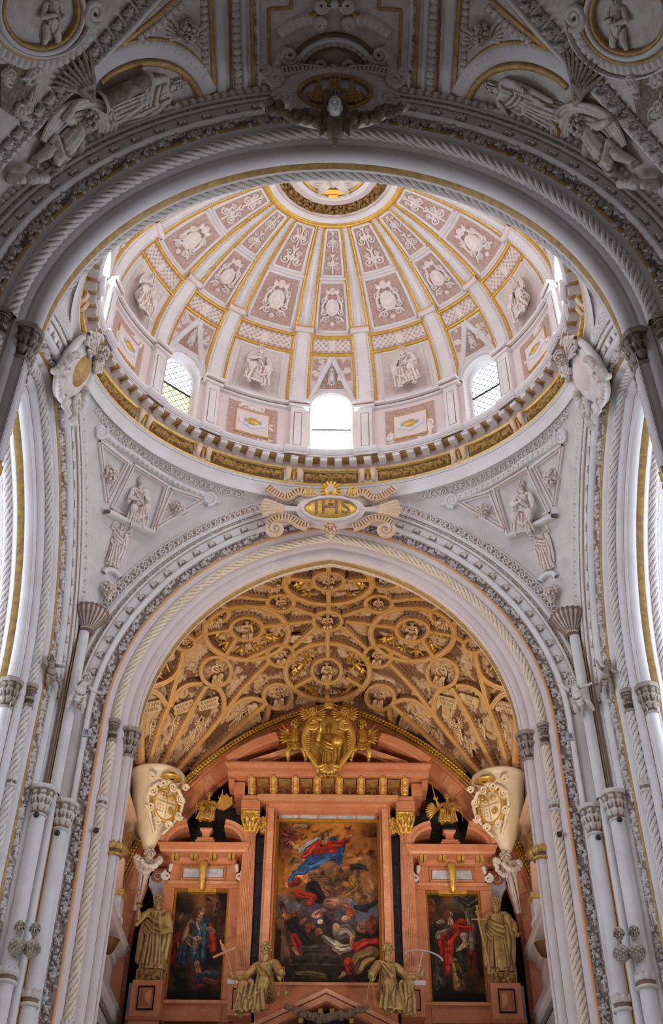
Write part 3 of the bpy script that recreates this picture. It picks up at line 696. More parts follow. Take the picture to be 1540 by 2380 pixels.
ti=f[:,0]//len(vs); vi=f[:,0]%len(vs); dth=np.abs((np.degrees(tc[ti])+22.5)%45-22.5)*pi/180
zc=P.reshape(-1,3)[f].mean(1)[:,2]
inside=(dth<WHW)&((zc<WTOP)|(((dth/WHW)**2+((zc-WTOP)/.62)**2)<1))
mb=MB(); mb.add(P.reshape(-1,3),f[~inside][:,::-1]); DS=Surf(mb); mb.obj('dome_shell','plaster_pink',dm)
def S_dome(a0,a1,e0,e1,off=0):
    def F(u,v): return dome((a0+a1)/2+u*(a1-a0)/2,(e0+e1)/2+v*(e1-e0)/2,off)
    s=numN(F)
    return s
RC=[rad(q) for q in rc]
def dline(th0,e0,th1,e1,n=24,off=0):
    t=np.linspace(0,1,n); th=th0+(th1-th0)*t; el=e0+(e1-e0)*t; P=dome(th,el,off); Nn=unit(np.array([0,CY,DZ-1.])-P); return P,Nn
RW=rad(2.6)
for q in RC:
    rb=thing; r_=MB()
    P=[];  es=np.concatenate([np.linspace(rad(-1),rad(33),20)])
    rows=[]
    for dw,off in [(-1,0),(-.98,.07),(-.5,.11),(.5,.11),(.98,.07),(1,0)]: rows.append(dome(q+dw*RW,es,off))
    grid(np.stack(rows,1),mb=r_)
    es=np.linspace(rad(33),rad(70),24); rows=[]
    for dw,off in [(-1,0),(-.98,.06),(-.45,.06),(-.42,.02),(.42,.02),(.45,.06),(.98,.06),(1,0)]: rows.append(dome(q+dw*RW*.92,es,off))
    grid(np.stack(rows,1),mb=r_)
    rib=r_.obj('rib','plaster',dm)
    # rib capital block
    c=MB(); P_,N_=dline(q-RW*1.25,rad(33),q+RW*1.25,rad(33),6,.0); sweep(P_,N_,[(-.10,0),(-.10,.14),(-.04,.18),(.06,.2),(.08,.16),(.08,0)],mb=c); c.obj('rib_block','plaster_pink',rib)
    c=MB(); sweep(P_,N_,[(-.14,0),(-.14,.10),(-.10,.145),(-.10,0)],mb=c); c.obj('gilded_fillet','gilt_bright',rib)
    for dw in (-1,1):
        P_,N_=dline(q+dw*RW*1.12,rad(-1),q+dw*RW*1.08,rad(70),44); sweep(P_,N_,[(-.055,0),(-.05,.05),(.05,.05),(.055,0)]).obj('gilded_line','gilt_bright',rib)
        P_,N_=dline(q+dw*RW*.72,rad(1),q+dw*RW*.70,rad(69),120,.09)
        # bead row along the rib
        bm=MB()
        PP=resample(P_,.075)
        for p in PP: ball(p,(.028,.028,.022),bm,6)
        o=bm.obj('bead_row','plaster_old',rib); o['kind']='stuff'
def band_at(e,w,h,m,name,a0,a1,off=.0):
    P_,N_=dline(a0,e,a1,e,14,off+.0); return sweep(P_,N_,[(-w,0),(-w*.9,h),(w*.9,h),(w,0)]).obj(name,m,dm)
bays=[]
for k in range(8): bays+=[(k*45,9.8,'w'),(k*45+22.5,12.7,'p')]
def frame_panel(a0,a1,e0,e1,m,mat_,name='panel_frame'):
    """raised moulding round a panel on the dome"""
    pts=[]; 
    for (x0,y0,x1,y1) in ((a0,e0,a1,e0),(a1,e0,a1,e1),(a1,e1,a0,e1),(a0,e1,a0,e0)):
        P_,N_=dline(x0,y0,x1,y1,14); sweep(P_,N_,[(-.045,0),(-.035,.05),(-.01,.03),(.02,.055),(.045,0)],mb=m)
seed=0
for c,hw,kind in bays:
    cc=(c+180)%360-180
    if abs(cc)>115: continue
    a=rad(c); q=rad(hw-2.6-.55); 
    for e in (24,31): band_at(rad(e),.05,.06,'gilt_bright','gilded_band',a-q*1.1,a+q*1.1)
    fm=MB(); seed+=1
    ew=q*.93
    # scale band
    w=2*ew*5.6*cos(rad(27)); H=hf_scales(w,.48,58 if abs(cc)<100 else 30)
    patch(S_dome(a-ew,a+ew,rad(24.8),rad(30.2),.018),H,-0.0+.045).obj('scale_band','relief_pink',dm)
    def pan(e0,e1,hfgen,k=.9,dep=.12,name='relief_panel',m='relief_pink'):
        em=rad((e0+e1)/2); w=2*ew*k*5.8*cos(em); h=rad(e1-e0)*5.1
        H=hfgen(w,h); patch(S_dome(a-ew*k,a+ew*k,rad(e0),rad(e1),.018),H,dep).obj(name,m,dm)
        frame_panel(a-ew*k*1.05,a+ew*k*1.05,rad(e0-.4),rad(e1+.4),fm,None)
    lo=50
    if kind=='p': pan(2.2,22.5,lambda w,h:HF(w,h,16),.78,.0,'saint_panel','relief_field')
    pan(33.5,50.5,lambda w,h:hf_cartouche(w,h,seed,52),.86,.15,'mask_panel')
    pan(53.5,68.5,lambda w,h:hf_candelabra(w,h,seed,56),.80,.12,'scroll_panel')
    band_at(rad(52),.03,.04,'plaster','panel_bar',a-q,a+q)
    fm.obj('panel_frame','plaster',dm)
    if kind=='w':
        # pointed gable of scrollwork over the window
        G=MB(); top=rad(23)
        for s in (-1,1):
            t=np.linspace(0,1,18); th=a+s*(1-t**1.3)*ew*1.0; el=rad(2)+t*(top-rad(2)); P_=dome(th,el); N_=unit(np.array([0,CY,DZ-1.])-P_); sweep(P_,N_,[(-.09,0),(-.07,.07),(0,.04),(.07,.08),(.09,0)],mb=G)
            H=hf_scroll(.5,.7,seed+s,58); 
            Ft=lambda u,v,s=s: dome(a+s*ew*(.60+.34*u),rad(13)+(v+1)/2*rad(9.3),.018)
            patch(numN(Ft),H,.09,mirror=False).obj('corner_relief','relief_pink',dm)
        G.obj('gable_moulding','plaster',dm)
        H=hf_cartouche(.8,.62,seed,62); Ft=lambda u,v: dome(a+u*ew*.42*(1.0-.35*v),rad(9.2)+(v+1)/2*rad(10),.018); patch(numN(Ft),H,.13).obj('gable_relief','relief',dm)
        P_=np.array([dome(np.array(a+WHW*1.12*cos(t)),np.array(0.)) for t in np.linspace(0,pi,25)]); 
        zz=WTOP+.72*np.sin(np.linspace(0,pi,25)); el=np.arcsin(np.clip((zz-DZ)/DH,0,1)); P_=dome(a+WHW*1.12*np.cos(np.linspace(0,pi,25)),el); P_[:,2]=zz
        N_=unit(np.array([0,CY,DZ-1.])-P_); sweep(P_,N_,[(-.07,-.05),(-.06,.09),(0,.06),(.05,.09),(.07,-.05)]).obj('window_archivolt','plaster',dm)
# oculus
oc=thing('oculus','white crowning disc of the dome inside a ring of gilt fruit garland','oculus',(0,CY,29.3),kind='structure')
def oband(prof,m,name):
    th=np.linspace(0,2*pi,121)[:-1]; grid(np.stack([dome(th,rad(e)+0*th,o) for e,o in prof],1),True,False).obj(name,m,oc)
oband([(69.4,0),(69.5,.12),(70.5,.16),(71,.10)],'gilt_bright','gilded_ring')
oband([(71,.10),(72,.13),(73,.04)],'plaster','white_ring')
th=np.linspace(0,2*pi,200); P_=dome(th,rad(75.5)+0*th,.03); N_=unit(np.array([0,CY,DZ-1.])-P_)
FOLG=[carve_mesh('fruit_garland',.36,.30,61+i,.16,'foliage_gold',res=62,dens=1.4) for i in range(3)]
lay(oc,FOLG,'fruit_garland',P_,N_,.33,1.0)
oband([(78.3,0),(78.6,.12),(79.6,.14),(80.2,.06)],'plaster','white_ring'); oband([(80.4,.03),(80.8,.06),(81.2,.03)],'gilt_bright','gilded_ring')
c=MB(); boxb(-.42,.42,18.50,18.60,29.32,29.40,mb=c); boxb(-.34,.34,18.42,18.5,29.28,29.4,mb=c); boxb(-.14,.14,18.60,18.72,29.3,29.4,mb=c); c.obj('gilded_castle','gilt_bright',oc,smooth=False)
c=MB(); ball((0,18.22,29.30),(.12,.14,.12),c,10)
for s in (-1,1):
    for k in range(6): tube([(s*.08,18.2+.02*k,29.32),(s*(.3+.03*k),18.15+.09*k,29.30),(s*(.52-.02*k),18.2+.1*k,29.36)],[.05,.05,.02],6,mb=c)
c.obj('winged_boss','carved',oc)
# ---------------- drum details
dr=thing('drum','white panelled drum with pilasters and gold oval panels under the dome','drum',(0,CY,22.6),kind='structure')
def dwall(th,z,off=0): p=dome(th,0*th,off); p[...,2]=z; return p
def dbox(a0,a1,z0,z1,o0,o1,m,name,n=8,parent=None):
    th=np.linspace(a0,a1,n); rows=[dwall(th,z+0*th,o) for z,o in ((z0,o0),(z0,o1),(z1,o1),(z1,o0))]; mb=grid(np.stack(rows,1))
    for k in (0,-1): v=np.array([r[k] for r in rows]); mb.add(v,[[0,1,2,3]] if k else [[3,2,1,0]])
    return mb.obj(name,m,parent or dr,smooth=False)
for k in range(8):
    c=k*45
    for s in (-1,1):
        p0,p1=c+s*7.6,c+s*11.6; a0,a1=rad(min(p0,p1)),rad(max(p0,p1))
        pl=dbox(a0,a1,22.6,24.62,-.05,.16,'plaster','pilaster')
        dbox(a0+rad(.8),a1-rad(.8),22.95,24.4,.16,.163,'brown_line','thin_line'); dbox(a0+rad(1.0),a1-rad(1.0),23.0,24.36,.16,.18,'plaster','pilaster_panel')
        q0,q1=c+s*6.4,c+s*12.4; a0,a1=rad(min(q0,q1)),rad(max(q0,q1))
        dbox(a0,a1,24.60,24.70,-.05,.24,'plaster','cornice_break'); dbox(a0,a1,24.70,24.74,-.05,.25,'brown_line','thin_line'); dbox(a0,a1,24.74,24.86,-.05,.32,'plaster','cornice_break')
    a0,a1=rad(c+12.2),rad(c+45-12.2)
    dbox(a0,a1,24.62,24.70,-.05,.10,'plaster','drum_cornice',14); dbox(a0,a1,24.70,24.735,-.05,.11,'brown_line','thin_line',14); dbox(a0,a1,24.735,24.84,-.05,.2,'plaster','drum_cornice',14)
    cc=(c+22.5+180)%360-180
    if abs(cc)<120:
        cb=c+22.5; pa0,pa1=rad(cb-7.2),rad(cb+7.2)
        pn=dbox(pa0,pa1,22.85,24.45,-.02,.035,'plaster_old','panel_surround',12)
        H=hf_scroll(1.5,1.4,k+70,40,.6); H.H*=((np.abs(H.X)>.52)|(np.abs(H.Y)>.5))
        F=lambda u,v: dwall(rad(cb)+u*rad(7.2),23.65+v*.8,.036)
        patch(numN(F),H,.09).obj('scroll_border','relief_pink',pn)
        F2=lambda u,v: dwall(rad(cb)+u*rad(4.8),23.65+v*.48,.05); t=np.linspace(0,2*pi,5)[:-1]
        dbox(rad(cb-5),rad(cb+5),23.15,24.15,.03,.06,'gilt','gilded_frame',8,pn); dbox(rad(cb-4.7),rad(cb+4.7),23.2,24.1,.03,.075,'plaster_pink','panel_field',8,pn)
        M=ringM(rad(cb),23.65,0); p=dwall(np.array(rad(cb)),np.array(23.65),.09); M[:3,3]=p
        cl=MB(); 
        for (x,zz,rx,rz) in ((0,0,.36,.20),(-.27,0,.16,.13),(.27,0,.16,.13),(0,.14,.16,.12),(0,-.14,.16,.12)):
            lathe([(0,.05),(.8,.05),(1,.02),(1,-.02)],(0,0,0),24,mb=cl); cl.V[-1]=np.stack([cl.V[-1][:,0]*rx+x,cl.V[-1][:,2],cl.V[-1][:,1]*rz+zz],-1)
        cl2=MB(); cl2.merge(cl,M); cl2.obj('cloud_plaque','plaster',pn)
        cl=MB(); ball((0,.05,0),(.2,.05,.12),cl,14); cl2=MB(); cl2.merge(cl,M); cl2.obj('gold_oval','gilt' ,pn)
    # window
    if abs((c+180)%360-180)<140:
        wn=thing(f'window_{k+1}',None,None,tuple(dwall(np.array(rad(c)),np.array(22.66),-.7)),kind='structure')
        names={0:'arched drum window straight ahead, plain white glass with bars',1:'arched drum window on the right with white leaded diamond panes',7:'arched drum window on the left, leaded, yellow lower half',2:'arched drum window at the far right side of the drum',6:'arched drum window at the far left side of the drum'}
        wn['label']=names.get(k,f'drum window on the nave side, {"right" if k<4 else "left"}, behind the nave arch')
        ctr=np.array([0,CY,0.]); w0=dwall(np.array(rad(c)),np.array(0.),0); nin=unit(np.array([ -sin(rad(c))/DA, -cos(rad(c))/DB,0])); tx=np.array([-nin[1],nin[0],0]); base=w0.copy()
        hw=WHW*math.hypot(DA*cos(rad(c)),DB*sin(rad(c)))*1.0
        t=np.linspace(0,pi,19); U=np.concatenate([[hw],hw*np.cos(t),[-hw]]); Z=np.concatenate([[22.6],WTOP+.62*np.sin(t),[22.6]])
        rows=[base+tx*(U*sc)[:,None]-nin*dd+np.array([0,0,1.])*Z[:,None] for dd,sc in ((-.05,1.0),(.22,1.0),(.23,.94),(.46,.94))]
        grid(np.stack(rows,0)).obj('reveal','plaster',wn)
        def pane(z0,z1,m,name):
            zz=np.linspace(z0,z1,14); half=np.where(zz<WTOP,hw,hw*np.sqrt(np.clip(1-((zz-WTOP)/.62)**2,0,1)))*.95
            P_=np.stack([base+tx*half[:,None]*s-nin*.40+np.array([0,0,1.])*zz[:,None] for s in (-1,1)],1); grid(P_).obj(name,m,wn)
        zm=24.25
        g='glass_white' if k in (1,7) else 'glass_sun'; pane(22.6,zm,'glass_yellow' if k==7 else g,'pane'); pane(zm,25.35,g,'pane')
        lt=MB(); 
        for j in range(-9,24):
            for sg in (-1,1):
                # diamond lattice clipped to the arch
                pts=[]
                for tt in np.linspace(0,1,30):
                    x=-hw+2*hw*tt; zz=22.6+j*.26+sg*(x)*1.15+ (0)
                    lim=25.3 if abs(x)<hw*.01 else WTOP+.6*math.sqrt(max(0,1-(x/hw)**2))
                    if 22.62<zz<lim: pts.append(base+tx*x-nin*.375+np.array([0,0,zz]))
                if len(pts)>1: tube([pts[0],pts[-1]],.009,4,mb=lt)
        if k!=0 or True: lt.obj('lead_lattice','iron',wn)
        lt=MB(); 
        for zz,r in ((zm,.03),(22.66,.02)): tube([base+tx*hw*.94-nin*.365+np.array([0,0,zz]),base-tx*hw*.94-nin*.365+np.array([0,0,zz])],r,6,mb=lt)
        lt.obj('glazing_bar','iron',wn)
        p=base-nin*.55+np.array([0,0,24.0]); 0
# ================================================================== SCULPTURE KIT   (local axes: x right, y up, z towards the viewer)
def remesh(mb,vox,smooth=2,disp=None):
    me=mb.mesh('tmp','plaster'); o=bpy.data.objects.new('tmp',me); COL.objects.link(o)
    m=o.modifiers.new('r','REMESH'); m.mode='VOXEL'; m.voxel_size=vox; m.use_smooth_shade=True
    if smooth: q=o.modifiers.new('s','SMOOTH'); q.iterations=smooth; q.factor=.5
    dg=bpy.context.evaluated_depsgraph_get(); dg.update(); ev=o.evaluated_get(dg); e=ev.to_mesh()
    n=len(e.vertices); V=np.empty(n*3,np.float32); e.vertices.foreach_get('co',V); V=V.reshape(-1,3).astype(float)
    L=np.empty(len(e.loops),np.int32); e.loops.foreach_get('vertex_index',L); T=np.empty(len(e.polygons),np.int32); e.polygons.foreach_get('loop_total',T)
    ev.to_mesh_clear(); bpy.data.objects.remove(o); bpy.data.meshes.remove(me)
    st=np.concatenate([[0],np.cumsum(T)[:-1]]); out=MB()
    q=T==4; 
    out.V=[V]; out.R=[np.ones(n)]; out.n=n
    out.Q=[L[st[q][:,None]+np.arange(4)].astype(int)]; out.QM=[np.zeros(q.sum(),int)]
    t=T==3
    if t.any(): out.T=[L[st[t][:,None]+np.arange(3)].astype(int)]; out.TM=[np.zeros(t.sum(),int)]
    return out
def cap3(a,b,r0,r1,mb,seg=10):
    a,b=np.array(a,float),np.array(b,float); L=np.linalg.norm(b-a)
    if L<1e-6: return ball(a,r0,mb,seg)
    d=(b-a)/L; ts=[]; 
    for k in np.linspace(-pi/2,0,4): ts.append((r0*sin(k),r0*cos(k)))
    for k in np.linspace(0,pi/2,4): ts.append((L+r1*sin(k),r1*cos(k)))
    P=np.array([a+d*t for t,_ in ts]); r=np.array([max(q,1e-4) for _,q in ts]); up=[0,0,1.] if abs(d[2])<.9 else [1.,0,0]
    N=unit(np.cross(d,up)); B=np.cross(d,N); an=np.linspace(0,2*pi,seg,endpoint=False)
    G=P[:,None]+r[:,None,None]*(np.cos(an)[:,None]*N+np.sin(an)[:,None]*B)[None]; return grid(G,False,True,mb=mb)
def chain(P,R,mb,seg=10):
    for i in range(len(P)-1): cap3(P[i],P[i+1],R[i],R[i+1],mb,seg)
    return mb
def loft(P,rx,ry,mb,side=(1,0,0),nf=9,amp=.1,ph=0,seg=54,tw=.6,n=26):
    """draped solid: elliptical rings along a path with folds growing to the hem"""
    P=np.asarray(P,float); k=len(P); t0=np.linspace(0,1,k); t=np.linspace(0,1,n)
    C=np.stack([np.interp(t,t0,P[:,i]) for i in range(3)],-1); 
    for _ in range(3): C[1:-1]=(C[:-2]+2*C[1:-1]+C[2:])/4
    RX=np.interp(t,t0,rx); RY=np.interp(t,t0,ry); T=unit(np.gradient(C,axis=0)); S=np.array(side,float)
    S=unit(S-T*np.sum(T*S,-1,keepdims=True)); B=np.cross(T,S); a=np.linspace(0,2*pi,seg,endpoint=False)
    am=np.interp(t,[0,.2,1],[.25,.6,1.0])*amp; tt=t[:,None]; a2=a[None]+.38*np.sin(2*a+ph)[None]+.22*np.sin(3*a[None]+1.7*ph+2.4*tt)
    fo=1+am[:,None]*(np.abs(np.sin(nf*a2/2+ph+tw*tt*2))*2-1.0)*(.7+.5*np.sin(a[None]*1.0+ph*3+2*tt))+am[:,None]*.4*np.sin((nf+4)*a2+ph*2+tt*3)
    G=C[:,None]+S[:,None]*(RX[:,None]*fo*np.cos(a))[...,None]+B[:,None]*(RY[:,None]*fo*np.sin(a))[...,None]
    grid(G,False,True,mb=mb)
    for j in (0,-1):
        b=mb.n; mb.add(np.concatenate([G[j],C[j][None]]),[[i,(i+1)%seg,seg] for i in range(seg)])
    return mb
def headm(c,R,mb,yaw=0,tilt=0,roll=0,beard=0,hair='short',veil=False,young=False):
    M=(Matrix.Rotation(yaw,3,'Y')@Matrix.Rotation(tilt,3,'X')@Matrix.Rotation(roll,3,'Z')); M=np.array(M); c=np.array(c,float)
    def b(x,y,z,r,seg=10): ball(c+M@np.array([x,y,z])*R,np.array(r)*R,mb,seg,M=np.eye(4) if False else np.block([[M,np.zeros((3,1))],[np.zeros((1,3)),1]]))
    def t(a,d,r0,r1): cap3(c+M@np.array(a)*R,c+M@np.array(d)*R,r0*R,r1*R,mb,8)
    b(0,.15,-.05,(.78,.92,.92),14); b(0,-.35,.18,(.60,.62,.66),12); t((0,.2,.88),(0,-.14,1.05),.10,.15)
    t((-.42,.26,.74),(-.08,.24,.90),.10,.10); t((.42,.26,.74),(.08,.24,.90),.10,.10)
    for s in (-1,1): b(s*.36,-.18,.62,(.26,.24,.24)); b(s*.31,.08,.76,(.14,.08,.1),8); b(s*.78,0,-.05,(.10,.26,.16),8)
    b(0,-.40,.86,(.22,.06,.10),8); b(0,-.50,.83,(.18,.06,.09),8); b(0,-.74,.66,(.24,.2,.2),8)
    r=random.Random(int(abs(c[0]*91+c[1]*37+beard*5))+3)
    if hair:
        n=46 if hair!='curly' else 60
        for k in range(n):
            th=r.uniform(0,2*pi); ph=r.uniform(0,1.75); x,y,z=sin(ph)*cos(th)*.82,cos(ph)*.98+.12,sin(ph)*sin(th)*.92-.08
            if z>.45 and y<.62: continue
            b(x,y,z,(.2,.2,.2) if hair!='curly' else (.24,.24,.24),6)
        if hair=='long':
            for s in (-1,1):
                for k in range(3): t((s*.78,.2,.1-.3*k),(s*(.92-.1*k),-1.15,.1-.25*k),.22,.12)
    if beard:
        for k in range(26):
            x=r.uniform(-.5,.5); y0=-.42-.25*r.random(); b_=beard*(1-abs(x)*1.1)
            t((x,y0,.62-.5*abs(x)),(x*.5+r.uniform(-.05,.05),y0-b_*r.uniform(.5,1),.72-.35*abs(x)),.13,.07)
    return mb
def head_obj(c,R,yaw=0,tilt=0,roll=0,beard=0,hair='short',vox=.0065):
    q=remesh(headm((0,0,0),1.0,MB(),0,0,0,beard,hair),vox/R,1); V=q.V[0]; x,y,z=V[:,0].copy(),V[:,1].copy(),V[:,2].copy(); f=(z>.45)
    d=np.zeros(len(V))
    for s in (-1,1):
        d-=.15*np.exp(-((x-s*.33)**2/.035+(y-.10)**2/.018)); d+=.11*np.exp(-((x-s*.33)**2/.012+(y-.09)**2/.006))
        d-=.06*np.exp(-((x-s*.20)**2/.006+(y+.12)**2/.02))
    d-=.09*np.exp(-(x**2/.05+(y+.452)**2/.0009)); d-=.05*np.exp(-(x**2/.01+(y+.60)**2/.003))
    V[:,2]+=np.where(f,d,0)
    M=np.array(Matrix.Rotation(yaw,3,'Y')@Matrix.Rotation(tilt,3,'X')@Matrix.Rotation(roll,3,'Z')); q.V=[V@M.T*R+np.array(c,float)]; return q
def hand(w,d,s,mb,side=1,curl=.6,grip=None):
    """palm plus four fingers and a thumb; w wrist, d direction"""
    w=np.array(w,float); d=unit(np.array(d,float)); up=np.array([0,0,1.]) if abs(d[2])<.8 else np.array([0,1.,0]); x=unit(np.cross(d,up)); z=np.cross(x,d)
    cap3(w,w+d*.08*s,.028*s,.036*s,mb,8)
    for k in range(4):
        o=x*(k-1.5)*.021*s; L=(.075,.085,.08,.062)[k]*s; a=w+d*.09*s+o; m=a+unit(d+z*curl)*L*.5; e=m+unit(d*.4+z*curl*1.8)*L*.5
        cap3(a,m,.0125*s,.0115*s,mb,7); cap3(m,e,.0115*s,.010*s,mb,7)
    a=w+d*.03*s-side*x*.032*s; m=a+unit(d*.6-side*x+z*.5)*.045*s; cap3(a,m,.015*s,.013*s,mb,7); cap3(m,m+unit(d+z*.7)*.035*s,.013*s,.011*s,mb,7)
def wing(c,dirx,s,mb,n=6,L=.6,ang=0.9):
    for k in range(n):
        a=ang-k*.26; l=L*s*(1-.09*k); d=np.array([dirx*cos(a),sin(a),-.12]); c0=np.array(c)+np.array([dirx*.02,-.015*k,0])*s
        chain([c0,c0+d*l*.5+np.array([0,.03*s,0]),c0+d*l],[.05*s,.055*s,.018*s],mb,8)
    cap3(c,np.array(c)+np.array([dirx*.25,.3,0])*s*L,.07*s,.05*s,mb)
def robed(pose,vox=.016,beard=0,hair='short',yaw=0,tilt=0,seed=0,wings=False,seated=False,arms=None,smooth=2,amp=.13):
    """arms: ((elbowL),(wristL),(elbowR),(wristR)) with L the viewer's left"""
    mb=MB(); r=random.Random(seed)
    if not seated:
        hc=(0,1.66,.02); loft([(0,1.38,0),(0,1.15,0),(.0,.85,.02),(.02,.45,.03),(.03,.03,.03)],[.17,.17,.21,.25,.30],[.12,.13,.16,.19,.22],mb,nf=11,amp=amp,ph=seed,tw=1.2)
        cap3((-.19,1.38,0),(.19,1.38,0),.085,.085,mb); cap3((0,1.35,0),(0,1.56,.01),.10,.058,mb)
        for s in (-1,1): chain([(s*.09,.05,.12),(s*.1,.03,.30)],[.06,.04],mb)
        # cloak thrown across the body
        for k in range(5):
            y=1.28-.10*k-r.uniform(0,.05); q=r.uniform(.025,.05); chain([(-.22-.01*k,y+.02*k,.05),(-.05,y-.14-.03*k,.15),(.12,y-.22-.02*k,.16),(.25,y-.10,.08)],[q*.8,q,q,q*.8],mb,8)
        chain([(.24,1.30,.03),(.30,1.0,.10),(.29,.6,.10),(.27,.28,.08)],[.10,.09,.085,.06],mb); chain([(.2,1.05,.13),(.22,.7,.17),(.17,.35,.16)],[.05,.05,.04],mb)
        for k in range(5): chain([(-.16+.07*k,.80,.17),(-.20+.09*k,.15,.22)],[.02,.032],mb,8)
        chain([(-.24,1.30,-.06),(-.30,.9,-.08),(-.30,.3,-.08)],[.08,.09,.10],mb)
        sh=1.36
    else:
        hc=(0,1.02,.04); loft([(0,.74,-.02),(0,.5,0),(0,.22,.02)],[.18,.17,.22],[.13,.13,.18],mb,nf=9,amp=.08,ph=seed)
        cap3((-.18,.74,0),(.18,.74,0),.082,.082,mb); cap3((0,.7,0),(0,.92,.02),.10,.056,mb)
        kn=((-.22,.20,.50),(.20,.24,.48)); ft=((-.26,-.30,.50),(.12,-.30,.55))
        for q in (0,1):
            chain([(-.12+.24*q,.12,.05),kn[q],ft[q]],[.15,.125,.075],mb); chain([(ft[q][0],ft[q][1]-.02,ft[q][2]),(ft[q][0],ft[q][1]-.05,ft[q][2]+.16)],[.045,.03],mb)
        loft([(0,.10,.12),(-.02,.12,.40),(-.05,-.05,.50),(-.06,-.26,.48)],[.26,.30,.32,.33],[.12,.13,.13,.15],mb,nf=12,amp=.13,ph=seed,tw=1.)
        for k in range(5):
            x0=-.25+.12*k+r.uniform(-.03,.03); q=r.uniform(.024,.042); chain([(x0,.22+.03*r.random(),.54),(x0*1.1+r.uniform(-.07,.03),-.02,.61),(x0*1.25+r.uniform(-.10,.04),-.27,.58)],[q*.7,q,q*1.1],mb,8)
        for k in range(5): chain([(-.24,.26-.04*k,.40+.04*k),(0,.13-.05*k,.50+.03*k),(.24,.27-.05*k,.42+.04*k)],[.02,.03,.022],mb,8)
        for k in range(5): chain([(-.16+.03*k,.72-.02*k,.09),(-.02+.02*k,.5,.16),(.12,.36+.02*k,.13)],[.014,.02,.018],mb,8)
        sh=.73
    for s,(e,w_) in zip((-1,1),((arms[0],arms[1]),(arms[2],arms[3]))):
        S=(s*.21,sh,0); chain([S,e],[.082,.085],mb); chain([e,np.array(e)*.35+np.array(w_)*.65],[.085,.062],mb); cap3(e,w_,.048,.034,mb)
        for k in range(3): chain([np.array(S)+(0,-.02*k,.03*k),np.array(e)+(s*.03,-.05-.05*k,.02*k)],[.03,.05],mb,8)
        hand(w_,np.array(w_)-np.array(e),1.35,mb,side=s,curl=.9)
    if wings:
        for s in (-1,1): wing((s*.1,sh-.05,-.12),s,1.0,mb,7,.75,1.0)
    return remesh(mb,vox,smooth).merge(head_obj(hc,.122,yaw,tilt,0,beard,hair,max(.0065,vox*.5)))
def putto(vox=.014,seed=0,arms=None,drape=True,legs=0,wings=False):
    """plump child, about one metre tall"""
    mb=MB()
    chain([(0,.70,.0),(0,.60,.02),(0,.46,.04),(0,.36,.02)],[.115,.125,.135,.125],mb); cap3((-.13,.68,0),(.13,.68,0),.065,.065,mb); cap3((0,.68,0),(0,.78,.02),.06,.055,mb)
    kx=.12 if not legs else .17
    chain([(-.08,.34,.02),(-kx,.18,.07),(-kx*.9,.02,.0)],[.095,.068,.045],mb); chain([(.08,.34,.02),(kx*1.2,.20,.08),(kx*1.4,.04,.02)],[.095,.068,.045],mb)
    for x in (-kx*.9,kx*1.4): chain([(x,.0,.0),(x,-.02,.09)],[.04,.028],mb)
    arms=arms or ((-.26,.60,.06),(-.30,.44,.12),(.25,.58,.06),(.34,.70,.10))
    for s,(e,w_) in zip((-1,1),((arms[0],arms[1]),(arms[2],arms[3]))): chain([(s*.14,.68,0),e,w_],[.06,.052,.034],mb); hand(w_,np.array(w_)-np.array(e),.75,mb,side=s,curl=.7)
    ball((0,.48,.13),(.018,.018,.02),mb,6)
    if drape:
        for k in range(4): chain([(-.17,.40-.03*k,.05),(0,.30-.035*k,.15),(.16,.42-.04*k,.06)],[.028,.035,.03],mb,8)
    if wings:
        for s in (-1,1): wing((s*.08,.62,-.1),s,.75,mb,6,.6,1.0)
    return remesh(mb,vox,2).merge(head_obj((0,.86,.03),.128,.1*seed,.05,0,0,'curly',.008))
def cherub(vox=.012,hair='curly'):
    mb=MB()
    for s in (-1,1):
        wing((s*.07,-.06,-.02),s,.62,mb,6,.62,.75)
    ball((0,-.02,0),(.1,.1,.06),mb,8); return remesh(mb,vox,1).merge(head_obj((0,0,.05),.13,0,.1,0,0,hair,.007))
ARM_BOOK=((-.33,1.12,.10),(-.42,1.30,.22),(.32,1.08,.10),(.14,1.06,.24))
KIT={}
def kit(key,fn,m):
    k=(key,m)
    if k not in KIT:
        base=KIT.get(key)
        if base is None: base=fn(); KIT[key]=base
        KIT[k]=base.mesh(key,m)
    return KIT[k]
def flipx(M): M=M.copy(); M[:3,0]*=-1; return M
def mirM(M): 
    S=np.diag([-1.,1,1,1]); return S@M@np.diag([-1.,1,1,1])
def solid(P,N,prof,name,m,par,closed=False,smooth=True): return sweep(P,N,prof,closed).obj(name,m,par,smooth)
# polylines drawn on a surface seen from the floor
def on(S,px,n=None,closed=False,lift=0.0):
    px=np.array(px,float)
    if closed: px=np.concatenate([px,px[:1]])
    if n: px=resample(px,n=n)
    P=[];N=[]
    for x,y in px:
        h=S.hit(x,y)
        if h is None: continue
        P.append(h[0]+h[1]*lift); N.append(h[1])
    P,N=np.array(P),np.array(N)
    if closed: P,N=P[:-1],N[:-1]
    return P,N
def smoothpx(px,k=2):
    px=np.array(px,float)
    for _ in range(k):
        q=[px[0]]
        for a,b in zip(px[:-1],px[1:]): q+= [a*.75+b*.25,a*.25+b*.75]
        q.append(px[-1]); px=np.array(q)
    return px
def frame_on(S,foot,head,H,lift=0.0):
    """matrix placing a kit piece whose local height H runs from the foot pixel to the head pixel on the surface"""
    a=S.hit(*foot); b=S.hit(*head); m=S.hit((foot[0]+head[0])/2,(foot[1]+head[1])/2); n=m[1]; up=b[0]-a[0]; s=np.linalg.norm(up)/H
    M=fr(a[0]+n*lift,n,up,s); return M
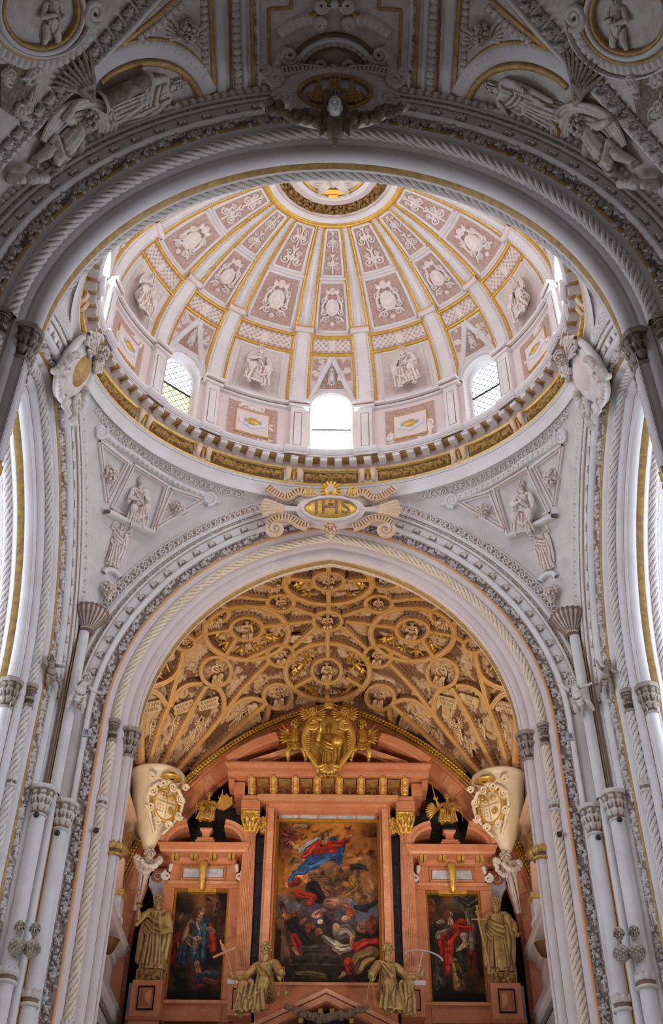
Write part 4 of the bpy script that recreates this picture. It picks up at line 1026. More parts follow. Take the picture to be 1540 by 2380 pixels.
def mir2(fn):
    """run fn for the left side and again mirrored to the right; fn(X) gets a transform helper"""
    for s in (-1,1): fn(s)
def mx(P,s): 
    P=np.array(P,float); 
    if s>0: P=P*np.array([-1,1,1.])
    return P
def mM(M,s): return mirM(M) if s>0 else M
SQR=[(-.04,-.01),(-.035,.04),(.035,.04),(.04,-.01)]
def bead_prof(w,h): return [(-w,-.01),(-w*.85,h*.8),(-w*.4,h),(w*.4,h),(w*.85,h*.8),(w,-.01)]
# ================================================================== PENDENTIVE RELIEFS
SAINT=lambda: robed(0,.020,1.0,'short',.2,.1,3,seated=True,arms=((-.30,.50,.10),(-.10,.46,.26),(.30,.50,.12),(.14,.62,.26)))
SAINT2=lambda: robed(0,.020,.0,'curly',-.2,.1,5,seated=True,arms=((-.30,.52,.14),(-.08,.58,.28),(.28,.50,.14),(.30,.30,.34)))
PL=PEND[-1,1][1]
mat('wash_brown',(.46,.30,.24),(.60,.44,.37),5,.7)
mat('carved_pale',(.82,.76,.73),(.70,.60,.55),6,.62,point=(.40,.27,.21),bump=.1,bscale=50)
for s in (-1,1):
    par=PEND[s,1][0]; W='left' if s<0 else 'right'
    def fl(px,w=.045,h=.05,name='panel_frame',m='plaster',n=None,closed=False,lift=0.,par=par):
        P,N=on(PL,px,n,closed,lift); solid(mx(P,s),mx(N,s),bead_prof(w,h),name,m,par,closed)
        return mx(P,s),mx(N,s)
    quad=[(309,1081),(387,1129),(353,1238),(259,1183)]
    # sunk ground of the panels, then frames
    def ground(px,m,lift=.012,seed=0):
        h=[PL.hit(*p) for p in px]; c=[mx(q[0]+q[1]*lift,s) for q in h]
        if len(c)==3: c=c+[c[2]]
        H=hf_scroll(1.2,1.0,seed,34,1.1); H.H*=.5
        o=patch(quadpatch(*(c if s<0 else [c[1],c[0],c[3],c[2]])),H,-.05 if False else .05); return o.obj('relief_ground',m,par)
    for px in (quad,[(230,1026),(295,1075),(247,1165)],[(397,1137),(470,1161),(361,1226)]):
        q=list(px)+[px[0]]
        for a,b in zip(q[:-1],q[1:]): fl([a,b],.075,.07,n=8); fl([a,b],.026,.085,'painted_line','wash_brown',n=8)
    def figure_on(name,key,fn,foot,head,H,label,cat,m='carved_pale',lift=.0,sc=1.0,group=None,flat=.55):
        M=frame_on(PL,foot,head,H,lift); M[:3,2]*=flat; M=mM(M,s)
        me=kit(key,fn,m); o=inst(me,name,M); tag(o,label,cat,group); return o
    figure_on('saint_relief','seated_saint' if s<0 else 'seated_saint_b',SAINT if s<0 else SAINT2,(316,1196) if s<0 else (310,1204),(330,1098),1.30,f'seated robed saint carved in the square panel of the {W} far pendentive','sculpture',lift=.04)
    for (f,h,q) in (((252,1105),(256,1060),'upright'),((413,1184),(424,1150),'slanting')):
        figure_on('cherub_relief','cherub',cherub,f,h,.30,f'winged cherub head in the {q} triangle of the {W} far pendentive','sculpture',lift=.03,flat=.8)
    figure_on('angel_relief','robed_angel',lambda: robed(0,.022,0,'curly',.2,.1,8,wings=True,arms=((-.34,1.50,.05),(-.26,1.72,.08),(.36,1.50,.05),(.34,1.74,.08))),(257,1318),(287,1212),1.75,f'robed angel holding up the ledge of the {W} far pendentive','sculpture',lift=.0)
    figure_on('mask_relief','bearded_mask',lambda: head_obj((0,0,0),.13,0,0,0,1.1,'curly'),(250,1375),(256,1335),.30,f'bearded mask under a scroll at the foot of the {W} far pendentive','mask',lift=.05,flat=1)
    # ledge, volutes, rim between the volutes
    P,N=on(PL,[(240,1190),(353,1245)],10); solid(mx(P,s),mx(N,s),[(-.07,0),(-.07,.26),(-.02,.30),(.05,.26),(.07,0)],'ledge','plaster',par)
    P,N=on(PL,smoothpx([(240,1008),(262,1030),(311,1057),(350,1088),(405,1121),(450,1143),(476,1152)]),30); solid(mx(P,s),mx(N,s),[(-.10,0),(-.09,.07),(-.02,.09),(.02,.05),(.09,.06),(.10,0)],'curved_moulding','plaster',par); lay(par,[EGG],'egg',mx(P,s)+mx(N,s)*.0,mx(N,s),.17,.9,lift=.05)
    for (cx,cy,d) in ((232,1003,1),(485,1158,-1)):
        h=PL.hit(cx,cy); sp=spiral2(0,0,.20,1.9,pi/2*d,-d,40,.12); M=fr(h[0]+h[1]*.06,h[1],(0,0,1)); P=np.c_[sp,np.zeros(40)]@M[:3,:3].T+M[:3,3]
        vb=MB(); tube(mx(P,s),np.linspace(.05,.03,40),8,nrm=mx(h[1],s),mb=vb); vb.merge(lathe([(0,.02),(.17,.015),(.2,-.05)],(0,0,0),24),mM(M,s)); vb.obj('volute','plaster',par)
    P,N=on(PL,smoothpx([(238,1332),(247,1322),(268,1330),(278,1345)]),14); solid(mx(P,s),mx(N,s),bead_prof(.07,.12),'scroll_capital','plaster',par)
# saints seated in the lower panels of the dome
for i,(c,hw,kd) in enumerate(bays):
    cc=(c+180)%360-180
    if kd!='p' or abs(cc)>100: continue
    p0=dome(np.array(rad(c)),np.array(rad(3.2)),.03); p1=dome(np.array(rad(c)),np.array(rad(21)),.03); n=unit(np.array([0,CY,DZ-1.])-(p0+p1)/2); n=n-unit(p1-p0)*np.dot(n,unit(p1-p0)); M=fr(p0+unit(p1-p0)*.42,n,p1-p0,1.18); M[:3,2]*=.5
    if i%4==1: M=flipx(M)
    o=inst(kit('seated_saint' if i%3 else 'seated_saint_b',None,'carved_pale'),'saint_relief',M,dm)
# ================================================================== CARTOUCHES
def scroll3(pts,r,mb,seg=8): return tube(smoothpx(pts,2),r if np.isscalar(r) else np.interp(np.linspace(0,1,len(smoothpx(pts,2))),np.linspace(0,1,len(r)),r),seg,nrm=(0,0,1),mb=mb)
def strap(P2,w,h,mb,fl=0,z=0):
    """flat fluted strap along a 2-D path"""
    P=np.c_[smoothpx(P2,2),np.full(len(smoothpx(P2,2)),z)]; sweep(P,(0,0,1),[(-w,-.05),(-w,h),(-w*.8,h*1.25),(-w*.65,h*.8),(w*.65,h*.8),(w*.8,h*1.25),(w,h),(w,-.05)],mb=mb)
    if fl:
        Q=resample(P,fl); T,N,B=frames(Q,(0,0,1.))
        for q,b in zip(Q,B): cap3(q-b*w*.6+np.array([0,0,h*.8]),q+b*w*.6+np.array([0,0,h*.8]),fl*.34,fl*.34,mb,6)
def disc(rx,ry,prof,mb,seg=48,c=(0,0,0)):
    m=lathe(prof,(0,0,0),seg); v=m.V[0]*np.array([rx,ry,1])+np.array(c); mb.add(v,m.Q[0]); return mb
# ---- IHS cartouche over the chancel arch
M0=fr((0,22.98,20.38),(0,-1,-.16),(0,0,1))
t=thing('cartouche','gilt and pink scrolled cartouche lettered IHS above the chancel arch','cartouche',tuple(M0[:3,3]))
def put(mb,name,m,par,M=M0,smooth=True,**k):
    q=MB(); q.merge(mb,M); return q.obj(name,m,par,smooth,**k)
b=MB(); disc(1,1,[(0,.10),(.6,.10),(.9,.06),(1.0,0),(1,-.1)],b); b.V[-1]*=np.array([1.05,.56,1])
prism([(-1.25,-.05),(-1.6,-.28),(-1.55,.0),(-1.62,.25),(-1.2,.12),(-.8,.5),(.8,.5),(1.2,.12),(1.62,.25),(1.55,0),(1.6,-.28),(1.25,-.05),(.8,-.5),(-.8,-.5)],-.10,.05,mb=b); put(b,'shield','plaster_pink',t)
b=MB(); disc(.74,.34,[(0,.17),(.7,.16),(.93,.12),(1,.08)],b); put(b,'gold_oval','gilt',t)
b=MB(); a=np.linspace(0,2*pi,60,endpoint=False); tube(np.stack([.78*np.cos(a),.38*np.sin(a),0*a+.12],-1),.05,8,True,(0,0,1),b); put(b,'oval_rim','plaster_pink',t)
for s in (-1,1):
    b=MB(); strap([(s*.42,.55),(s*.62,.48),(s*.92,.62),(s*1.2,.34),(s*1.55,.50),(s*1.78,.72)],.12,.10,b,.085,.03); put(b,'fluted_strap','carved_warm',t)
    b=MB(); strap([(s*.62,-.56),(s*.86,-.50),(s*1.12,-.28),(s*1.5,-.30),(s*1.72,-.48)],.11,.10,b,.085,.03)
    sp=spiral2(s*1.52,-.66,.24,1.7,pi/2-s*pi/3,-s,40,.2); scroll3([(x,y,.08) for x,y in sp],[.06,.07,.06,.05],b); put(b,'lower_scroll','carved_warm',t)
    b=MB()
    for k in range(5): a=(-.5+.24*k); cap3((s*1.35,.02+.05*(k-2),.04),(s*(1.35+.52*cos(a)),.02+.52*sin(a)*.9,.10),.05,.09,b,8)
    put(b,'shell_fan','carved_warm',t)
    b=MB(); sp=spiral2(s*.62,.58,.15,1.4,0,s,30,.2); scroll3([(x,y,.1) for x,y in sp],[.05,.05,.04],b); put(b,'upper_scroll','gilt',t)
b=MB()
for k in range(11): a=pi*k/10*1.3-.5; cap3((.17*cos(a),.62+.17*sin(a),.08),(.26*cos(a),.62+.28*sin(a),.08),.04,.05,b,7)
ball((0,.62,.06),(.2,.24,.08),b,14); put(b,'head_shell','gilt',t)
ch=kit('face',lambda: head_obj((0,0,0),.13,0,0,0,0,'',.005),'plaster_pink'); inst(ch,'face',M0@np.block([[np.eye(3)*.95,np.array([[0],[.62],[.16]])],[np.zeros((1,3)),1]]),t)
ch=kit('bearded_mask',None,'carved_warm'); inst(ch,'lion_mask',M0@np.block([[np.eye(3)*1.75,np.array([[0],[-.80],[.22]])],[np.zeros((1,3)),1]]),t)
def letters(txt,size,M,m,par,name='lettering',ext=.012,align='CENTER'):
    c=bpy.data.curves.new(name,'FONT'); c.body=txt; c.size=size; c.align_x=align; c.align_y='CENTER'; c.extrude=ext; c.resolution_u=3
    o=bpy.data.objects.new('tmp',c); COL.objects.link(o); dg=bpy.context.evaluated_depsgraph_get(); dg.update(); me=bpy.data.meshes.new_from_object(o.evaluated_get(dg))
    bpy.data.objects.remove(o); bpy.data.curves.remove(c); me.name=name; me.materials.clear(); me.materials.append(MATS[m]); return inst(me,name,M,par)
def T3(x,y,z,s=1.0,sx=1,sy=1): M=np.eye(4); M[0,0]=s*sx; M[1,1]=s*sy; M[2,2]=s; M[:3,3]=(x,y,z); return M
letters('I',.62,M0@T3(-.40,0,.175,1,1.1,1),'brown_line',t); letters('H',.66,M0@T3(-.02,0,.175,1,1.15,1),'brown_line',t); letters('S',.60,M0@T3(.42,-.0,.175,1,1.0,1),'brown_line',t)
b=MB(); boxb(-.07,.07,.10,.13,.17,.19,mb=b); boxb(-.015,.015,.05,.22,.17,.19,mb=b); put(b,'small_cross','brown_line',t)
# ---- side cartouches over the transept arches
for s in (-1,1):
    W='left' if s<0 else 'right'
    M=fr((s*6.30,18.05,20.62),(-s,-.05,-.30),(0,0,1)); t=thing('cartouche',f'white scrolled cartouche with a {"golden" if s<0 else "pinkish"} oval over the {W} transept arch','cartouche',tuple(M[:3,3]))
    b=MB(); disc(.62,.98,[(0,.14),(.5,.16),(.8,.12),(1,.0),(1,-.15)],b); put(b,'shield','carved_pale',t,M)
    b=MB(); a=np.linspace(0,2*pi,50,endpoint=False); tube(np.stack([.66*np.cos(a),1.0*np.sin(a),0*a+.05],-1),.10,8,True,(0,0,1),b); put(b,'rim','plaster',t,M)
    b=MB(); disc(.34,.50,[(0,.26),(.7,.24),(1,.14)],b,c=(0,-.05,0)); put(b,'oval_boss','gold_line' if s<0 else 'plaster_pink',t,M)
    for q in (-1,1):
        b=MB()
        for (x,y,r,d) in ((.45,.62,.2,1),(.55,-.62,.2,-1),(.30,.92,.16,-1)):
            sp=spiral2(q*x,y,r,1.6,0 if q>0 else pi,q*d,34,.2); scroll3([(u,v,.18) for u,v in sp],[.06,.055,.05],b)
        for k in range(5): cap3((q*(.12+.08*k),-.82-.03*k,.1),(q*(.16+.1*k),-1.16+.04*k,.16),.05,.06,b,7)
        put(b,'scrollwork','carved',t,M)['kind']='stuff'
    inst(kit('cherub',None,'carved'),'cherub_head',M@T3(0,.66,.30,1.5),t)
    r=random.Random(5)
    for q in (-1,1):
        b=MB()
        for k in range(26): u=k/25; ball((q*(.55+.30*u),-.1-.9*u+.15*sin(u*6),.12+.1*r.random()),.07+.04*r.random(),b,6)
        for k in range(12): ball((q*(.35)+r.uniform(-.2,.2),.62+r.uniform(-.25,.25),.22),.07,b,6)
        put(b,'fruit_swag','carved',t,M)['kind']='stuff'
# ================================================================== NAVE VAULT WITH ITS RELIEFS
NW,NH,NY0,NY1=6.14,6.66,-9.0,10.66
nv=thing('nave_vault','dim plastered nave vault with gilt lines filling the top of the view','vault',(0,0,14),kind='structure')
a=np.linspace(0,pi,91); ys=np.linspace(NY0,NY1,50)
P=np.stack([-NW*np.cos(a)[None]+0*ys[:,None],ys[:,None]+0*a[None],14+NH*np.sin(a)[None]+0*ys[:,None]],-1); mb=grid(P,flip=True); VS=Surf(mb); mb.obj('vault_shell','plaster_old',nv)
P=nearf.band([(1.74,.6),(1.74,.90)],30,False); 
# closing strip between the arch and the vault
C=nearf.curve(1.74,.80,30,False); a2=np.interp(np.linspace(0,1,len(C)),[0,1],[0,pi]); D=np.stack([-NW*np.cos(a2),np.full(len(C),10.70),14+NH*np.sin(a2)],-1); grid(np.stack([C,D],1),flip=True).obj('vault_edge','plaster_old',nv)
C=resample(nearf.curve(1.86,.88,40,False),.05); lay(nv,[EGG],'egg',C,(0,-1,-.5),.16,1.1)
for s in (-1,1):
    W='left' if s<0 else 'right'
    w=thing('wall_'+W,f'plain plaster wall of the nave on the {W}, beside and behind the viewer','wall',(s*6.5,0,FLOOR),kind='structure')
    boxb(s*6.5,s*6.9,NY0,10.9,FLOOR,14).obj('wall_face','plaster_old',w,False)
    def vl(px,w_=.04,h=.05,name='vault_moulding',m='plaster',n=None,closed=False,lift=0.,prof=None):
        P,N=on(VS,px,n,closed,lift); solid(mx(P,s),mx(N,s),prof or bead_prof(w_,h),name,m,nv,closed); return mx(P,s),mx(N,s)
    def ln(px,w_=.035,m='gold_line',n=None,name='gilded_line',h=.03): return vl(px,w_,h,name,m,n)
    # bands parallel to the axis either side of the crown
    vl([(515,214),(508,-30)],.10,.05,n=8); ln([(538,213),(532,-30)],.03,'brown_line',8); 
    P,N=on(VS,[(553,210),(546,-30)],12); lay(nv,[EGG],'egg',mx(P,s),mx(N,s),.14,.95,lift=.01)
    vl([(570,210),(563,-30)],.045,.06,n=8); ln([(589,206),(583,-30)],.04,'gold_line',8); vl([(602,206),(597,-30)],.035,.05,n=8)
    P,N=on(VS,[(599,204),(594,-30)],12); lay(nv,FOLS,'leaf_strip',mx(P,s),mx(N,s),.36,.6,lift=.04)
    ln([(626,196),(624,20)],.035,'gold_line',8); ln([(624,20),(676,18)],.035,'gold_line',6); ln([(676,20),(676,-30)],.035,'gold_line',4)
    # triangle with winged face
    tri=smoothpx([(283,103),(350,88),(420,103),(468,148),(497,200)],2)
    ln(tri,.05,'gold_line',18); ln([(497,200),(487,-30)],.05,'gold_line',10); ln([(283,103),(350,50),(440,-30)],.05,'gold_line',10)
    for px in (smoothpx([(312,100),(350,98),(412,116),(455,155),(476,185)],2),[(477,180),(473,-20)],[(320,92),(370,56),(425,8)]):
        P,N=on(VS,px,16); lay(nv,[EGG],'egg',mx(P,s),mx(N,s),.13,.85,lift=.01)
    M=mM(frame_on(VS,(432,70),(450,8),.34,.06),s); o=inst(kit('cherub',None,'carved'),'cherub_relief',M); tag(o,f'winged white face in the gilt triangle of the nave vault, {W}','sculpture')
    # lunette arch
    vl(smoothpx([(205,185),(250,140),(330,110),(410,120),(462,165),(487,215)],2),.17,.05,n=22); ln(smoothpx([(232,192),(262,164),(330,141),(400,150),(445,185),(464,226)],2),.075,'gold_line',22,h=.07)
    # diagonal band of leafy blocks
    vl([(-30,414),(60,318),(180,190),(300,68),(380,-20)],.05,.09,n=16); ln([(-30,426),(60,330),(190,196),(300,83),(390,-20)],.025,'gold_line',16)
    P,N=on(VS,[(-20,380),(70,283),(180,165),(285,48),(340,-15)],20); 
    blk=carve_mesh('leaf_block',.26,.28,90,.13,'foliage',res=60,dens=1.6) if s<0 else blk
    lay(nv,[blk],'leaf_block',mx(P,s),mx(N,s),.30,1.0,lift=.03)
    # oval medallion with a child
    md=thing('medallion',f'gilt-ringed oval medallion with a half-length child, top {W} of the nave vault','medallion',tuple(mx(VS.hit(90,30)[0],s)))
    t_=np.linspace(0,2*pi,41)[:-1]
    def ovl(rx,ry,w_,h,m,name,cx=88,cy=22):
        P,N=on(VS,[(cx+rx*cos(q),cy+ry*sin(q)) for q in t_]); solid(mx(P,s),mx(N,s),bead_prof(w_,h),name,m,md,True); return mx(P,s),mx(N,s)
    ovl(88,88,.05,.10,'gold_line','gilded_ring'); ovl(100,100,.05,.12,'plaster','white_ring'); P,N=ovl(116,113,.04,.06,'gold_line','outer_line')
    P,N=on(VS,[(88+108*cos(q),22+106*sin(q)) for q in t_]); 
    P,N=on(VS,[(88+132*cos(q),22+128*sin(q)) for q in np.linspace(.1,pi*.95,40)]); lay(md,[EGG],'flute',mx(P,s),mx(N,s),.15,1.3,lift=.02); solid(mx(P,s)+mx(N,s)*0,mx(N,s),[(.11,0),(.12,.12),(.15,.12),(.16,0)],'strap_edge','plaster',md)
    h=VS.hit(212,25); sp=spiral2(0,0,.22,1.9,pi/2,-1,40,.12); M=fr(h[0]+h[1]*.1,h[1],(0,1,0.3)); PP=np.c_[sp,np.zeros(40)]@M[:3,:3].T+M[:3,3]; tube(mx(PP,s),np.linspace(.07,.04,40),8,nrm=mx(h[1],s)).obj('volute','carved',md)
    M=mM(frame_on(VS,(110,112),(125,-30),.95,.02),s); M[:3,2]*=.7; o=inst(kit('putto_wave',lambda: putto(.016,1,((-.24,.50,.08),(-.05,.56,.20),(.24,.52,.08),(.08,.50,.2)),False,wings=True),'carved'),'child_relief',M); tag(o,f'half-length child with crossed hands inside the {W} oval medallion','sculpture')
    H=hf_scroll(1.6,1.6,5,34); q=[VS.hit(*p)[0]+VS.hit(*p)[1]*.02 for p in ((0,250),(60,290),(95,150),(0,150))]; q=[mx(p,s) for p in (q if s<0 else [q[1],q[0],q[3],q[2]])]; patch(quadpatch(*q),H,.12).obj('scroll_ground','foliage',nv)
    # reclining saint and standing child on the arch
    M=frame_on(VS,(246,268),(428,190),1.78,.0); M[:3,2]*=.62; M=mM(M,s)
    key='reclining_saint' if s<0 else 'reclining_saint_b'
    o=inst(kit(key,(lambda: robed(0,.022,0,'long',.3,-.1,12,arms=((-.30,1.15,.12),(-.36,.95,.22),(.34,1.15,.05),(.36,1.40,.16)),amp=.16)) if s<0 else (lambda: robed(0,.022,0,'long',-.2,-.1,15,arms=((-.36,1.22,.10),(-.40,1.50,.18),(.30,1.10,.12),(.30,.90,.24)),amp=.16)),'carved'),'saint_relief',M)
    tag(o,('robed woman reclining beside a broken column, upper left above the nave arch' if s<0 else 'robed figure with raised palm and patterned dress, upper right above the nave arch'),'sculpture')
    if s<0:
        h0,h1=VS.hit(222,232),VS.hit(338,172); cm=MB(); A,B_=h0[0]+h0[1]*.15,h1[0]+h1[1]*.2; Q=np.array([A+(B_-A)*u for u in (0,.03,.06,.08,.5,.93,.95,1.0)]); tube(Q,[.20,.22,.20,.16,.15,.14,.17,.17],20,mb=cm); o=cm.obj('stone_column','carved',None); tag(o,'short stone column held slanting by the reclining woman, upper left','column'); o['kind']='thing'
    else:
        P,N=on(VS,smoothpx([(1212-2*(1212-777) if False else 342,300),(300,330),(262,322),(238,290),(262,262)],2),24); o=tube(mx(P+N*.12,s),.06,8,nrm=mx(N,s)).obj('curved_bow','gold_line'); tag(o,'curved gilt-brown bow beside the figure in the patterned dress, upper right','bow')
    wm=MB()
    for k in range(9):
        q=-.9+.16*k; chain([(0,.05*k*.2,0),(.30*sin(q)*.6,.28,.05+.008*k),(.62*sin(q),.34+.34*cos(q),.02)],[.045,.05,.02],wm,8)
    for k in range(5): q=-.6+.25*k; chain([(0,.05,.05),(.24*sin(q),.30,.10)],[.05,.03],wm,8)
    h=VS.hit(205,232); g=VS.hit(182,170); M=mM(fr(h[0]+h[1]*.08,h[1],g[0]-h[0],1.3),s); q=MB(); q.merge(remesh(wm,.016,1),M); o=q.obj('wing_relief','carved_dark'); tag(o,f'feathered wing carved above the child on the {W} of the nave arch','wing')
    M=frame_on(VS,(78,392),(212,262),1.0,.06); M=mM(M,s)
    o=inst(kit('putto',lambda: putto(.013,0,((-.27,.60,.06),(-.34,.74,.10),(.25,.58,.06),(.38,.50,.10))),'carved'),'child_relief',M); tag(o,f'plump nude child standing in a shell of drapery, {W} springing of the nave arch','sculpture')
    dm_=MB()
    P,N=on(VS,smoothpx([(95,330),(120,275),(170,248),(222,245),(243,275),(240,315),(205,352),(150,375)],2),40)
    for k,(o1,r) in enumerate(((0,.07),(.10,.05),(.18,.045),(-.09,.05),(-.16,.04))): 
        T_,N2,B2=frames(P,N); tube(mx(P+B2*o1+N*(.05+.02*k),s),r*(1+.3*np.sin(np.linspace(0,9,len(P))+k)),8,nrm=mx(N,s),mb=dm_)
    o=dm_.obj('drapery_relief','carved'); tag(o,f'billowing band of drapery looping round the nude child, {W}','drapery')
    bm=MB(); h=VS.hit(45,398); r=random.Random(3)
    for k in range(34): a_=r.uniform(0,6.28); ball(h[0]+h[1]*.15+np.array([.42*cos(a_)*.7,.2*sin(a_)+.1,.34*sin(a_)*1.0]),.08+.03*r.random(),bm,7)
    bm=bm if s<0 else bm.mirror(); o=bm.obj('knotted_capital','carved'); tag(o,f'knotted grey capital at the {W} springing of the nave vault','capital')
# crown strapwork over the nave arch, symmetrical
sw=thing('strapwork','fluted semicircular strapwork on the crown of the nave vault above the castle cartouche','relief',tuple(VS.hit(777,120)[0]))
def arcpx(r1,r2,a0,a1,n=30,cx=777,cy=196): q=np.linspace(a0,a1,n); return [(cx+r1*cos(t),cy-r2*sin(t)) for t in q]
for r1,r2,w_,h_,m,nm in ((104,108,.055,.14,'plaster','arch_moulding'),(116,120,.02,.10,'brown_line','dark_line'),(84,88,.02,.16,'brown_line','dark_line')):
    P,N=on(VS,arcpx(r1,r2,.12,pi-.12)); solid(P,N,bead_prof(w_,h_),nm,m,sw)
P,N=on(VS,arcpx(94,98,.12,pi-.12)); lay(sw,[EGG],'flute',P,N,.13,1.0,lift=.04)
for s in (-1,1):
    P,N=on(VS,[(777+s*(x-777),y) for x,y in smoothpx([(800,62),(830,40),(870,52),(905,78)],2)],20); solid(P,N,bead_prof(.12,.12),'leaf_scroll_arm','relief' if False else 'carved',sw); lay(sw,[EGG],'flute',P,N,.12,1.0,lift=.09)
    P,N=on(VS,[(777+s*(x-777),y) for x,y in smoothpx([(790,-20),(795,10),(815,28),(860,40),(905,78)],2)],20); solid(P,N,bead_prof(.03,.10),'gilded_edge','gold_line',sw)
    P,N=on(VS,[(777+s*(x-777),y) for x,y in smoothpx([(885,110),(905,130),(915,165),(918,190)],2)],16); solid(P,N,bead_prof(.10,.12),'leaf_scroll_arm','carved',sw); lay(sw,[EGG],'flute',P,N,.12,1.0,lift=.09)
    for (x,y,r,d) in ((884,122,.18,1),(812,50,.12,-1),(757+52,118+28,.14,1),(808,8,.13,1)):
        h=VS.hit(777+s*(x-777),y); sp=spiral2(0,0,r,1.6,0 if s>0 else pi,s*d,34,.2); M=fr(h[0]+h[1]*.12,h[1],(0,1,0)); PP=np.c_[sp,np.zeros(34)]@M[:3,:3].T+M[:3,3]; tube(PP,.045,8,nrm=h[1]).obj('volute','carved',sw)
h=VS.hit(777,5); ball(h[0]+h[1]*.08,.09).obj('boss','plaster',sw)
M=frame_on(VS,(777,168),(777,112),.34,.10); o=inst(kit('cherub',None,'carved'),'winged_cherub',M); tag(o,'curly cherub head between volutes directly above the castle cartouche','sculpture')
# castle cartouche
M=fr((0.02,10.42,19.74),(0,-1,-.38),(0,0,1)); t=thing('cartouche','oval cartouche with a gilded castle at the crown of the nave arch','cartouche',tuple(M[:3,3]))
b=MB(); disc(1.18,.66,[(0,.06),(.55,.06),(.6,.13),(.85,.16),(1,.05),(1,-.15)],b,56); put(b,'shield','carved',t,M)
b=MB(); disc(.64,.36,[(0,.08),(1,.08),(1,.0)],b,48); put(b,'white_oval','plaster',t,M)
b=MB(); a=np.linspace(0,2*pi,60,endpoint=False); tube(np.stack([.68*np.cos(a),.40*np.sin(a),0*a+.12],-1),.045,8,True,(0,0,1),b); put(b,'gilded_rim','gold_line',t,M)
b=MB(); a=np.linspace(0,2*pi,44,endpoint=False)
for q in a: cap3((.76*cos(q),.48*sin(q),.13),(.92*cos(q),.58*sin(q),.12),.035,.04,b,6)
put(b,'flutes','carved',t,M)
b=MB(); r=random.Random(2)
def bw(x0,x1,y0,y1,z=.10,d=.05): boxb(x0,x1,y0,y1,z,z+d,mb=b)
for r_ in range(5):
    n=16
    for k in range(n):
        x0=-.56+1.12*k/n+(.03 if r_%2 else 0); y0=-.26+.05*r_
        if (abs(x0)/.60)**2+(y0/.33)**2<1: bw(x0,x0+.062,y0,y0+.043)
for cx,wd,top in ((-.32,.07,.06),(.32,.07,.06),(0,.11,.30),(-.15,.05,.0),(.15,.05,.0)):
    y=-.26
    while y<top-.02: 
        for u in (-1,0,1): bw(cx+u*wd*.66-wd*.3,cx+u*wd*.66+wd*.3,y,y+.043,.12,.06)
        y+=.05
    for u in (-1,0,1): bw(cx+u*wd*.7-.02,cx+u*wd*.7+.02,top,top+.05,.12,.07)
for k in range(11): x=-.5+.1*k; bw(x-.02,x+.02,-.01,.03,.1,.05)
put(b,'castle','gold_line',t,M,False)
for s in (-1,1): 
    b=MB(); cap3((s*.32,.08,.14),(s*.32,.26,.14),.03,.03,b,8); ball((s*.32,.27,.14),(.05,.03,.03),b,8); put(b,'turret','gold_line',t,M)
    b=MB(); 
    for (x,y,r_,d) in ((.98,-.18,.20,1),(1.12,.28,.16,-1),(1.30,.46,.10,1),(1.22,-.30,.14,-1)):
        sp=spiral2(s*x,y,r_,1.7,0 if s>0 else pi,s*d,34,.2); scroll3([(u,v,.16) for u,v in sp],[.055,.05,.04],b)
    put(b,'scrolls','carved',t,M)
    b=MB(); strap([(s*.25,.52),(s*.6,.58),(s*1.0,.50)],.09,.08,b,.075,.06); put(b,'fluted_strap','carved',t,M)
inst(kit('face',None,'plaster'),'face',M@T3(0,-.62,.42,1.55,.85,1.15),t)
b=MB(); r=random.Random(9)
for k in range(40): a_=-.6+(pi+1.2)*k/39; ball((.19*cos(a_)*(1+.2*r.random()),-.58+.24*sin(a_),.32),.05,b,6)
for s in (-1,1):
    for k in range(9): cap3((s*.17,-.66-.04*k,.32),(s*(.22+.02*(k%3)),-.95-.02*k,.28),.05,.03,b,6)
for k in range(5): a_=pi/2+(k-2)*.4; cap3((.1*cos(a_),-.38,.36),(.22*cos(a_),-.30+.12*sin(a_),.38),.04,.035,b,6)
chain([(0,-.85,.28),(0,-1.02,.26),(0,-1.22,.16)],[.18,.17,.06],b); put(b,'bust_hair','carved_bronze',t,M)
for s in (-1,1):
    g=MB(); r=random.Random(4+s)
    for k in range(60): u=k/59; ball((s*(.25+.95*u)+r.uniform(-.04,.04),-.78+.10*u+.20*u*u+r.uniform(-.11,.11),.26+r.uniform(-.05,.09)),r.uniform(.05,.10),g,7)
    g2=MB(); g2.merge(g,M); o=g2.obj('fruit_garland','carved_bronze'); tag(o,f'brownish fruit garland hanging {"left" if s<0 else "right"} of the female mask on the nave arch','garland')
# ================================================================== CHANCEL VAULT
VY,VD,VW=28.8,3.92,6.25
def vz(x,y):
    xx=np.abs(x)/VW; yy=np.abs(y-VY)/VD; ax=np.abs(x)
    zm=20.85-1.3*xx**2
    zb=11.8+np.sqrt(np.maximum(8.05**2+4.6-(ax+1.55)**2,1.0))-.0; zb=11.8+np.sqrt(np.maximum(8.43**2-(ax+1.45)**2,1.0))
    zf=14+np.sqrt(np.maximum(6.95**2-(ax+.55)**2,.05)); ze=np.where(y>VY,zb,np.maximum(zf,zb*.0+zf))
    p=np.maximum(2.2*(1-.60*xx**2),.7); s=np.clip(yy,0,1.0)**p; return zm*(1-s)+ze*s
cv=thing('chancel_vault','gilded rib vault of the chancel crowded with rings, bosses and reliefs','vault',(0,VY,20.8),kind='structure')
nx,ny=430,280; xs=np.linspace(-VW,VW,nx); yl=np.linspace(VY-VD+.05,VY+VD,ny); X,Y=np.meshgrid(xs,yl); 
def vpos(X,Y,off=0):
    Z=vz(X,Y); P=np.stack([X,Y,Z],-1)
    if off: 
        e=1e-3; gx=(vz(X+e,Y)-vz(X-e,Y))/(2*e); gy=(vz(X,Y+e)-vz(X,Y-e))/(2*e); N=unit(np.stack([gx,gy,-np.ones_like(gx)],-1)); P=P+N*off
    return P
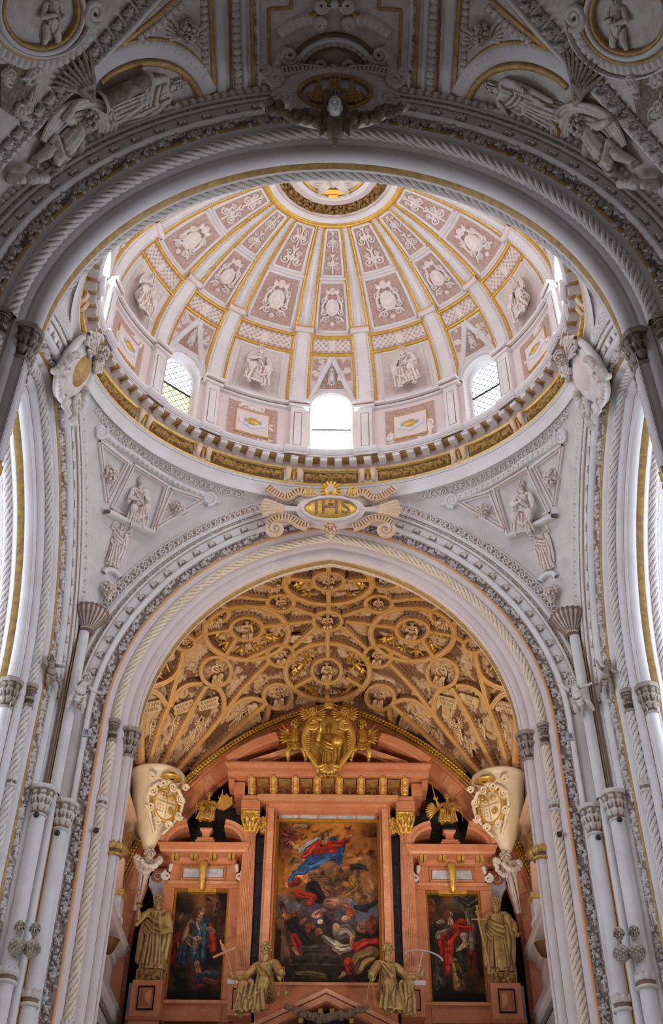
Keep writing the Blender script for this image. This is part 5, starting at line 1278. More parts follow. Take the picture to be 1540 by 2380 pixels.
tiles=[hf_scroll(1.25,1.25,200+i,36,1.9).H for i in range(4)]+[hf_saint(1.25,1.25,i,36).H for i in range(3)]
Hm=np.zeros((ny,nx)); r=np.random.default_rng(4); tn=tiles[0].shape[0]
for i in range(0,ny,tn-3):
    for j in range(0,nx,tn-3):
        T=np.rot90(tiles[r.integers(0,7)],r.integers(0,4)); a,b=min(tn,ny-i),min(tn,nx-j); Hm[i:i+a,j:j+b]=np.maximum(Hm[i:i+a,j:j+b],T[:a,:b])
Hc=Hm*.11
P=vpos(X,Y,Hc if True else 0) if False else None
e=1e-3; gx=(vz(X+e,Y)-vz(X-e,Y))/(2*e); gy=(vz(X,Y+e)-vz(X,Y-e))/(2*e); N=unit(np.stack([gx,gy,-np.ones_like(gx)],-1)); P0=np.stack([X,Y,vz(X,Y)],-1)
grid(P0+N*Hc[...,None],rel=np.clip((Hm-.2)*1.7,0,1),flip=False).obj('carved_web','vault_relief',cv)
# plain shell closing the vault behind the web
SVW=Surf(grid(P0[::3,::3])); SVR=Surf(grid((P0+N*.30)[::3,::3]))
def rib(px,w=.075,d=.36,smooth=True,name='rib',dots=True,m='vault_rib',closed=False,mirror=True,step=.12):
    px=smoothpx(px,2) if (smooth and not closed) else px
    P,N=on(SVR,px,None,closed)
    if len(P)<2: return
    if not closed: 
        n=max(4,int(np.linalg.norm(np.diff(P,axis=0),axis=1).sum()/step)); P=resample(P,n=n); N=unit(resample(N,n=n)) if len(N)==len(P) else N
        N=np.array([SVR.near(p)[1] for p in P]); N=np.where((N[:,2]>0)[:,None],-N,N)
    for s in ((-1,1) if mirror else (-1,)):
        Q,M=mx(P,s),mx(N,s)
        rb=solid(Q,M,[(-w*.75,-d),(-w*.75,-.09),(-w,-.05),(-w,0),(w,0),(w,-.05),(w*.75,-.09),(w*.75,-d)],name,m,cv,closed,False)
        g=MB(); sweep(Q,M,[(-w*1.08,-.05),(-w*1.08,.016),(-w*.50,.016),(-w*.50,-.01)],closed,mb=g); sweep(Q,M,[(w*.50,-.01),(w*.50,.016),(w*1.08,.016),(w*1.08,-.05)],closed,mb=g); g.obj('gilded_edges','gilt_rib',rb,False)
        if dots:
            dm_=MB(); T,Nn,B=frames(Q,M,closed); L=resample(np.concatenate([Q,Q[:1]]) if closed else Q,.13)
            for q in L[::1]:
                i=int(np.argmin(np.sum((Q-q)**2,1))); 
                for k in (-1,1): box(q+B[i]*k*w*.78-Nn[i]*.17,(.028,.028,.028),M=np.stack([T[i],Nn[i],B[i]],1),mb=dm_)
            o=dm_.obj('painted_squares','brown_line',rb,False); o['kind']='stuff'
mat('vault_rib',(.70,.46,.34),(.64,.40,.24),3,.5,bump=.1,bscale=30)
mat('gilt_rib',(.92,.60,.15),(.78,.46,.10),6,.38,.45)
mat('vault_figure',(.80,.64,.46),(.74,.48,.18),5,.5,.12,point=(.28,.13,.06))
def ringrib(cx,cy,rx,ry,w=.075,d=.36,name='ring_rib',mirror=True,dots=True,n=44):
    rib([(cx+rx*cos(t),cy+ry*sin(t)) for t in np.linspace(0,2*pi,n,endpoint=False)],w,d,False,name,dots,closed=True,mirror=mirror)
def boss(cx,cy,rx,ry,mirror=True,fig='seated_saint',gold=False,deep=.42):
    ringrib(cx,cy,rx,ry,.06,deep,'boss_ring',mirror,True,30)
    h=SVW.hit(cx,cy-4); u=SVW.hit(cx,cy-14)
    if h is None or u is None: return
    # a carved half figure inside the ring
    R=np.linalg.norm(SVR.hit(cx+rx*.8,cy)[0]-SVR.hit(cx-rx*.8,cy)[0])/2
    M=fr(h[0]+h[1]*.10,h[1],u[0]-h[0],R*1.35); M=M@T3(0,-.35,0,1); M[:3,2]*=.6
    Md=fr(h[0]+h[1]*.13,h[1],u[0]-h[0]); 
    for s in ((-1,1) if mirror else (-1,)):
        inst(kit(fig,None,'vault_figure'),'boss_figure',mM(M,s),cv)
for (cx,cy,rx,ry,mi) in ((763,1357,102,48,False),(573,1472,97,62,True),(761,1562,98,66,False)): ringrib(cx,cy,rx,ry,.085,.40,mirror=mi)
boss(761,1444,33,23,False); boss(763,1352,36,21,False,gold=True); boss(759,1560,34,29,False,'seated_saint_b',True); boss(573,1462,37,26,True,'seated_saint_b')
for c in ((652,1402,31,19),(652,1524,32,25),(502,1561,35,34),(645,1619,33,29),(497,1427,36,21),(636,1348,36,19),(431,1496,23,16)): boss(*c)
for px in ([(763,1310),(763,1334)],[(763,1376),(763,1420)],[(761,1468),(761,1530)],[(760,1590),(760,1630)]): rib(px,.07,.36,False,mirror=False)
for px in ([(735,1432),(678,1412)],[(735,1456),(678,1508)],[(625,1395),(530,1385),(440,1420)],[(628,1410),(560,1412),(525,1420)],[(632,1506),(575,1532)],
           [(728,1444),(670,1450),(607,1458)],[(551,1483),(520,1530)],[(540,1465),(478,1472),(452,1490)],[(465,1437),(480,1450)],[(725,1350),(665,1345)],
           [(725,1575),(680,1600)],[(690,1530),(672,1528)],
           [(343,1790),(362,1720),(384,1660),(394,1640),(410,1580),(430,1510)],[(334,1604),(350,1603),(372,1615),(388,1640)],[(396,1643),(412,1605),(440,1590),(470,1590)],
           [(372,1790),(400,1740),(440,1660),(480,1595)],[(400,1806),(455,1740),(505,1680),(560,1605),(625,1540)],[(520,1660),(522,1625),(510,1600),(490,1595)],
           [(410,1835),(470,1770),(545,1700),(618,1636)],[(530,1655),(560,1625),(590,1622),(612,1630)],[(625,1640),(622,1670),(605,1700),(585,1720)],[(424,1838),(560,1716),(640,1675),(735,1640)],
           [(338,1598),(380,1590),(412,1568),(424,1535),(426,1512)],[(332,1780),(330,1700),(334,1604)]): rib(px,.07,.34)
# gilded putti playing inside the great rings
gp=kit('putto',None,'statue_gilt')
def gput(x,y,rot,s,mirror=True,name='gilded_putto'):
    h=SVW.hit(x,y); u=SVW.hit(x+6*sin(rot),y-6*cos(rot))
    if h is None or u is None: return
    M=fr(h[0]+h[1]*.10,h[1],u[0]-h[0],s); M=M@T3(0,-.5,0)
    for q in ((-1,1) if mirror else (-1,)): inst(gp,name,mM(M,q),cv)
for (x,y,rot,s) in ((700,1345,.9,.75),(722,1388,-.5,.7),(700,1375,1.4,.7),(525,1495,.4,.75),(600,1505,-.8,.7),(625,1475,-1.3,.75),(560,1512,.1,.7),(515,1460,1.2,.7),(600,1440,-.6,.6),(695,1545,.8,.75),(712,1518,-.4,.65),(690,1588,.3,.7),(720,1600,-.6,.7),(372,1545,.6,.75),(352,1570,.2,.65)): gput(x,y,rot,s)
# figures standing in the fan-shaped webs
fg=kit('robed_angel',None,'vault_figure')
for (x,y,rot,s) in ((356,1700,0,.52),(405,1690,.15,.5),(460,1690,.25,.5),(545,1670,.75,.48),(580,1700,1.0,.42),(350,1755,0,.36),(430,1735,.3,.36),(500,1730,.6,.36)):
    h=SVW.hit(x,y+14); u=SVW.hit(x+6*sin(rot),y+14-6*cos(rot))
    if h is None or u is None: continue
    M=fr(h[0]+h[1]*.10,h[1],u[0]-h[0],s); M[:3,2]*=.7; M=M@T3(0,-.6,0)
    for q in (-1,1): inst(fg,'carved_angel',mM(M,q),cv)
TAB=[(355,1645,-1,'TOTAPVL\nCHRAE',0),(430,1646,-1,'MACVLA\nESTINTE',-.12),(487,1638,-1,'ROMAM\nLATANT',-.1),(1170,1645,1,'NEDHRN\nINTERMV\nLIERES',0),(1086,1630,1,'VOX\nTVA\nDVLCIS',.15),(1036,1634,1,'SPECIOS\nVIRGO',.1),(938,1682,1,'GEM\nMEA',-1.1),(1000,1648,1,'GRAL\nIMPL',-.9),(592,1660,-1,'FLOS\nCAMPI',1.2),(700,1490,-1,'AVE\nMARIA',.1)]
for (x,y,s,txt,rot) in TAB:
    h=SVR.hit(x,y); u=SVR.hit(x+6*sin(rot),y-6*cos(rot))
    if h is None or u is None: continue
    M=fr(h[0]-h[1]*.10,h[1],u[0]-h[0]); b=MB(); prism([(-.34,-.17),(.30,-.19),(.36,-.10),(.33,0),(.37,.12),(.31,.19),(-.30,.17),(-.37,.10),(-.33,0),(-.37,-.1)],-.02,.03,mb=b); q=MB(); q.merge(b,M); tb=q.obj('inscribed_tablet','vault_figure',cv,False)
    letters(txt,.15,M@T3(0,0,.035),'brown_line',tb,ext=.004)
# ================================================================== CHANCEL WALLS
SX=5.95
for s in (-1,1):
    W='left' if s<0 else 'right'
    w=thing('chancel_wall',f'{W} chancel wall with fluted pilaster, cornices and windows','wall',(s*6.1,28.8,FLOOR),kind='structure')
    def bb(x0,x1,y0,y1,z0,z1,name,m,par=w): return boxb(s*x0,s*x1,y0,y1,z0,z1).obj(name,m,par,False)
    y0,y1=24.9,33.4
    for (a,b,c,d) in ((y0,27.2,FLOOR,21),(29.6,y1,FLOOR,21),(27.2,29.6,FLOOR,11.6),(27.2,29.6,14.0,14.9),(27.2,29.6,16.9,21)): bb(6.15,6.5,a,b,c,d,'wall_face','plaster_pink')
    def yline(prof,name,m,ya=25.0,yb=32.6): # moulding running towards the altar
        P=[(s*6.15,ya,0),(s*6.15,yb,0)]; G=np.array([[[s*(6.15-o),y,z] for o,z in prof] for y in (ya,yb)]); return grid(G,flip=s<0).obj(name,m,w,False)
    yline([(0,14.25),(.06,14.3),(.06,14.48),(.10,14.52)],'architrave','vault_rib'); yline([(.10,14.52),(.13,14.56),(.10,14.60)],'gilded_fillet','gilt'); yline([(.06,14.60),(.06,14.84)],'frieze','plaster_old'); yline([(.06,14.84),(.20,14.92),(.24,14.96),(.24,15.06),(.34,15.12),(.34,15.18),(0,15.25)],'cornice','vault_rib')
    C=np.array([(s*6.07,y,14.72) for y in np.linspace(25,32.6,80)]); lay(w,[carve_mesh('gilded_frieze',.36,.2,301,.05,'foliage_gold',res=50,dens=1.0)],'gilded_frieze',C,(-s,0,0),.36,1.0)
    yline([(0,11.1),(.10,11.15),(.10,11.3),(.30,11.42),(.36,11.46),(.36,11.6),(.42,11.66),(0,11.72)],'lower_cornice','plaster_pink'); yline([(0,9.4),(.30,9.5),(.34,9.62),(.34,9.8),(.42,9.86),(0,9.95)],'gallery_cornice','plaster'); yline([(0,8.9),(.22,8.92),(.22,9.4)],'gallery_front','iron')
    for k in range(20): yy=25.4+.36*k; bb(5.90,5.935,yy,yy+.26,8.95,9.3,'gallery_panel','marble_white')
    # fluted pilasters on pedestals
    for yy in (26.6,30.35):
        b=MB(); fl=lathe([(.19,12.45),(.17,13.45)],(s*5.98,yy,0),48,flute=20,fd=.10,mb=b); b.obj('fluted_shaft','vault_rib',w)
        lathe([(.19,13.45),(.23,13.48),(.19,13.52),(.22,13.72),(.30,13.86),(.28,13.9),(.32,14.2)],(s*5.98,yy,0),24).obj('capital','carved_gold',w)
        bb(5.74,6.2,yy-.24,yy+.24,11.72,12.3,'pedestal','marble_white'); bb(5.68,6.2,yy-.30,yy+.30,12.30,12.45,'pedestal_cap','gilt'); bb(5.70,6.2,yy-.27,yy+.27,11.66,11.8,'pedestal_base','plaster')
        lathe([(.02,10.75),(.12,10.8),(.22,11.0),(.28,11.15)],(s*5.95,yy,0),16).obj('console','carved_gold',w)
        bb(5.96,6.16,yy-.16,yy+.16,9.95,10.7,'lower_panel','vault_rib')
    # windows
    for zi,(z0,z1,lab) in enumerate(((11.72,13.95,'tall'),(15.3,16.8,'upper arched'))):
        wn=thing(f'window_{10+(s>0)*2+zi}',f'{lab} bright window seen edge-on in the {W} chancel wall',None,(s*6.3,28.4,z0),kind='structure')
        boxb(s*6.42,s*6.45,27.2,29.6,z0,z1).obj('pane','glass_blue' if zi==0 else 'glass_white',wn,False)
        boxb(s*6.15,s*6.42,29.5,29.62,z0,z1).obj('reveal','plaster',wn,False); boxb(s*6.15,s*6.42,27.15,27.25,z0,z1).obj('reveal','plaster',wn,False)
        b=MB(); 
        for yy in np.linspace(27.2,29.6,5): boxb(s*6.38,s*6.42,yy-.02,yy+.02,z0,z1,mb=b)
        b.obj('mullions','iron',wn,False)['kind']='stuff'
        boxb(s*6.10,s*6.16,29.6,29.76,z0-.05,z1+.1).obj('window_surround','gilt',wn,False)
    # corbel with coat of arms
    cx,cy=s*5.42,31.72
    M=fr((cx,cy,16.0),(-s*.62,-.78,-.05),(0,0,1)); t=thing('corbel',f'cream bell-shaped corbel with a gilded coat of arms at the {W} rear of the chancel','corbel',(cx,cy,14.4))
    lathe([(.06,-1.72),(.16,-1.6),(.24,-1.4),(.42,-1.0),(.60,-.5),(.70,0),(.74,.35),(.80,.45),(.80,.55),(.86,.62),(.90,.74),(.88,.80),(.2,.82)],(cx,cy,16.0),40).obj('bell','plaster_cream',t)
    lathe([(.80,.56),(.83,.60),(.86,.66)],(cx,cy,16.0),40).obj('gilded_ring','gilt',t)
    def pc(mb,name,m): q=MB(); q.merge(mb,M@T3(0,0,.62,1)); return q.obj(name,m,t)
    b=MB(); disc(.40,.52,[(0,.20),(.8,.16),(1,.08),(1,-.2)],b,c=(0,-.38,0)); pc(b,'shield','plaster_cream')
    b=MB(); a=np.linspace(0,2*pi,50,endpoint=False); tube(np.stack([.42*np.cos(a),-.38+.54*np.sin(a),0*a+.12],-1),.045,8,True,(0,0,1),b); pc(b,'shield_rim','gilt_bright')
    b=MB(); cap3((-.38,-.38,.22),(.38,-.38,.22),.012,.012,b,6); cap3((0,-.85,.2),(0,.1,.22),.012,.012,b,6)
    for (x,y) in ((-.2,-.1),(-.1,-.2)): boxb(x-.05,x+.05,y-.06,y+.04,.18,.25,mb=b); [boxb(x+u-.015,x+u+.015,y+.04,y+.09,.18,.25,mb=b) for u in (-.035,0,.035)]
    for j in range(3):
        for i in range(3): ball((-.29+.09*i,-.48-.1*j,.19),.024,b,6)
    tube(np.stack([.17+.09*np.cos(a),-.58+.11*np.sin(a),0*a+.20],-1),.018,6,True,(0,0,1),b)
    for k in range(4): q=k*pi/4; cap3((.17-.08*cos(q),-.58-.1*sin(q),.2),(.17+.08*cos(q),-.58+.1*sin(q),.2),.012,.012,b,5)
    ball((.16,-.16,.2),(.10,.10,.04),b,8); pc(b,'heraldic_charges','gilt')['kind']='stuff'
    b=MB(); lathe([(0,.16),(.12,.14),(.16,.06),(.34,.0),(.36,-.04),(.1,-.05)],(0,0,0),28,mb=b); b.V[-1]=b.V[-1][:,[0,2,1]]*np.array([1,1,.8])+np.array([0,.44,.28]); pc(b,'gilded_hat','gilt')
    for q in (-1,1):
        b=MB()
        for (x,y,r_,d,a0) in ((.18,.22,.15,-1,0),(.52,-.1,.18,1,pi/2),(.50,-.62,.14,-1,0),(.20,-1.0,.13,1,0),(.62,.35,.12,1,0)):
            sp=spiral2(q*x,y,r_,1.6,a0 if q>0 else pi-a0,q*d,30,.2); scroll3([(u,v,.13) for u,v in sp],[.04,.035,.028],b)
        scroll3([(q*.35,.2,.16),(q*.62,-.1,.08),(q*.60,-.5,.05),(q*.35,-.95,.0),(q*.15,-1.25,-.1)],[.04,.06,.06,.05,.04],b)
        pc(b,'scroll_frame','plaster_cream')['kind']='stuff'
    hm=thing('herm',f'small winged herm head under the {W} coat-of-arms corbel','sculpture',(cx,cy,13.2))
    inst(kit('face_curly',lambda: head_obj((0,0,0),.13,0,.1,0,0,'curly'),'carved'),'head',fr((cx-s*.10,cy-.25,14.10),(-s*.6,-.8,-.1),(0,0,1),1.35),hm)
    mb=MB(); loft([(cx,cy,14.1),(cx+s*.1,cy+.2,13.6),(cx+s*.25,cy+.5,12.7)],[.26,.16,.07],[.2,.14,.07],mb,nf=8,amp=.1); mb.obj('tapering_body','carved',hm)
    mb=MB(); r=random.Random(3)
    for k in range(30): q=2*pi*k/30; ball((cx-s*.05+.36*cos(q)+r.uniform(-.04,.04),cy-.15+.2*sin(q),13.85+.18*sin(q*2+1)),.07+.03*r.random(),mb,7)
    mb.obj('leafy_collar','carved',hm)['kind']='stuff'
# ================================================================== ALTAR WALL
AY=32.7
def sc(y): return y/AY
MR,MD,MPL='marble_red','marble_deep','marble_pale'
aw=thing('altar_wall','black marble wall behind the altarpiece, under a red marble arch','wall',(0,33.2,FLOOR),kind='structure')
boxb(-6.3,6.3,33.15,33.5,FLOOR,21.2).obj('wall_face','marble_black',aw,False)
# thin joints between the black slabs
for k,z in enumerate(np.arange(12,18.6,.62)):
    for j in range(-9,10): 
        x=j*.66+(k%2)*.33
        if abs(x)<5.9: boxb(x-.325,x+.325,33.10,33.15,z,z+.61).obj('black_slab','marble_black',aw,False)
# red marble arch ring with stepped mouldings and gilded outer band
ra=thing('altar_arch','wide red marble arch with a gilded laurel band framing the altarpiece','arch',(0,32.4,FLOOR),kind='structure')
Z0=11.5
def aarc(w_,h,y,n=40):
    e=(h*h-w_*w_)/(2*w_); R=w_+e; ph=np.linspace(0,math.acos(e/R),n); u=-(R*np.cos(ph)-e); z=Z0+R*np.sin(ph); U=np.concatenate([[u[0]],u,-u[::-1][1:],[-u[0]]]); Z=np.concatenate([[FLOOR],z,z[::-1][1:],[FLOOR]]); return np.stack([U,0*U+y,Z],-1)
def aband(prof,name,m,sm=True):
    P=np.stack([aarc(5.72+r_,7.35+r_*1.12,y) for r_,y in prof],1); return grid(P).obj(name,m,ra,sm)
aband([(.02,33.15),(.02,32.56),(0,32.55)],'soffit','marble_black'); aband([(0,32.55),(.04,32.50),(.10,32.50),(.12,32.42)],'inner_moulding',MD); aband([(.12,32.42),(.55,32.34)],'arch_face',MR); aband([(.55,32.34),(.57,32.28),(.64,32.26),(.66,32.30),(.70,32.30)],'outer_moulding',MR); aband([(.70,32.30),(.71,32.22),(.73,32.30)],'gilded_fillet','gilt_bright'); aband([(.73,32.32),(.95,32.30),(1.0,32.9)],'laurel_channel','gold_line')
C=resample(aarc(5.72+.84,7.35+.84*1.12,32.27)[1:-1],.05); lf=MB(); 
for s in (-1,1): ball((0,s*.05,.02),(.085,.045,.04),lf,7,M=np.block([[np.array([[cos(.4*s),-sin(.4*s),0],[sin(.4*s),cos(.4*s),0],[0,0,1]]),np.zeros((3,1))],[np.zeros((1,3)),np.ones((1,1))]]))
ball((0,0,.045),.03,lf,6); LF=lf.mesh('laurel_leaf','gilt'); lay(ra,[LF],'laurel_leaf',C,(0,-1,0),.115,1.0)
# joints in the arch face: voussoirs as separate blocks
vn=34
for k in range(vn):
    A0=resample(aarc(5.72+.16,7.35+.16*1.12,32.40)[1:-1],n=vn*6+1); B0=resample(aarc(5.72+.53,7.35+.53*1.12,32.33)[1:-1],n=vn*6+1)
    a_,b_=A0[k*6:k*6+7].copy(),B0[k*6:k*6+7].copy()
    a_[0]+=(a_[1]-a_[0])*.08; b_[0]+=(b_[1]-b_[0])*.08
    grid(np.stack([a_+[0,.05,0],a_+[0,-.02,0],b_+[0,-.02,0],b_+[0,.05,0]],1)).obj('voussoir',MR if k%3 else 'marble_pale',ra,False)
# ------------------------------------------------------------------ the altarpiece frame
al=thing('altarpiece','red marble altarpiece frame with fluted columns, gilt consoles and broken pediment','altarpiece',(0,32.4,8.8))
def ab(x0,x1,y0,y1,z0,z1,name,m=MR,par=al,sm=False): return boxb(x0,x1,y0,y1,z0,z1).obj(name,m,par,sm)
def both(fn):
    for s in (-1,1): fn(s)
def AB(s,x0,x1,y0,y1,z0,z1,name,m=MR,par=al): return boxb(s*x0,s*x1,y0,y1,z0,z1).obj(name,m,par,False)
def at32(x,z,y): return x*y/AY,z*y/AY
def frame_box(x0,x1,z0,z1,w_,y0,y1,name,m,par,steps=None):
    """four mitred mouldings round an opening"""
    prof=steps or [(0,y1),(0,y0),(w_*.15,y0-.03),(w_*.3,y0),(w_*.8,y0+.02),(w_*.85,y0-.02),(w_,y0),(w_,y1)]
    P=np.stack([np.array([[x0-r_,y,z0-r_],[x1+r_,y,z0-r_],[x1+r_,y,z1+r_],[x0-r_,y,z1+r_]]) for r_,y in prof],1); return grid(P,True,False).obj(name,m,par,False)
# central bay
frame_box(-1.53,1.53,10.72,15.62,.07,32.30,32.5,'gilded_frame','gilt_bright',al)
ab(-1.55,1.55,32.28,32.5,15.69,15.80,'grey_strip','marble_grey')
for k in range(6): x=-1.5+.6*k; ab(x-.02,x+.02,32.26,32.5,15.69,15.80,'strip_joint',MR)
both(lambda s:(AB(s,1.60,1.95,32.05,33.1,9.9,16.05,'jamb'),AB(s,1.68,1.87,31.99,32.05,10.8,15.9,'jamb_panel',MPL),AB(s,1.60,1.64,31.98,32.05,10.6,15.85,'jamb_fillet',MD)))
ab(-1.95,1.95,32.02,33.1,15.80,16.10,'lintel'); ab(-1.85,1.85,31.95,32.02,15.93,16.02,'lintel_fascia',MPL); ab(-1.98,1.98,31.93,32.0,16.04,16.10,'lintel_fillet',MD)
ab(-2.0,2.0,32.15,33.1,9.5,10.66,'apron',MR); ab(-1.8,1.8,32.1,32.15,10.56,10.64,'sill',MPL)
# entablature
ab(-2.68,2.68,31.75,33.1,16.02,16.20,'architrave'); ab(-2.2,2.2,31.70,31.76,16.0,16.22,'architrave_fascia',MPL)
ab(-2.55,2.55,32.0,33.1,16.2,16.75,'frieze',MD)
both(lambda s: prism([(0,0),(.62,0),(.62,.42),(.36,.40),(.22,.24),(.08,.16)],-.0,.01).obj if False else None)
cor=MB(); 
for o,z in ():
    pass
cornp=[(0,16.62),(0.10,16.66),(.52,16.72),(.55,16.78),(.55,16.98),(.60,17.0),(.64,17.08),(.64,17.14),(0,17.16)]
def step_cornice(hw,y0,prof,name,m,par,cx=0.0):
    rows=[]
    for o,z in prof: rows.append([[cx-hw-o,33.1,z],[cx-hw-o,y0-o,z],[cx+hw+o,y0-o,z],[cx+hw+o,33.1,z]])
    return grid(np.array(rows),flip=True).obj(name,m,par,False)
step_cornice(2.62,31.98,cornp,'cornice',MR,al); step_cornice(2.62,31.98,[(.551,16.80),(.556,16.83),(.551,16.86)],'cornice_line',MPL,al)
ct=np.array([[-3.26,31.34,17.155],[3.26,31.34,17.155],[3.26,33.1,17.17],[-3.26,33.1,17.17]]); MB().add(ct,[[0,1,2,3]]).obj('cornice_top',MR,al,False)
both(lambda s:(AB(s,2.62,2.95,31.7,33.1,16.2,16.62,'end_console'),AB(s,2.95,3.12,31.55,33.1,16.42,16.66,'end_console')))
for k in range(8):
    x=-2.41+.6886*k; t_=thing('x',None) if False else None
    b=MB(); P=np.array([[x,32.0,16.22],[x,31.93,16.24],[x,31.84,16.34],[x,31.70,16.44],[x,31.52,16.56],[x,31.46,16.70]])
    for i in range(5): 
        pass
    prof=[(32.05,16.20),(31.92,16.20),(31.86,16.24),(31.80,16.36),(31.66,16.48),(31.52,16.56),(31.47,16.62),(31.47,16.72),(32.05,16.72)]
    v=[]; [v.append([x-.115,y,z]) for y,z in prof]; [v.append([x+.115,y,z]) for y,z in prof]; n=9
    b.add(v,[[i,(i+1)%n,(i+1)%n+n,i+n] for i in range(n)]); b.add(v,[[0,1,2],[0,2,3],[0,3,4],[0,4,8],[4,5,8],[5,6,8],[6,7,8]]+[[q+n for q in f][::-1] for f in [[0,1,2],[0,2,3],[0,3,4],[0,4,8],[4,5,8],[5,6,8],[6,7,8]]]); cs=b.obj('console',MPL,al,False)
    b=MB(); chain([(x,31.86,16.24),(x,31.78,16.34),(x,31.64,16.46),(x,31.50,16.56),(x,31.45,16.68)],[.05,.075,.08,.075,.07],b,8)
    for j in range(5): u=j/4; 
    for j in range(5):
        u=j/4; y=31.80-.33*u; z=16.30+.34*u
        for q in (-1,1): ball((x+q*.05,y-.03,z-.02),(.05,.04,.035),b,6)
    b.obj('gilded_acanthus','gilt',cs)
    if k<7:
        ab(x+.16,x+.53,31.50,31.95,16.60,16.64,'coffer','gold_line'); 
        b=MB(); r=random.Random(k)
        for j in range(20): ball((x+.344+r.uniform(-.13,.13),31.99,16.40+r.uniform(-.13,.13)),(.05,.03,.05),b,6)
        ball((x+.344,31.95,16.40),(.07,.05,.09),b,8); b.obj('gilded_mask','gold_line',al)['kind']='stuff'
# broken pediment: two curved outer rakes and two straight inner rakes
def rake(px0,px1,th,y0,y1,name,m,curve=0):
    n=10; t=np.linspace(0,1,n); p0,p1=np.array(px0),np.array(px1); d=unit(p1-p0); nn=np.array([-d[1],d[0]]); nn=nn*np.sign(nn[1])
    C=p0+(p1-p0)*t[:,None]+nn*(curve*4*t*(1-t))[:,None]; lo=C-nn*th/2; hi=C+nn*th/2
    sec=lambda q,a,b: np.stack([np.c_[q[:,0],0*t+a,q[:,1]],np.c_[q[:,0],0*t+b,q[:,1]]],1)
    mb=MB(); ring=np.stack([np.c_[lo[:,0],0*t+y1,lo[:,1]],np.c_[lo[:,0],0*t+y0+.10,lo[:,1]],np.c_[(lo*.75+hi*.25)[:,0],0*t+y0+.07,(lo*.75+hi*.25)[:,1]],np.c_[(lo*.7+hi*.3)[:,0],0*t+y0,(lo*.7+hi*.3)[:,1]],np.c_[hi[:,0],0*t+y0-.04,hi[:,1]],np.c_[hi[:,0],0*t+y1,hi[:,1]]],1)
    grid(ring,False,True,mb=mb)
    for k in (0,-1): mb.add(ring[k],[[0,1,2,5],[2,3,4,5]] if True else None)
    return mb.obj(name,m,al,False)
both(lambda s: rake((s*3.20,17.22),(s*1.66,18.12),.26,31.40,33.0,'outer_rake',MR,.10))
both(lambda s: rake((s*2.50,17.20),(s*.55,17.92),.20,31.55,33.0,'inner_rake',MPL,.0))
both(lambda s: AB(s,1.2,1.7,31.9,33.0,17.9,18.3,'rake_return',MD))
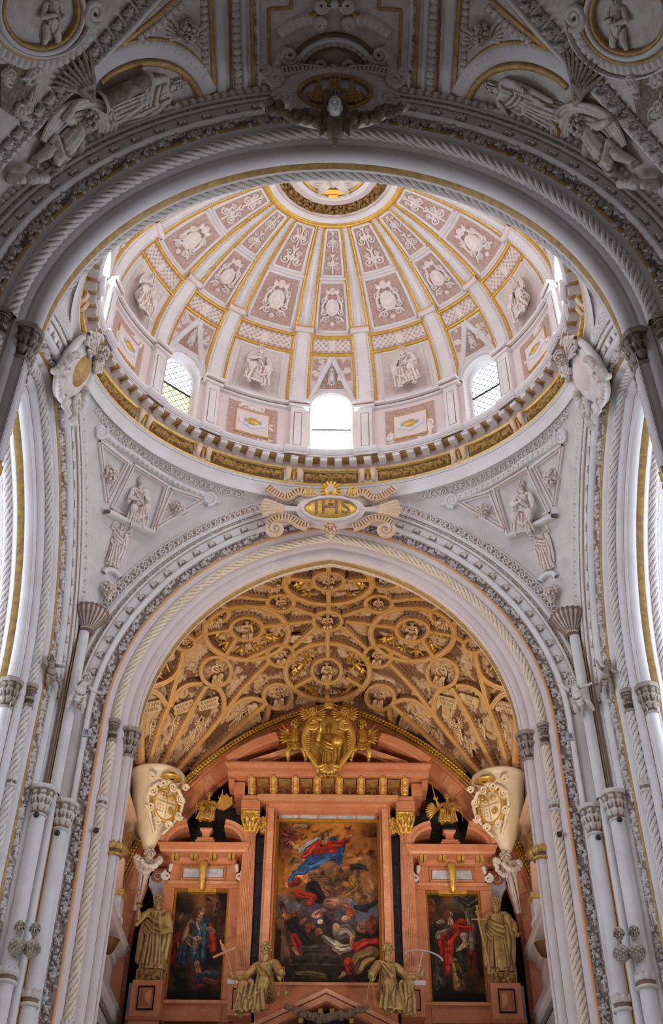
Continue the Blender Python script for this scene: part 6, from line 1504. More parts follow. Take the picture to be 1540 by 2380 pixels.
# columns
for s in (-1,1):
    W='left' if s<0 else 'right'
    c=thing('fluted_column',f'fluted red marble column with gilded capital, {W} of the large painting','column',(s*2.40,31.95,10.55),'fluted altarpiece columns' if False else None)
    lathe(resample(np.array([(.215,10.85),(.22,12.2),(.185,15.0)]),n=14),(s*2.40,31.95,0),144,flute=24,fd=.22).obj('shaft',MPL,c)
    lathe([(.215,10.84),(.27,10.80),(.28,10.74),(.24,10.72),(.30,10.66),(.31,10.60),(.30,10.55)],(s*2.40,31.95,0),28).obj('base',MPL,c)
    cp=MB(); lathe([(.185,15.0),(.21,15.02),(.19,15.05),(.20,15.35),(.26,15.55),(.2,15.6)],(s*2.40,31.95,0),24,mb=cp)
    for row,(z,n_,l) in enumerate(((15.05,8,.22),(15.22,8,.24))):
        for k in range(n_):
            a=2*pi*(k+.5*row)/n_; dx,dy=cos(a),sin(a); chain([(s*2.40+dx*.19,31.95+dy*.19,z),(s*2.40+dx*.225,31.95+dy*.225,z+l*.6),(s*2.40+dx*.29,31.95+dy*.29,z+l)],[.055,.06,.035],cp,7)
    for q in (-1,1):
        for yy in (-1,1):
            sp=spiral2(0,0,.10,1.5,pi/2,q,22,.2); tube([(s*2.40+q*.21+u,31.95+yy*.22,15.50+v) for u,v in sp],.03,6,nrm=(0,1,0),mb=cp)
    boxb(s*2.40-.27,s*2.40+.27,31.68,32.22,15.60,15.68,mb=cp); ball((s*2.40,31.68,15.62),.05,cp,6); cp.obj('capital','gilt',c)
    AB(s,2.12,2.70,31.70,33.1,15.72,16.02,'capital_block',MR); AB(s,2.12,2.70,31.68,32.3,15.68,15.74,'capital_block',MPL)
    # black strip and gilded pilaster between column and jamb
    AB(s,1.97,2.28,32.28,33.1,9.8,15.4,'black_pilaster','marble_black'); 
    for k in range(4): AB(s,2.06,2.19,32.24,32.28,10.9+1.1*k,11.8+1.1*k,'black_panel','marble_black')
    b=MB(); lathe([(.08,15.1),(.12,15.3),(.16,15.55),(.12,15.62)],(s*2.03,32.15,0),12,mb=b)
    for k in range(12): ball((s*2.03+.1*cos(k),32.03,15.15+.04*k),.05,b,6)
    b.obj('pilaster_capital','gilt',al)
    # column pedestal with inlaid panel
    AB(s,2.08,2.72,31.65,33.1,9.6,10.42,'pedestal'); AB(s,2.04,2.76,31.6,33.1,10.42,10.55,'pedestal_cap','marble_white')
    frame_box(s*2.40-.17,s*2.40+.17,9.78,10.28,.03,31.63,31.66,'black_inlay','marble_black',al); 
    b=MB(); b.add([(s*2.4-.14,31.64,9.82),(s*2.4+.14,31.64,9.82),(s*2.4+.14,31.64,10.24),(s*2.4-.14,31.64,10.24),(s*2.4,31.55,9.95),(s*2.4,31.55,10.12)],[[0,1,4],[2,3,5]]); b.add([(s*2.4-.14,31.64,9.82),(s*2.4+.14,31.64,9.82),(s*2.4+.14,31.64,10.24),(s*2.4-.14,31.64,10.24),(s*2.4,31.55,9.95),(s*2.4,31.55,10.12)],[[1,2,5,4],[3,0,4,5]]); b.obj('pyramid_boss',MD,al,False)
    # ---------------- side aedicule
    ae=thing('aedicule',f'red marble side bay with broken curved pediment, {W} of the altarpiece','altarpiece',(s*3.8,32.5,9.6)); cx=s*3.76
    def A2(x0,x1,ya,yb,z0,z1,name,m=MR,par=ae): return boxb(cx+x0,cx+x1,ya,yb,z0,z1).obj(name,m,par,False)
    frame_box(cx-.76,cx+.76,10.22,13.34,.055,32.32,32.5,'gilded_frame','gilt_bright',ae)
    A2(-.42,.42,32.28,32.45,13.30,13.40,'frame_crossette','gilt_bright')
    A2(-1.16,-.82,32.25,33.1,9.6,13.55,'jamb'); A2(.82,1.16,32.25,33.1,9.6,13.55,'jamb'); A2(-1.16,1.16,32.22,33.1,13.40,13.62,'lintel'); A2(-1.05,1.05,32.17,32.22,13.50,13.60,'lintel_fascia',MPL)
    A2(-.82,.82,32.2,33.1,9.6,10.10,'apron'); A2(-1.2,1.2,32.1,33.1,10.05,10.14,'sill',MPL)
    A2(-1.0,1.0,32.25,33.1,13.62,14.16,'attic'); frame_box(cx-.62,cx+.62,13.70,14.02,.06,32.19,32.26,'attic_frame',MPL,ae); A2(-.60,.60,32.20,32.25,13.72,14.0,'grey_panel','marble_grey')
    b=MB(); chain([(cx,32.06,14.06),(cx,32.0,13.92),(cx,32.04,13.60),(cx,32.10,13.32)],[.14,.13,.10,.06],b,10)
    for k in range(16): ball((cx+(.08 if k%2 else -.08)*(1-.03*k),31.98+.005*k,14.05-.045*k),.045,b,6)
    b.obj('gilded_keystone','gilt',ae)
    for q in (-1,1):
        b=MB(); sp=spiral2(0,0,.14,1.6,pi/2,-q,26,.2); tube([(cx+q*1.12+u,32.25,13.78+v) for u,v in sp],.045,7,nrm=(0,1,0),mb=b); chain([(cx+q*1.02,32.25,13.95),(cx+q*1.0,32.25,14.1)],[.05,.08],b,7); b.obj('white_volute','plaster',ae)
    step_k=[(0,14.14),(.06,14.18),(.10,14.30),(.38,14.36),(.42,14.42),(.42,14.52),(.48,14.56),(.48,14.62),(0,14.64)]
    rows=[[[cx-.92-o,33.1,z],[cx-.92-o,32.2-o,z],[cx+.92+o,32.2-o,z],[cx+.92+o,33.1,z]] for o,z in step_k]; grid(np.array(rows),flip=True).obj('cornice',MR,ae,False)
    A2(-1.38,1.38,31.75,33.1,14.62,14.64,'cornice_top',MR); AB(s,4.6,5.35,32.3,33.1,14.2,14.62,'outer_cornice',MR,ae)
    for k in range(4):
        for q in (-.06,.06): A2(-.86+.57*k+q-.045,-.86+.57*k+q+.045,31.86,32.1,14.18,14.34,'gilded_dentil','gilt')
    for q in (-1,1):
        n=14; t=np.linspace(0,1,n); a=pi*.02+t*pi*.40; R1,R2=1.02,.78
        o_=np.c_[cx+q*(1.38-R1*1.0+0*t)+0*t,t*0]; X1=cx+q*(.36+R1*np.cos(a)); Z1=14.64+R1*.78*np.sin(a); X2=cx+q*(.36+R2*np.cos(a)); Z2=14.64+R2*.78*np.sin(a)
        ring=np.stack([np.c_[X2,0*t+33.0,Z2],np.c_[X2,0*t+31.95,Z2],np.c_[(X2*.6+X1*.4),0*t+31.92,(Z2*.6+Z1*.4)],np.c_[(X2*.5+X1*.5),0*t+31.82,(Z2*.5+Z1*.5)],np.c_[X1,0*t+31.78,Z1],np.c_[X1,0*t+33.0,Z1]],1)
        mb=MB(); grid(ring,False,True,mb=mb); mb.add(ring[-1],[[0,1,2,5],[2,3,4,5]]); mb.obj('curved_pediment',MR,ae,False)
    b=MB(); lathe([(.42,14.64),(.42,14.78),(.34,14.80),(.36,14.86),(.18,14.92),(.15,15.0),(.20,15.10),(.26,15.14),(.28,15.2),(.1,15.2)],(0,0,0),4,mb=b,a0=pi/4,a1=2*pi+pi/4); b.V[-1]=b.V[-1]*np.array([1,.7,1])+np.array([cx,32.1,0]); b.obj('statue_pedestal',MR,ae,False)
    # cloud-shaped side piece in grey and red marble
    q_=[(-1.10,14.12),(-1.55,14.12),(-1.72,13.95),(-1.70,13.62),(-1.58,13.46),(-1.50,13.30),(-1.42,12.9),(-1.18,12.6),(-1.1,12.6)]; poly=np.array([(cx+(-x if s>0 else x),z) for x,z in q_])
    Mx=np.array([[1,0,0,0],[0,0,-1,0],[0,1,0,0],[0,0,0,1.]]); prism(poly,-32.9,-32.5,Mx).obj('side_scroll',MR,ae,False); pc2=poly.mean(0); prism(pc2+(poly-pc2)*.78,-32.6,-32.46,Mx).obj('side_scroll_inlay','marble_grey',ae,False)
    b=MB(); tube(np.stack([cx+(-1.40 if s<0 else 1.40)+.16*np.cos(np.linspace(0,2*pi,24,endpoint=False)),np.full(24,32.46),13.85+.16*np.sin(np.linspace(0,2*pi,24,endpoint=False))],-1),.04,8,True,(0,1,0),b); ball((cx+(-1.40 if s<0 else 1.40),32.46,13.85),.08,b,8); b.obj('round_boss',MD,ae)
    # pedestal of the standing statue
    pd=thing('pedestal',f'red marble pedestal with black inlay under the standing {W} statue','pedestal',(s*4.98,32.0,9.4)); px_=s*4.98
    boxb(px_-.42,px_+.42,31.65,32.9,FLOOR,10.52).obj('die',MR,pd,False); frame_box(px_-.20,px_+.20,9.75,10.32,.035,31.62,31.66,'black_inlay','marble_black',pd)
    b=MB(); V=[(px_-.15,31.64,9.82),(px_+.15,31.64,9.82),(px_+.15,31.64,10.26),(px_-.15,31.64,10.26),(px_,31.52,9.96),(px_,31.52,10.12)]; b.add(V,[[0,1,4],[2,3,5]]); b.add(V,[[1,2,5,4],[3,0,4,5]]); b.obj('pyramid_boss',MR,pd,False)
    boxb(px_-.36,px_+.36,31.75,32.7,10.52,10.84).obj('carved_plinth','statue_gold',pd,False); H=hf_scroll(.66,.26,77,60,1.0); F=lambda u,v: np.stack([px_+u*.33,31.745+0*u,10.68+v*.13],-1); patch(numN(F),H,.04 if False else .04).obj('plinth_relief','foliage_gold',pd)
    boxb(px_-.5,px_+.5,31.6,32.9,9.45,9.55).obj('base_moulding',MD,pd,False)
    AB(s,5.30,5.62,32.45,33.1,FLOOR,10.7,'grey_pier','marble_grey',ae)
    # low garland panel
    gpn=thing('garland',f'dark carved fruit garland hanging in a panel below the {W} side painting','garland',(cx,31.98,9.3))
    boxb(cx-.75,cx+.75,32.1,33.0,8.9,9.5).obj('dark_panel','marble_black',gpn,False)
    b=MB(); r=random.Random(5)
    for k in range(46): u=k/45*2-1; ball((cx+u*.62,31.98+r.uniform(-.03,.03),9.20+.20*u*u+r.uniform(-.06,.06)*(1-.6*abs(u))),.055*(1-.35*abs(u))+.012*r.random(),b,7)
    b.obj('fruit','carved_bronze',gpn)['kind']='stuff'
ab(-4.6,4.6,32.35,33.1,8.6,9.62,'podium',MR)
# gable of the tabernacle below
def gab(s): 
    for (z1,th,m,y0) in ((10.08,.10,MPL,30.9),(9.95,.16,MR,30.98),(9.80,.05,MD,31.05)):
        n=2; rk=[(0,z1),(s*2.2,z1-1.02)]; P=[]
        for x,z in rk: P.append([[x,32.2,z-th],[x,y0,z-th],[x,y0-.05,z],[x,32.2,z]])
        grid(np.array(P),False,True).obj('raking_moulding',m,al,False)
both(gab)
MB().add([(-1.6,31.6,9.2),(1.6,31.6,9.2),(0,31.6,9.9)],[[0,1,2]]).obj('gable_hollow','marble_black',al,False)
for s in (-1,1):
    for k in range(3): x=s*(.16+.26*k); ab(x-.06,x+.06,31.15,31.35,9.60-abs(x)*.47,9.72-abs(x)*.47,'gable_dentil','gilt')
g=thing('garland','long festoon of carved fruit slung between the two seated front statues','garland',(0,30.75,9.5)); r=random.Random(8); 
for k in range(64):
    u=(k+.5)/64*2-1; b=MB(); ball((0,0,0),(1,1,1),b,8); 
    if k==0: FR=[]; 
    if k<3:
        m_=MB(); ball((0,0,0),1,m_,8 if k else 6); 
        if k==2:
            for j in range(6): ball((.6*cos(j),.6*sin(j),.4),.4,m_,6)
        FR.append(m_.mesh('fruit','carved_bronze'))
    rr=.105*(1-.45*abs(u))*r.uniform(.8,1.15); M=np.eye(4)*rr; M[3,3]=1; M[:3,3]=(u*1.12+r.uniform(-.03,.03),30.72+r.uniform(-.05,.05),9.28+.30*u*u+r.uniform(-.07,.07)*(1-.5*abs(u))); inst(FR[k%3] if len(FR)==3 else FR[0],'fruit',M,g)
# ------------------------------------------------------------------ paintings
def painting(w_,h_,nx_,seed,bg,strokes,scat=170):
    """flat canvas with a colour per vertex; strokes in 0..1 x 0..1 (y down)"""
    ny_=int(nx_*h_/w_); X,Y=np.meshgrid(np.linspace(0,1,nx_),np.linspace(0,1,ny_)); asp=h_/w_; r=np.random.default_rng(seed)
    def noise(n):
        out=0
        for o in range(5):
            m=n*2**o; g=r.random((int(m*asp)+3,m+3)); yi=Y*(m*asp); xi=X*m; y0=yi.astype(int); x0=xi.astype(int); fy=yi-y0; fx=xi-x0; fy=fy*fy*(3-2*fy); fx=fx*fx*(3-2*fx)
            out=out+((g[y0,x0]*(1-fx)+g[y0,x0+1]*fx)*(1-fy)+(g[y0+1,x0]*(1-fx)+g[y0+1,x0+1]*fx)*fy)/2**o
        return out/1.94
    C=bg(X,Y,noise); wx=(noise(9)-.5)*.03+(noise(30)-.5)*.015; wy=((noise(9)-.5)*.03+(noise(30)-.5)*.015)/asp; det=noise(16); tone=noise(34)
    r2=random.Random(seed); extra=[]
    for _ in range(scat):
        x,y=r2.random(),r2.random(); c=C[int(y*(ny_-1)),int(x*(nx_-1))]*r2.uniform(.4,2.1)*np.array([1.08,1.0,.92]); a_=r2.uniform(0,3.14); l=r2.uniform(.02,.07); extra.append(('c',c,[(x,y),(x+l*cos(a_)*.6,y+l*sin(a_)*.6/asp),(x+l*cos(a_+.7),y+l*sin(a_+.7)/asp)],[.015,.02,.006],.6))
    rich=[]
    for q in strokes:
        rich.append(q)
        if q[0]=='c':
            R_=np.broadcast_to(np.asarray(q[3],float),(len(q[2]),)); T_=np.array(q[2],float)
            if R_.max()<.018: continue
            D=np.gradient(T_,axis=0); Nn=np.stack([-D[:,1]*asp,D[:,0]/asp],-1); Nn=Nn/(np.hypot(D[:,0],D[:,1]*asp)[:,None]+1e-9)
            for j in range(6):
                o_=r2.uniform(-.75,.75); o2=r2.uniform(-.75,.75); ff=np.linspace(o_,o2,len(T_))[:,None]; g_=r2.choice([.30,.45,1.6,1.9]); rich.append(('c',np.clip(np.array(q[1])*g_+(.03 if g_>1 else 0),0,1),(T_+Nn*ff*R_[:,None]).tolist(),(R_*r2.uniform(.10,.20)).tolist(),1.2))
        else:
            x,y=q[2]; rx,ry=q[3]
            for j in range(5):
                a0=r2.uniform(0,6.28); g_=r2.choice([.35,.5,1.6,1.8]); rich.append(('c',np.clip(np.array(q[1])*g_,0,1),[(x+rx*.6*cos(a0+u),y+ry*.6*sin(a0+u)/asp) for u in (0,.5,1.0)],[rx*.14,rx*.18,rx*.06],1.2))
    strokes=extra+rich
    for s_ in strokes:
        kind,col,pts,rad_=s_[0],np.array(s_[1]),s_[2],s_[3]; soft=(s_[4] if len(s_)>4 else .25)*.55
        XX,YY=X+wx,(Y+wy)*asp
        if kind=='e':
            (x,y),(rx,ry)=pts,rad_; rot=s_[5] if len(s_)>5 else 0; dx,dy=XX-x,YY-y*asp; c_,t_=cos(rot),sin(rot); d=np.hypot((dx*c_+dy*t_)/rx,(-dx*t_+dy*c_)/(ry)); lx=(dx*c_-dy*.0)/rx; ly=dy/ry
        else:
            best=np.full(X.shape,9.); lx=np.zeros_like(X); ly=lx.copy()
            P=np.array(pts,float); R_l=np.broadcast_to(np.asarray(rad_,float),(len(P),))
            for i in range(len(P)-1):
                ax,ay=P[i][0],P[i][1]*asp; bx,by=P[i+1][0],P[i+1][1]*asp; L=(bx-ax)**2+(by-ay)**2+1e-9; t=np.clip(((XX-ax)*(bx-ax)+(YY-ay)*(by-ay))/L,0,1); rr=R_l[i]+(R_l[i+1]-R_l[i])*t; ddx,ddy=XX-ax-t*(bx-ax),YY-ay-t*(by-ay); dd=np.hypot(ddx,ddy)/rr; m=dd<best; best=np.where(m,dd,best); lx=np.where(m,ddx/rr,lx); ly=np.where(m,ddy/rr,ly)
            d=best
        a=np.clip((1+soft*.5-d)/soft,0,1); a=a*a*(3-2*a)
        shade=np.clip(.92-.42*(lx*.5+ly*.6)+(det-.5)*1.9,.12,1.5); sh=col*shade[...,None]*.70
        C=C*(1-a[...,None])+sh*a[...,None]
    C=C*(.70+.50*tone[...,None]); C=np.clip(C,0,1)**1.18*.80*np.array([1.06,.94,.84]); C=np.clip(C,0,1); return C
def canvas(name,x0,x1,z0,z1,y,C,label,cat='painting'):
    ny_,nx_=C.shape[:2]; Xp=np.linspace(x0,x1,nx_); Zp=np.linspace(z1,z0,ny_); P=np.stack(np.broadcast_arrays(Xp[None,:],np.array(y),Zp[:,None]),-1); mb=grid(P,flip=True)
    t=thing(name,label,cat,((x0+x1)/2,y+.02,z0)); o=mb.obj('canvas','paint',t,False); a=o.data.attributes.new('paint','FLOAT_COLOR','POINT'); a.data.foreach_set('color',np.concatenate([C.reshape(-1,3),np.ones((ny_*nx_,1))],1).astype(np.float32).ravel()); return t
m=bpy.data.materials.new('paint'); m.use_nodes=True; nt=m.node_tree; at_=nt.nodes.new('ShaderNodeAttribute'); at_.attribute_name='paint'; nt.links.new(at_.outputs['Color'],nt.nodes['Principled BSDF'].inputs['Base Color']); nt.nodes['Principled BSDF'].inputs['Roughness'].default_value=.55; nt.nodes['Principled BSDF'].inputs['Specular IOR Level'].default_value=.25; MATS['paint']=m
def lerp(a,b,t): return np.array(a)*(1-t[...,None])+np.array(b)*t[...,None]
def bgm(X,Y,noise):
    n=noise(4); n2=noise(7); up=lerp((.10,.035,.015),(.50,.25,.07),np.clip((n-.3)*2.4,0,1)); glow=np.exp(-(((X-.47)/.34)**2+((Y-.10)/.13)**2)); up=up+np.array((.34,.17,.04))*glow[...,None]
    mid=lerp((.10,.07,.08),(.16,.22,.32),np.clip((n2-.35)*2.6,0,1)); lo=lerp((.018,.012,.012),(.10,.06,.035),np.clip((n2-.35)*2,0,1))
    a=np.clip((Y-.44)/.08,0,1); b=np.clip((Y-.60)/.10,0,1); C=up*(1-a[...,None])+mid*a[...,None]; return C*(1-b[...,None])+lo*b[...,None]
def pt(x,y): return ((x-130)/1210.,(y-190)/2010.)
def S_(kind,col,pts,r_,soft=.3,rot=0):
    if kind=='e': return ('e',col,pt(*pts),(r_[0]/1210.,r_[1]/1210.),soft,rot)
    return ('c',col,[pt(*p) for p in pts],[q/1210. for q in (r_ if hasattr(r_,'__len__') else [r_]*len(pts))],soft)
RED=(.62,.07,.04); BLU=(.04,.13,.34); SK=(.62,.34,.22); CLD=(.48,.28,.13); DK=(.03,.02,.02); WHT=(.62,.56,.48)
st=[S_('e',(.62,.38,.12),(700,360),(120,90),.7),S_('e',CLD,(380,720),(130,70),.5),S_('e',CLD,(1170,720),(150,80),.5),S_('e',(.45,.26,.13),(1180,1050),(170,190),.5),S_('e',(.30,.16,.09),(220,420),(110,200),.6),
 S_('c',(.40,.12,.08),[(180,330),(300,400),(230,500)],60,.5),S_('c',(.58,.42,.26),[(290,470),(330,540),(420,560)],22,.5),S_('c',(.60,.45,.28),[(340,240),(460,230)],28,.6),
 S_('c',(.45,.47,.52),[(620,430),(500,500),(430,570),(410,640)],[50,60,50,30]),S_('c',BLU,[(810,430),(880,520),(870,620)],[55,70,60]),S_('c',RED,[(620,520),(520,610),(430,640)],[80,60,34]),S_('e',RED,(710,560),(140,130)),S_('c',RED,[(800,500),(900,470),(990,400)],[60,50,28]),
 S_('c',SK,[(400,625),(350,605)],[20,10]),S_('c',SK,[(985,400),(1030,350)],[22,12]),S_('c',SK,[(690,460),(700,400)],[40,34]),S_('e',SK,(705,370),(42,52)),S_('c',(.16,.06,.03),[(668,345),(665,420)],[20,16]),
 S_('c',BLU,[(830,690),(700,700),(560,720),(480,790),(380,850)],[90,105,95,70,34]),S_('c',(.07,.22,.48),[(760,660),(620,740),(520,800)],[36,34,26]),S_('c',BLU,[(470,830),(330,860),(280,950),(265,1010)],[44,34,28,14]),
 S_('e',(.36,.22,.12),(760,900),(170,180),.4),S_('e',(.24,.13,.07),(980,850),(150,110),.4),S_('c',(.05,.04,.06),[(1040,760),(1150,770),(1230,820)],[30,36,12]),S_('e',(.55,.30,.18),(540,890),(44,50)),S_('e',(.55,.30,.18),(610,860),(40,44)),S_('c',(.40,.25,.13),[(540,960),(640,940),(720,930)],[50,40,30]),S_('c',SK,[(600,1020),(660,1090),(750,1150)],[30,26,16]),
 S_('c',(.30,.05,.03),[(380,960),(300,1010)],[50,40]),S_('c',(.02,.02,.03),[(560,1060),(640,1180)],[90,70]),S_('c',RED,[(380,1120),(480,1160),(580,1180),(520,1250)],[46,40,36,26]),S_('c',(.42,.26,.10),[(1040,950),(1100,1040),(960,1130)],[60,60,40]),S_('e',(.30,.15,.08),(900,1080),(80,60)),
 S_('c',(.45,.25,.20),[(740,1240),(880,1230),(960,1280)],[50,60,50],.5),S_('e',(.60,.36,.30),(850,1240),(40,36)),S_('c',(.03,.05,.05),[(1080,1290),(1180,1320),(1250,1280),(1330,1220)],[24,36,34,28]),
 S_('c',(.60,.32,.30),[(600,1400),(690,1350)],[46,40]),S_('e',(.70,.62,.55),(650,1480),(34,28)),S_('e',(.62,.40,.35),(960,1430),(50,40)),S_('e',(.55,.14,.06),(1010,1350),(50,60)),
 S_('c',(.16,.09,.06),[(240,1480),(220,1650),(230,1950)],[120,140,120]),S_('c',(.28,.13,.07),[(180,1260),(230,1380)],[30,40]),S_('e',(.34,.17,.09),(350,1400),(60,70)),S_('c',(.50,.28,.08),[(230,1400),(280,1430)],[30,26]),S_('c',DK,[(340,1500),(440,1620),(520,1720)],[80,90,60]),S_('c',RED,[(360,1660),(400,1740),(430,1860)],[40,50,24]),S_('c',(.55,.40,.16),[(350,1790),(410,1880)],[14,16]),
 S_('e',(.34,.13,.08),(540,1550),(60,60)),S_('e',(.36,.18,.10),(640,1600),(50,50)),S_('c',(.40,.20,.14),[(440,1500),(480,1450)],[26,18]),S_('c',(.26,.22,.22),[(880,1600),(960,1580),(1030,1640)],[90,70,50]),S_('e',(.55,.40,.30),(840,1540),(40,56)),
 S_('c',WHT,[(700,1660),(800,1740),(900,1800),(990,1790)],[26,56,54,40]),S_('c',SK,[(1040,1660),(1010,1760)],[26,20]),S_('e',(.34,.18,.13),(1150,1540),(70,70)),S_('e',(.28,.10,.08),(1260,1500),(70,110)),S_('c',RED,[(1080,1780),(1180,1740),(1290,1720)],[60,66,50]),S_('c',(.36,.28,.12),[(1250,1850),(1120,1930),(1080,2020)],[80,90,80]),S_('c',RED,[(980,1960),(1010,2060)],[56,50]),S_('c',SK,[(930,2090),(880,2150)],[26,16]),
 S_('c',(.12,.10,.11),[(450,1800),(760,1790)],[40,40],.3),S_('c',(.10,.09,.10),[(400,1900),(900,1900)],[26,26],.3),S_('c',(.16,.14,.15),[(300,1985),(900,1985)],[9,9],.4),S_('c',(.16,.14,.15),[(480,1865),(900,1870)],[7,7],.4),S_('c',(.20,.15,.07),[(400,2080),(700,2110)],[24,30],.6)]
canvas('large_painting',-1.52,1.52,10.73,15.61,32.42,painting(3.04,4.88,270,3,bgm,st,300),'tall central painting of a red and blue robed figure rising over a crowd')
def bgs(X,Y,noise):
    n=noise(4); C=lerp((.018,.012,.012),(.16,.08,.05),np.clip((n-.35)*2.2,0,1)); g=np.exp(-(((X-.5)/.2)**2+((Y-.05)/.12)**2)); C=C+np.array((.16,.10,.03))*g[...,None]; lo=np.clip((Y-.88)/.05,0,1); return C*(1-lo[...,None]*.85)
c_=lambda x,y: ((x-400)/370.,(y-915)/770.)
def Q(kind,col,pts,r_,soft=.3,rot=0):
    if kind=='e': return ('e',col,c_(*pts),(r_[0]/370.,r_[1]/370.),soft,rot)
    return ('c',col,[c_(*p) for p in pts],[q/370. for q in (r_ if hasattr(r_,'__len__') else [r_]*len(pts))],soft)
stl=[Q('c',(.22,.10,.07),[(650,940),(700,1000)],[50,30],.5),Q('c',(.30,.16,.10),[(690,990),(690,1080)],[22,12]),Q('c',(.35,.04,.03),[(440,1240),(430,1400)],[34,50]),Q('c',(.45,.05,.03),[(640,1140),(680,1260),(700,1340)],[26,34,26]),Q('c',(.05,.14,.22),[(600,1150),(590,1280),(590,1380)],[56,66,60]),
 Q('c',(.05,.12,.20),[(480,1330),(480,1420)],[40,40]),Q('c',(.30,.20,.14),[(520,1150),(500,1260)],[34,40]),Q('c',(.52,.50,.45),[(570,1140),(590,1190)],[14,10]),Q('c',(.62,.40,.28),[(575,1110),(590,1070)],[20,18]),Q('e',(.66,.42,.30),(594,1052),(22,28)),Q('c',(.22,.10,.05),[(575,1040),(560,1090)],[16,12]),
 Q('c',(.55,.38,.28),[(500,1240),(540,1280),(580,1260)],[22,30,30]),Q('c',(.60,.50,.42),[(560,1260),(575,1350)],[14,12]),Q('c',(.58,.36,.25),[(650,1180),(690,1200)],[18,14]),Q('c',(.58,.36,.25),[(590,1430),(610,1500)],[22,16]),Q('c',(.05,.10,.18),[(610,1510),(620,1560)],[18,16]),Q('c',(.45,.05,.03),[(620,1580),(650,1585)],[12,8]),Q('c',(.30,.12,.08),[(660,1540),(740,1570)],[20,16],.5),Q('e',(.10,.18,.22),(690,1500),(60,26),.6),Q('c',(.3,.25,.2),[(450,1070),(440,1110)],[8,8])]
str_=[Q('c',(.16,.15,.14),[(620,950),(700,1000),(760,940)],[40,60,50],.3),Q('e',(.34,.13,.06),(420,1000),(34,60),.4),Q('c',(.24,.22,.19),[(700,1040),(710,1180),(690,1300)],[30,34,30],.4),Q('e',(.62,.40,.30),(560,1062),(22,30)),Q('c',(.34,.12,.05),[(548,1040),(540,1085)],[16,12]),Q('c',(.62,.42,.32),[(560,1100),(560,1130)],[16,26]),Q('c',(.04,.12,.07),[(540,1190),(560,1320),(570,1420)],[50,50,40]),
 Q('c',(.62,.06,.03),[(640,1120),(580,1190),(520,1260),(520,1390),(505,1480)],[34,46,60,44,14]),Q('c',(.55,.05,.03),[(620,1140),(690,1160)],[34,26]),Q('c',(.60,.52,.46),[(470,1200),(460,1230)],[20,18]),Q('c',(.64,.42,.32),[(480,1200),(550,1170)],[18,12]),Q('c',(.60,.54,.48),[(650,1220),(665,1260)],[26,22]),Q('c',(.62,.40,.30),[(650,1280),(600,1330)],[18,14]),Q('c',(.45,.30,.12),[(570,1400),(590,1500),(590,1570)],[22,36,40]),Q('c',(.04,.10,.06),[(610,1350),(640,1450)],[24,20]),Q('c',(.40,.05,.04),[(690,1350),(700,1440)],[24,18]),
 Q('c',(.7,.66,.6),[(470,1120),(500,1115)],[12,14],.5),Q('c',(.13,.11,.09),[(450,1400),(450,1560)],[40,44],.3)]
canvas('side_painting',-4.51,-3.01,10.23,13.33,32.45,painting(1.5,3.1,160,5,bgs,stl,60),'tall dark painting of a figure in blue tunic and red cloak, left bay')
canvas('side_painting',3.01,4.51,10.23,13.33,32.45,painting(1.5,3.1,160,6,bgs,str_,60),'tall dark painting of a woman wrapped in a bright red robe, right bay')
# ------------------------------------------------------------------ statues
def statue(name,mesh,m,x,y,z,sc_,label,yaw=0,cat='statue'):
    t=thing(name,label,cat,(x,y,z)); M=fr((x,y,z),(sin(yaw),-cos(yaw),0),(0,0,1),sc_); o=inst(mesh.mesh('body',m),'body',M,t); return t,M
def part(t,M,mb,name,m,sm=True): q=MB(); q.merge(mb,M); return q.obj(name,m,t,sm)
stL=robed(0,.013,.55,'short',.15,.05,21,arms=((-.42,1.16,.10),(-.44,1.34,.26),(.32,1.08,.14),(.24,.98,.30)),amp=.17)
t,M=statue('saint_statue',stL,'statue_gold',-4.98,32.05,10.84,1.26,'gilded bearded statue holding up a key and clasping a book, left niche',.12)
b=MB(); cap3((-.44,1.22,.28),(-.46,1.78,.26),.012,.012,b,6); boxb(-.53,-.46,1.70,1.78,.25,.27,mb=b); boxb(-.53,-.46,1.60,1.64,.25,.27,mb=b); part(t,M,b,'key','gilt')
b=MB(); box((.22,.98,.30),(.14,.20,.035),M=np.array(Matrix.Rotation(.25,3,'Z')),mb=b); part(t,M,b,'book','statue_gold',False)
stR=robed(0,.013,1.7,'curly',-.15,.05,24,arms=((-.36,1.14,.14),(-.42,1.26,.30),(.36,1.12,.08),(.40,.88,.22)),amp=.17)
t,M=statue('saint_statue',stR,'statue_gold',4.98,32.05,10.84,1.26,'gilded long-bearded statue leaning on a long sword, right niche',-.12)
b=MB(); cap3((-.44,1.44,.34),(-.43,1.18,.33),.022,.022,b,8); ball((-.44,1.47,.34),.035,b,8); cap3((-.58,1.18,.33),(-.29,1.16,.33),.018,.018,b,8); sweep([(-.43,1.16,.33),(-.36,.7,.34),(-.27,.10,.33)],(0,0,1),[(-.035,0),(0,.012),(.035,0),(0,-.012)],closeprof=True,mb=b); part(t,M,b,'sword','statue_gold')
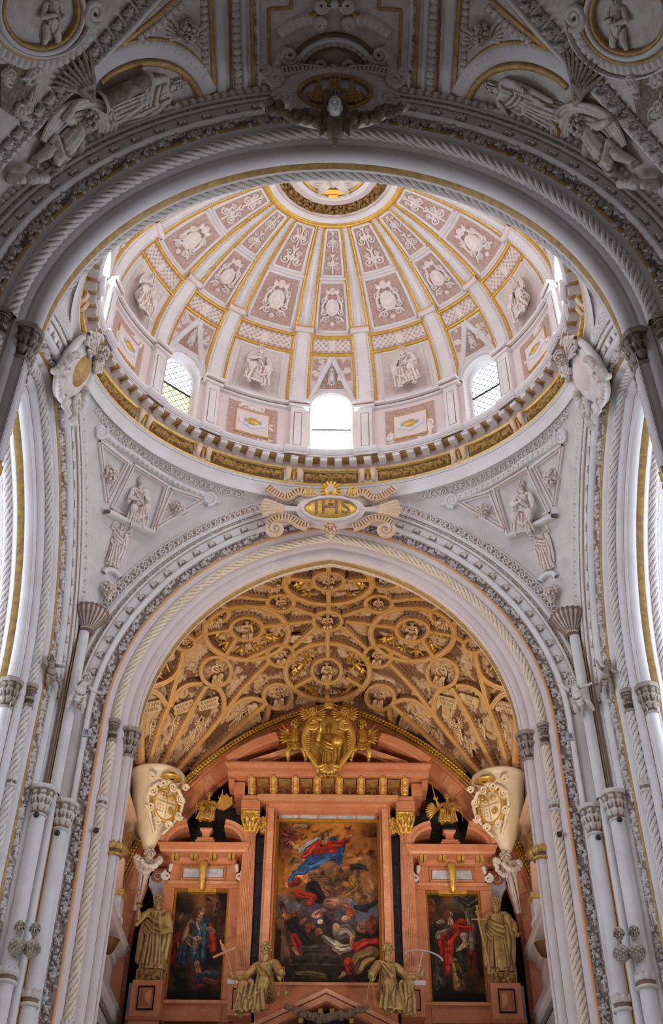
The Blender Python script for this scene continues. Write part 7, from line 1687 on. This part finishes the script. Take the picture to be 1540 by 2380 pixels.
# seated figures on the upper pediments
s1=robed(0,.014,0,'curly',-.1,.05,31,seated=True,arms=((-.36,.52,.06),(-.42,.40,.20),(.36,.60,.06),(.44,.78,.14)))
t,M=statue('seated_figure',s1,'statue_gilt',-3.76,32.05,15.52,.78,'gilded seated figure with a staff and a fan-like shield, left pediment',.1)
b=MB(); cap3((-.46,.1,.25),(-.48,1.35,.22),.016,.016,b,6); part(t,M,b,'staff','gilt')
b=MB(); prism([(0,0),(.14,.50),(.30,.42),(.34,.52),(.50,.34),(.58,.40),(.62,.10),(.56,-.02),(.30,-.22),(.1,-.2)],-.03,.03,mb=b,center=(.3,.15)); part(t,M@T3(.34,.58,.12),b,'ribbed_shield','gilt_bright',False)
b=MB(); cap3((.52,1.05,.14),(.52,1.25,.14),.03,.02,b,7); part(t,M,b,'finial','gilt')
s2=robed(0,.014,0,'curly',.1,.05,33,seated=True,wings=False,arms=((-.34,.62,.08),(-.44,.84,.16),(.36,.54,.08),(.50,.50,.18)))
t,M=statue('seated_figure',s2,'statue_gilt',3.76,32.05,15.52,.78,'gilded armoured seated figure raising a sword, right pediment',-.1)
b=MB(); sweep([(-.46,.86,.17),(-.52,1.2,.17),(-.60,1.72,.17)],(0,0,1),[(-.03,0),(0,.012),(.03,0),(0,-.012)],closeprof=True,mb=b); cap3((-.56,.9,.17),(-.38,.88,.17),.015,.015,b,6); part(t,M,b,'sword','gilt_bright')
b=MB(); cap3((.52,.55,.2),(.56,-.1,.2),.014,.014,b,6); part(t,M,b,'short_staff','gilt')
b=MB()
for k in range(8): a=-.9+.24*k; chain([(-.42,.50,.0),(-.42-.30*cos(a),.50-.34*sin(a)*1.0,.02),(-.42-.46*cos(a),.46-.46*sin(a),-.02)],[.05,.055,.03],b,7)
part(t,M,b,'feathered_shield','gilt')
# seated figures at the front
s3=robed(0,.013,0,'curly',.0,.10,41,seated=True,arms=((-.40,.48,.14),(-.46,.44,.34),(.36,.52,.14),(.50,.42,.32)),amp=.17)
t,M=statue('seated_figure',s3,'statue_gold',-1.66,30.75,9.62,1.40,'bronze-gold seated figure with a long cross and small scales, front left',-.40)
b=MB(); cap3((-.44,.30,.36),(-.80,1.12,.34),.016,.016,b,8); cap3((-.98,.90,.34),(-.52,1.02,.34),.024,.024,b,8); cap3((-.78,1.0,.34),(-.86,1.2,.34),.022,.022,b,8); part(t,M,b,'cross','marble_pale')
b=MB(); 
for dx in (-.05,.10): cap3((.52,.40,.36),(.52+dx,.05,.36),.006,.006,b,5); lathe([(.0,0),(.05,.02),(.06,.05)],(.52+dx,.0,.36),10,mb=b) if False else ball((.52+dx,.02,.36),(.04,.05,.04),b,7)
part(t,M,b,'scales','statue_gold')
s4=robed(0,.013,0,'curly',.0,.10,43,seated=True,arms=((-.38,.52,.14),(-.50,.40,.30),(.38,.50,.12),(.48,.50,.32)),amp=.17)
t,M=statue('seated_figure',s4,'statue_gold',1.66,30.75,9.62,1.40,'bronze-gold seated figure holding a thin curved sickle, front right',.40)
b=MB(); cap3((.46,.44,.34),(.62,.98,.32),.012,.012,b,7); tube([(.62-.42*cos(a)*1.0+.02,.86+.16*sin(a),.32) for a in np.linspace(.1,pi-.1,24)],np.linspace(.008,.02,24),7,nrm=(0,0,1),mb=b); part(t,M,b,'sickle','marble_grey')
b=MB(); 
for dx in (-.06,.04): chain([(-.50,.36,.32),(-.52+dx,.15,.34),(-.50+dx*1.8,-.15,.32)],[.012,.01,.012],b,6)
part(t,M,b,'ribbons','statue_gold')
# the crowning relief: bearded bust in a scrolled frame with angels
t=thing('crowning_relief','gilded bearded bust in a scrolled frame at the top of the altarpiece','sculpture',(0,31.3,16.6)); M=fr((0,31.35,17.0),(0,-1,-.12),(0,0,1),1.0)
fb=robed(0,.018,1.5,'short',0,.1,51,arms=((-.32,1.20,.16),(-.26,1.42,.30),(.32,1.10,.14),(.20,.98,.30)),amp=.12); q=MB(); 
V=fb.V[0]; inst(fb.mesh('bust','statue_gilt'),'bust',M@T3(0,-.42,-.05,1.05),t)
def tp(mb,name,m='statue_gilt'): q=MB(); q.merge(mb,M); return q.obj(name,m,t)
b=MB(); disc(.62,.95,[(0,-.05),(.8,-.02),(1,.06),(1.1,-.1)],b,c=(0,.75,0)); tp(b,'shell_ground','gilt')
for s in (-1,1):
    b=MB(); scroll3([(s*.22,1.50,.2),(s*.55,1.55,.22),(s*.68,1.2,.25),(s*.80,.9,.2),(s*.72,.45,.2),(s*.48,.15,.2),(s*.36,-.1,.22),(s*.12,-.2,.22)],[.06,.09,.11,.10,.09,.10,.08,.06],b); tp(b,'frame_scroll')
    b=MB(); sp=spiral2(s*.52,1.26,.18,1.7,pi/2,s,34,.2); scroll3([(x,y,.3) for x,y in sp],[.07,.06,.05],b); tp(b,'volute')
    b=MB()
    for k in range(9): cap3((s*.62,1.05-.07*k,.26),(s*(.80),1.0-.07*k,.22),.03,.03,b,6)
    tp(b,'acanthus')['kind']='stuff'
    inst(kit('cherub',None,'statue_gilt'),'cherub_head',M@T3(s*.52,1.72,.22,1.15),t)
b=MB()
for k in range(7): a=-pi/2+(k-3)*.38; cap3((.10*cos(a),.0+.1*sin(a),.28),(.30*cos(a),.02+.32*sin(a),.30),.05,.08,b,8)
tp(b,'shell_foot'); ball((.30,.62,.42),.20,MB(),14).merge(MB()) if False else None
b=MB(); ball((.27,.66,.42),.19,b,16); ball((.22,.70,.58),(.05,.06,.03),b,6); tp(b,'globe')
b=MB(); lathe([(.16,1.92),(.20,1.96),(.15,2.1),(.18,2.14),(.05,2.16)],(0,0,0),10,mb=b); b.V[-1]=b.V[-1][:,[0,2,1]]; tp(b,'tiara') 
an=putto(.012,2,((-.25,.62,.10),(-.20,.55,.28),(.28,.62,.08),(.44,.66,.12)),True,1,True)
for s in (-1,1):
    W='left' if s<0 else 'right'; tt=thing('angel_statue',f'small gilded winged angel standing on the pediment, {W} of the crowning bust','statue',(s*1.06,31.35,17.2)); Mx_=fr((s*1.06,31.35,17.22),(0,-1,0),(0,0,1),1.42); Mx_=flipx(Mx_) if s>0 else Mx_; inst(an.mesh('body','statue_gilt'),'body',Mx_,tt)
# ------------------------------------------------------------------ pier grotesques
pg=putto(.02,3,((-.2,.72,.1),(-.26,.86,.16),(.28,.62,.1),(.40,.60,.16)),True,1)
for s in (-1,1):
    W='left' if s<0 else 'right'
    o=inst(pg.mesh('putto_corbel','carved'),'putto_corbel',mM(fr((-6.12,22.85,13.85),(.35,-.85,-.3),(.2,0,1),.95),s)); tag(o,f'carved putto clinging to the corner shafts below the bowl capital, {W}','sculpture')
    o=inst(pg.mesh('putto_corbel','carved_dark'),'putto_corbel',mM(fr((-6.62,22.55,14.25),(.6,-.7,-.3),(-.5,0,1),.8),s)); tag(o,f'darker putto leaning out toward the transept beside the {W} pier putto','sculpture')
    t=thing('pinecone_corbel',f'two dark carved heads over pine cones between the pier shafts, {W}','sculpture',tuple(mx((-6.2,22.75,8.1),s)))
    for k,(dx,dy) in enumerate(((-.03,-.08),(.26,.02))):
        b=MB(); c0=np.array((-6.24+dx,22.60+dy,8.05)); 
        for i in range(9):
            for j in range(8): a=j*pi/4+(i%2)*pi/8; rr=.16*sin(pi*(i+.6)/9.2); ball(c0+np.array([rr*cos(a),rr*sin(a)*.9,.04*i-.1]),.038,b,5)
        ball(c0+(0,0,.06),(.15,.14,.19),b,10); b=b if s<0 else b.mirror(); b.obj('pine_cone','carved_dark',t)
        Mh=fr(c0+np.array([0,-.04,.42]),(.2,-.95,-.2),(0,0,1),.95); inst(kit('face_curly',None,'carved_dark'),'head',mM(Mh,s),t)
    # short square tablet on the pilaster
    tb=MB(); boxb(s*5.66,s*5.86,23.14,23.2,13.3,13.5,mb=tb); o=tb.obj('letter_tablet','marble_grey',None,False); tag(o,f'tiny lettered tablet beside the lower putto of the {W} pier','tablet'); letters('R' if s<0 else 'B',.16,fr((s*5.76,23.13,13.4),(0,-1,0),(0,0,1)),'brown_line',o,ext=.004)
# small dark lamps fixed to the shafts
for k,(x,y,zz,lab) in enumerate(((-6.42,22.60,11.02,'on the transept-side white shaft of the left pier'),(-6.00,23.03,10.80,'on the arch-side white shaft of the left pier'),(6.42,22.60,11.02,'on the transept-side white shaft of the right pier'),(6.00,23.03,10.80,'on the arch-side white shaft of the right pier'),(-5.28,23.63,11.15,'on the twisted shaft left of the chancel'),(5.28,23.63,11.15,'on the twisted shaft right of the chancel'))):
    b=MB(); lathe([(.0,-.06),(.05,-.05),(.065,0),(.05,.05),(0,.06)],(0,0,0),10,mb=b); box((0,.05,0),(.02,.06,.02),mb=b); b.V=[v+np.array([x,y,zz]) for v in b.V]; o=b.obj('spotlight','iron'); tag(o,f'small black spotlight {lab}','lamp')
# transept ends
for s in (-1,1):
    W='left' if s<0 else 'right'; w=thing('transept',f'plain white transept bay beyond the {W} side arch','transept',(s*12,17.8,FLOOR),kind='structure')
    a=np.linspace(0,pi,41); xs_=np.array([8.15,16.0]); P=np.stack([s*xs_[None,:]+0*a[:,None],17.8-5.6*np.cos(a)[:,None]+0*xs_[None],14+6.6*np.sin(a)[:,None]+0*xs_[None]],-1); grid(P).obj('transept_vault','plaster',w)
    for q in (-1,1): boxb(s*8.15,s*16,17.8+q*5.6,17.8+q*5.9,FLOOR,14).obj('transept_wall','plaster_old',w,False)
    boxb(s*16,s*16.3,12,23.6,FLOOR,21).obj('end_wall','plaster',w,False)
    for (a_,b_) in ((12.0,13.5),): boxb(s*8.10,s*8.2,a_,b_,FLOOR,14).obj('return_wall','plaster',w,False)
fl=thing('floor','grey stone floor of the nave, far below the view','floor',(0,12,FLOOR),kind='structure'); boxb(-17,17,-10,34,FLOOR-.2,FLOOR).obj('floor_slab','stone',fl,False)
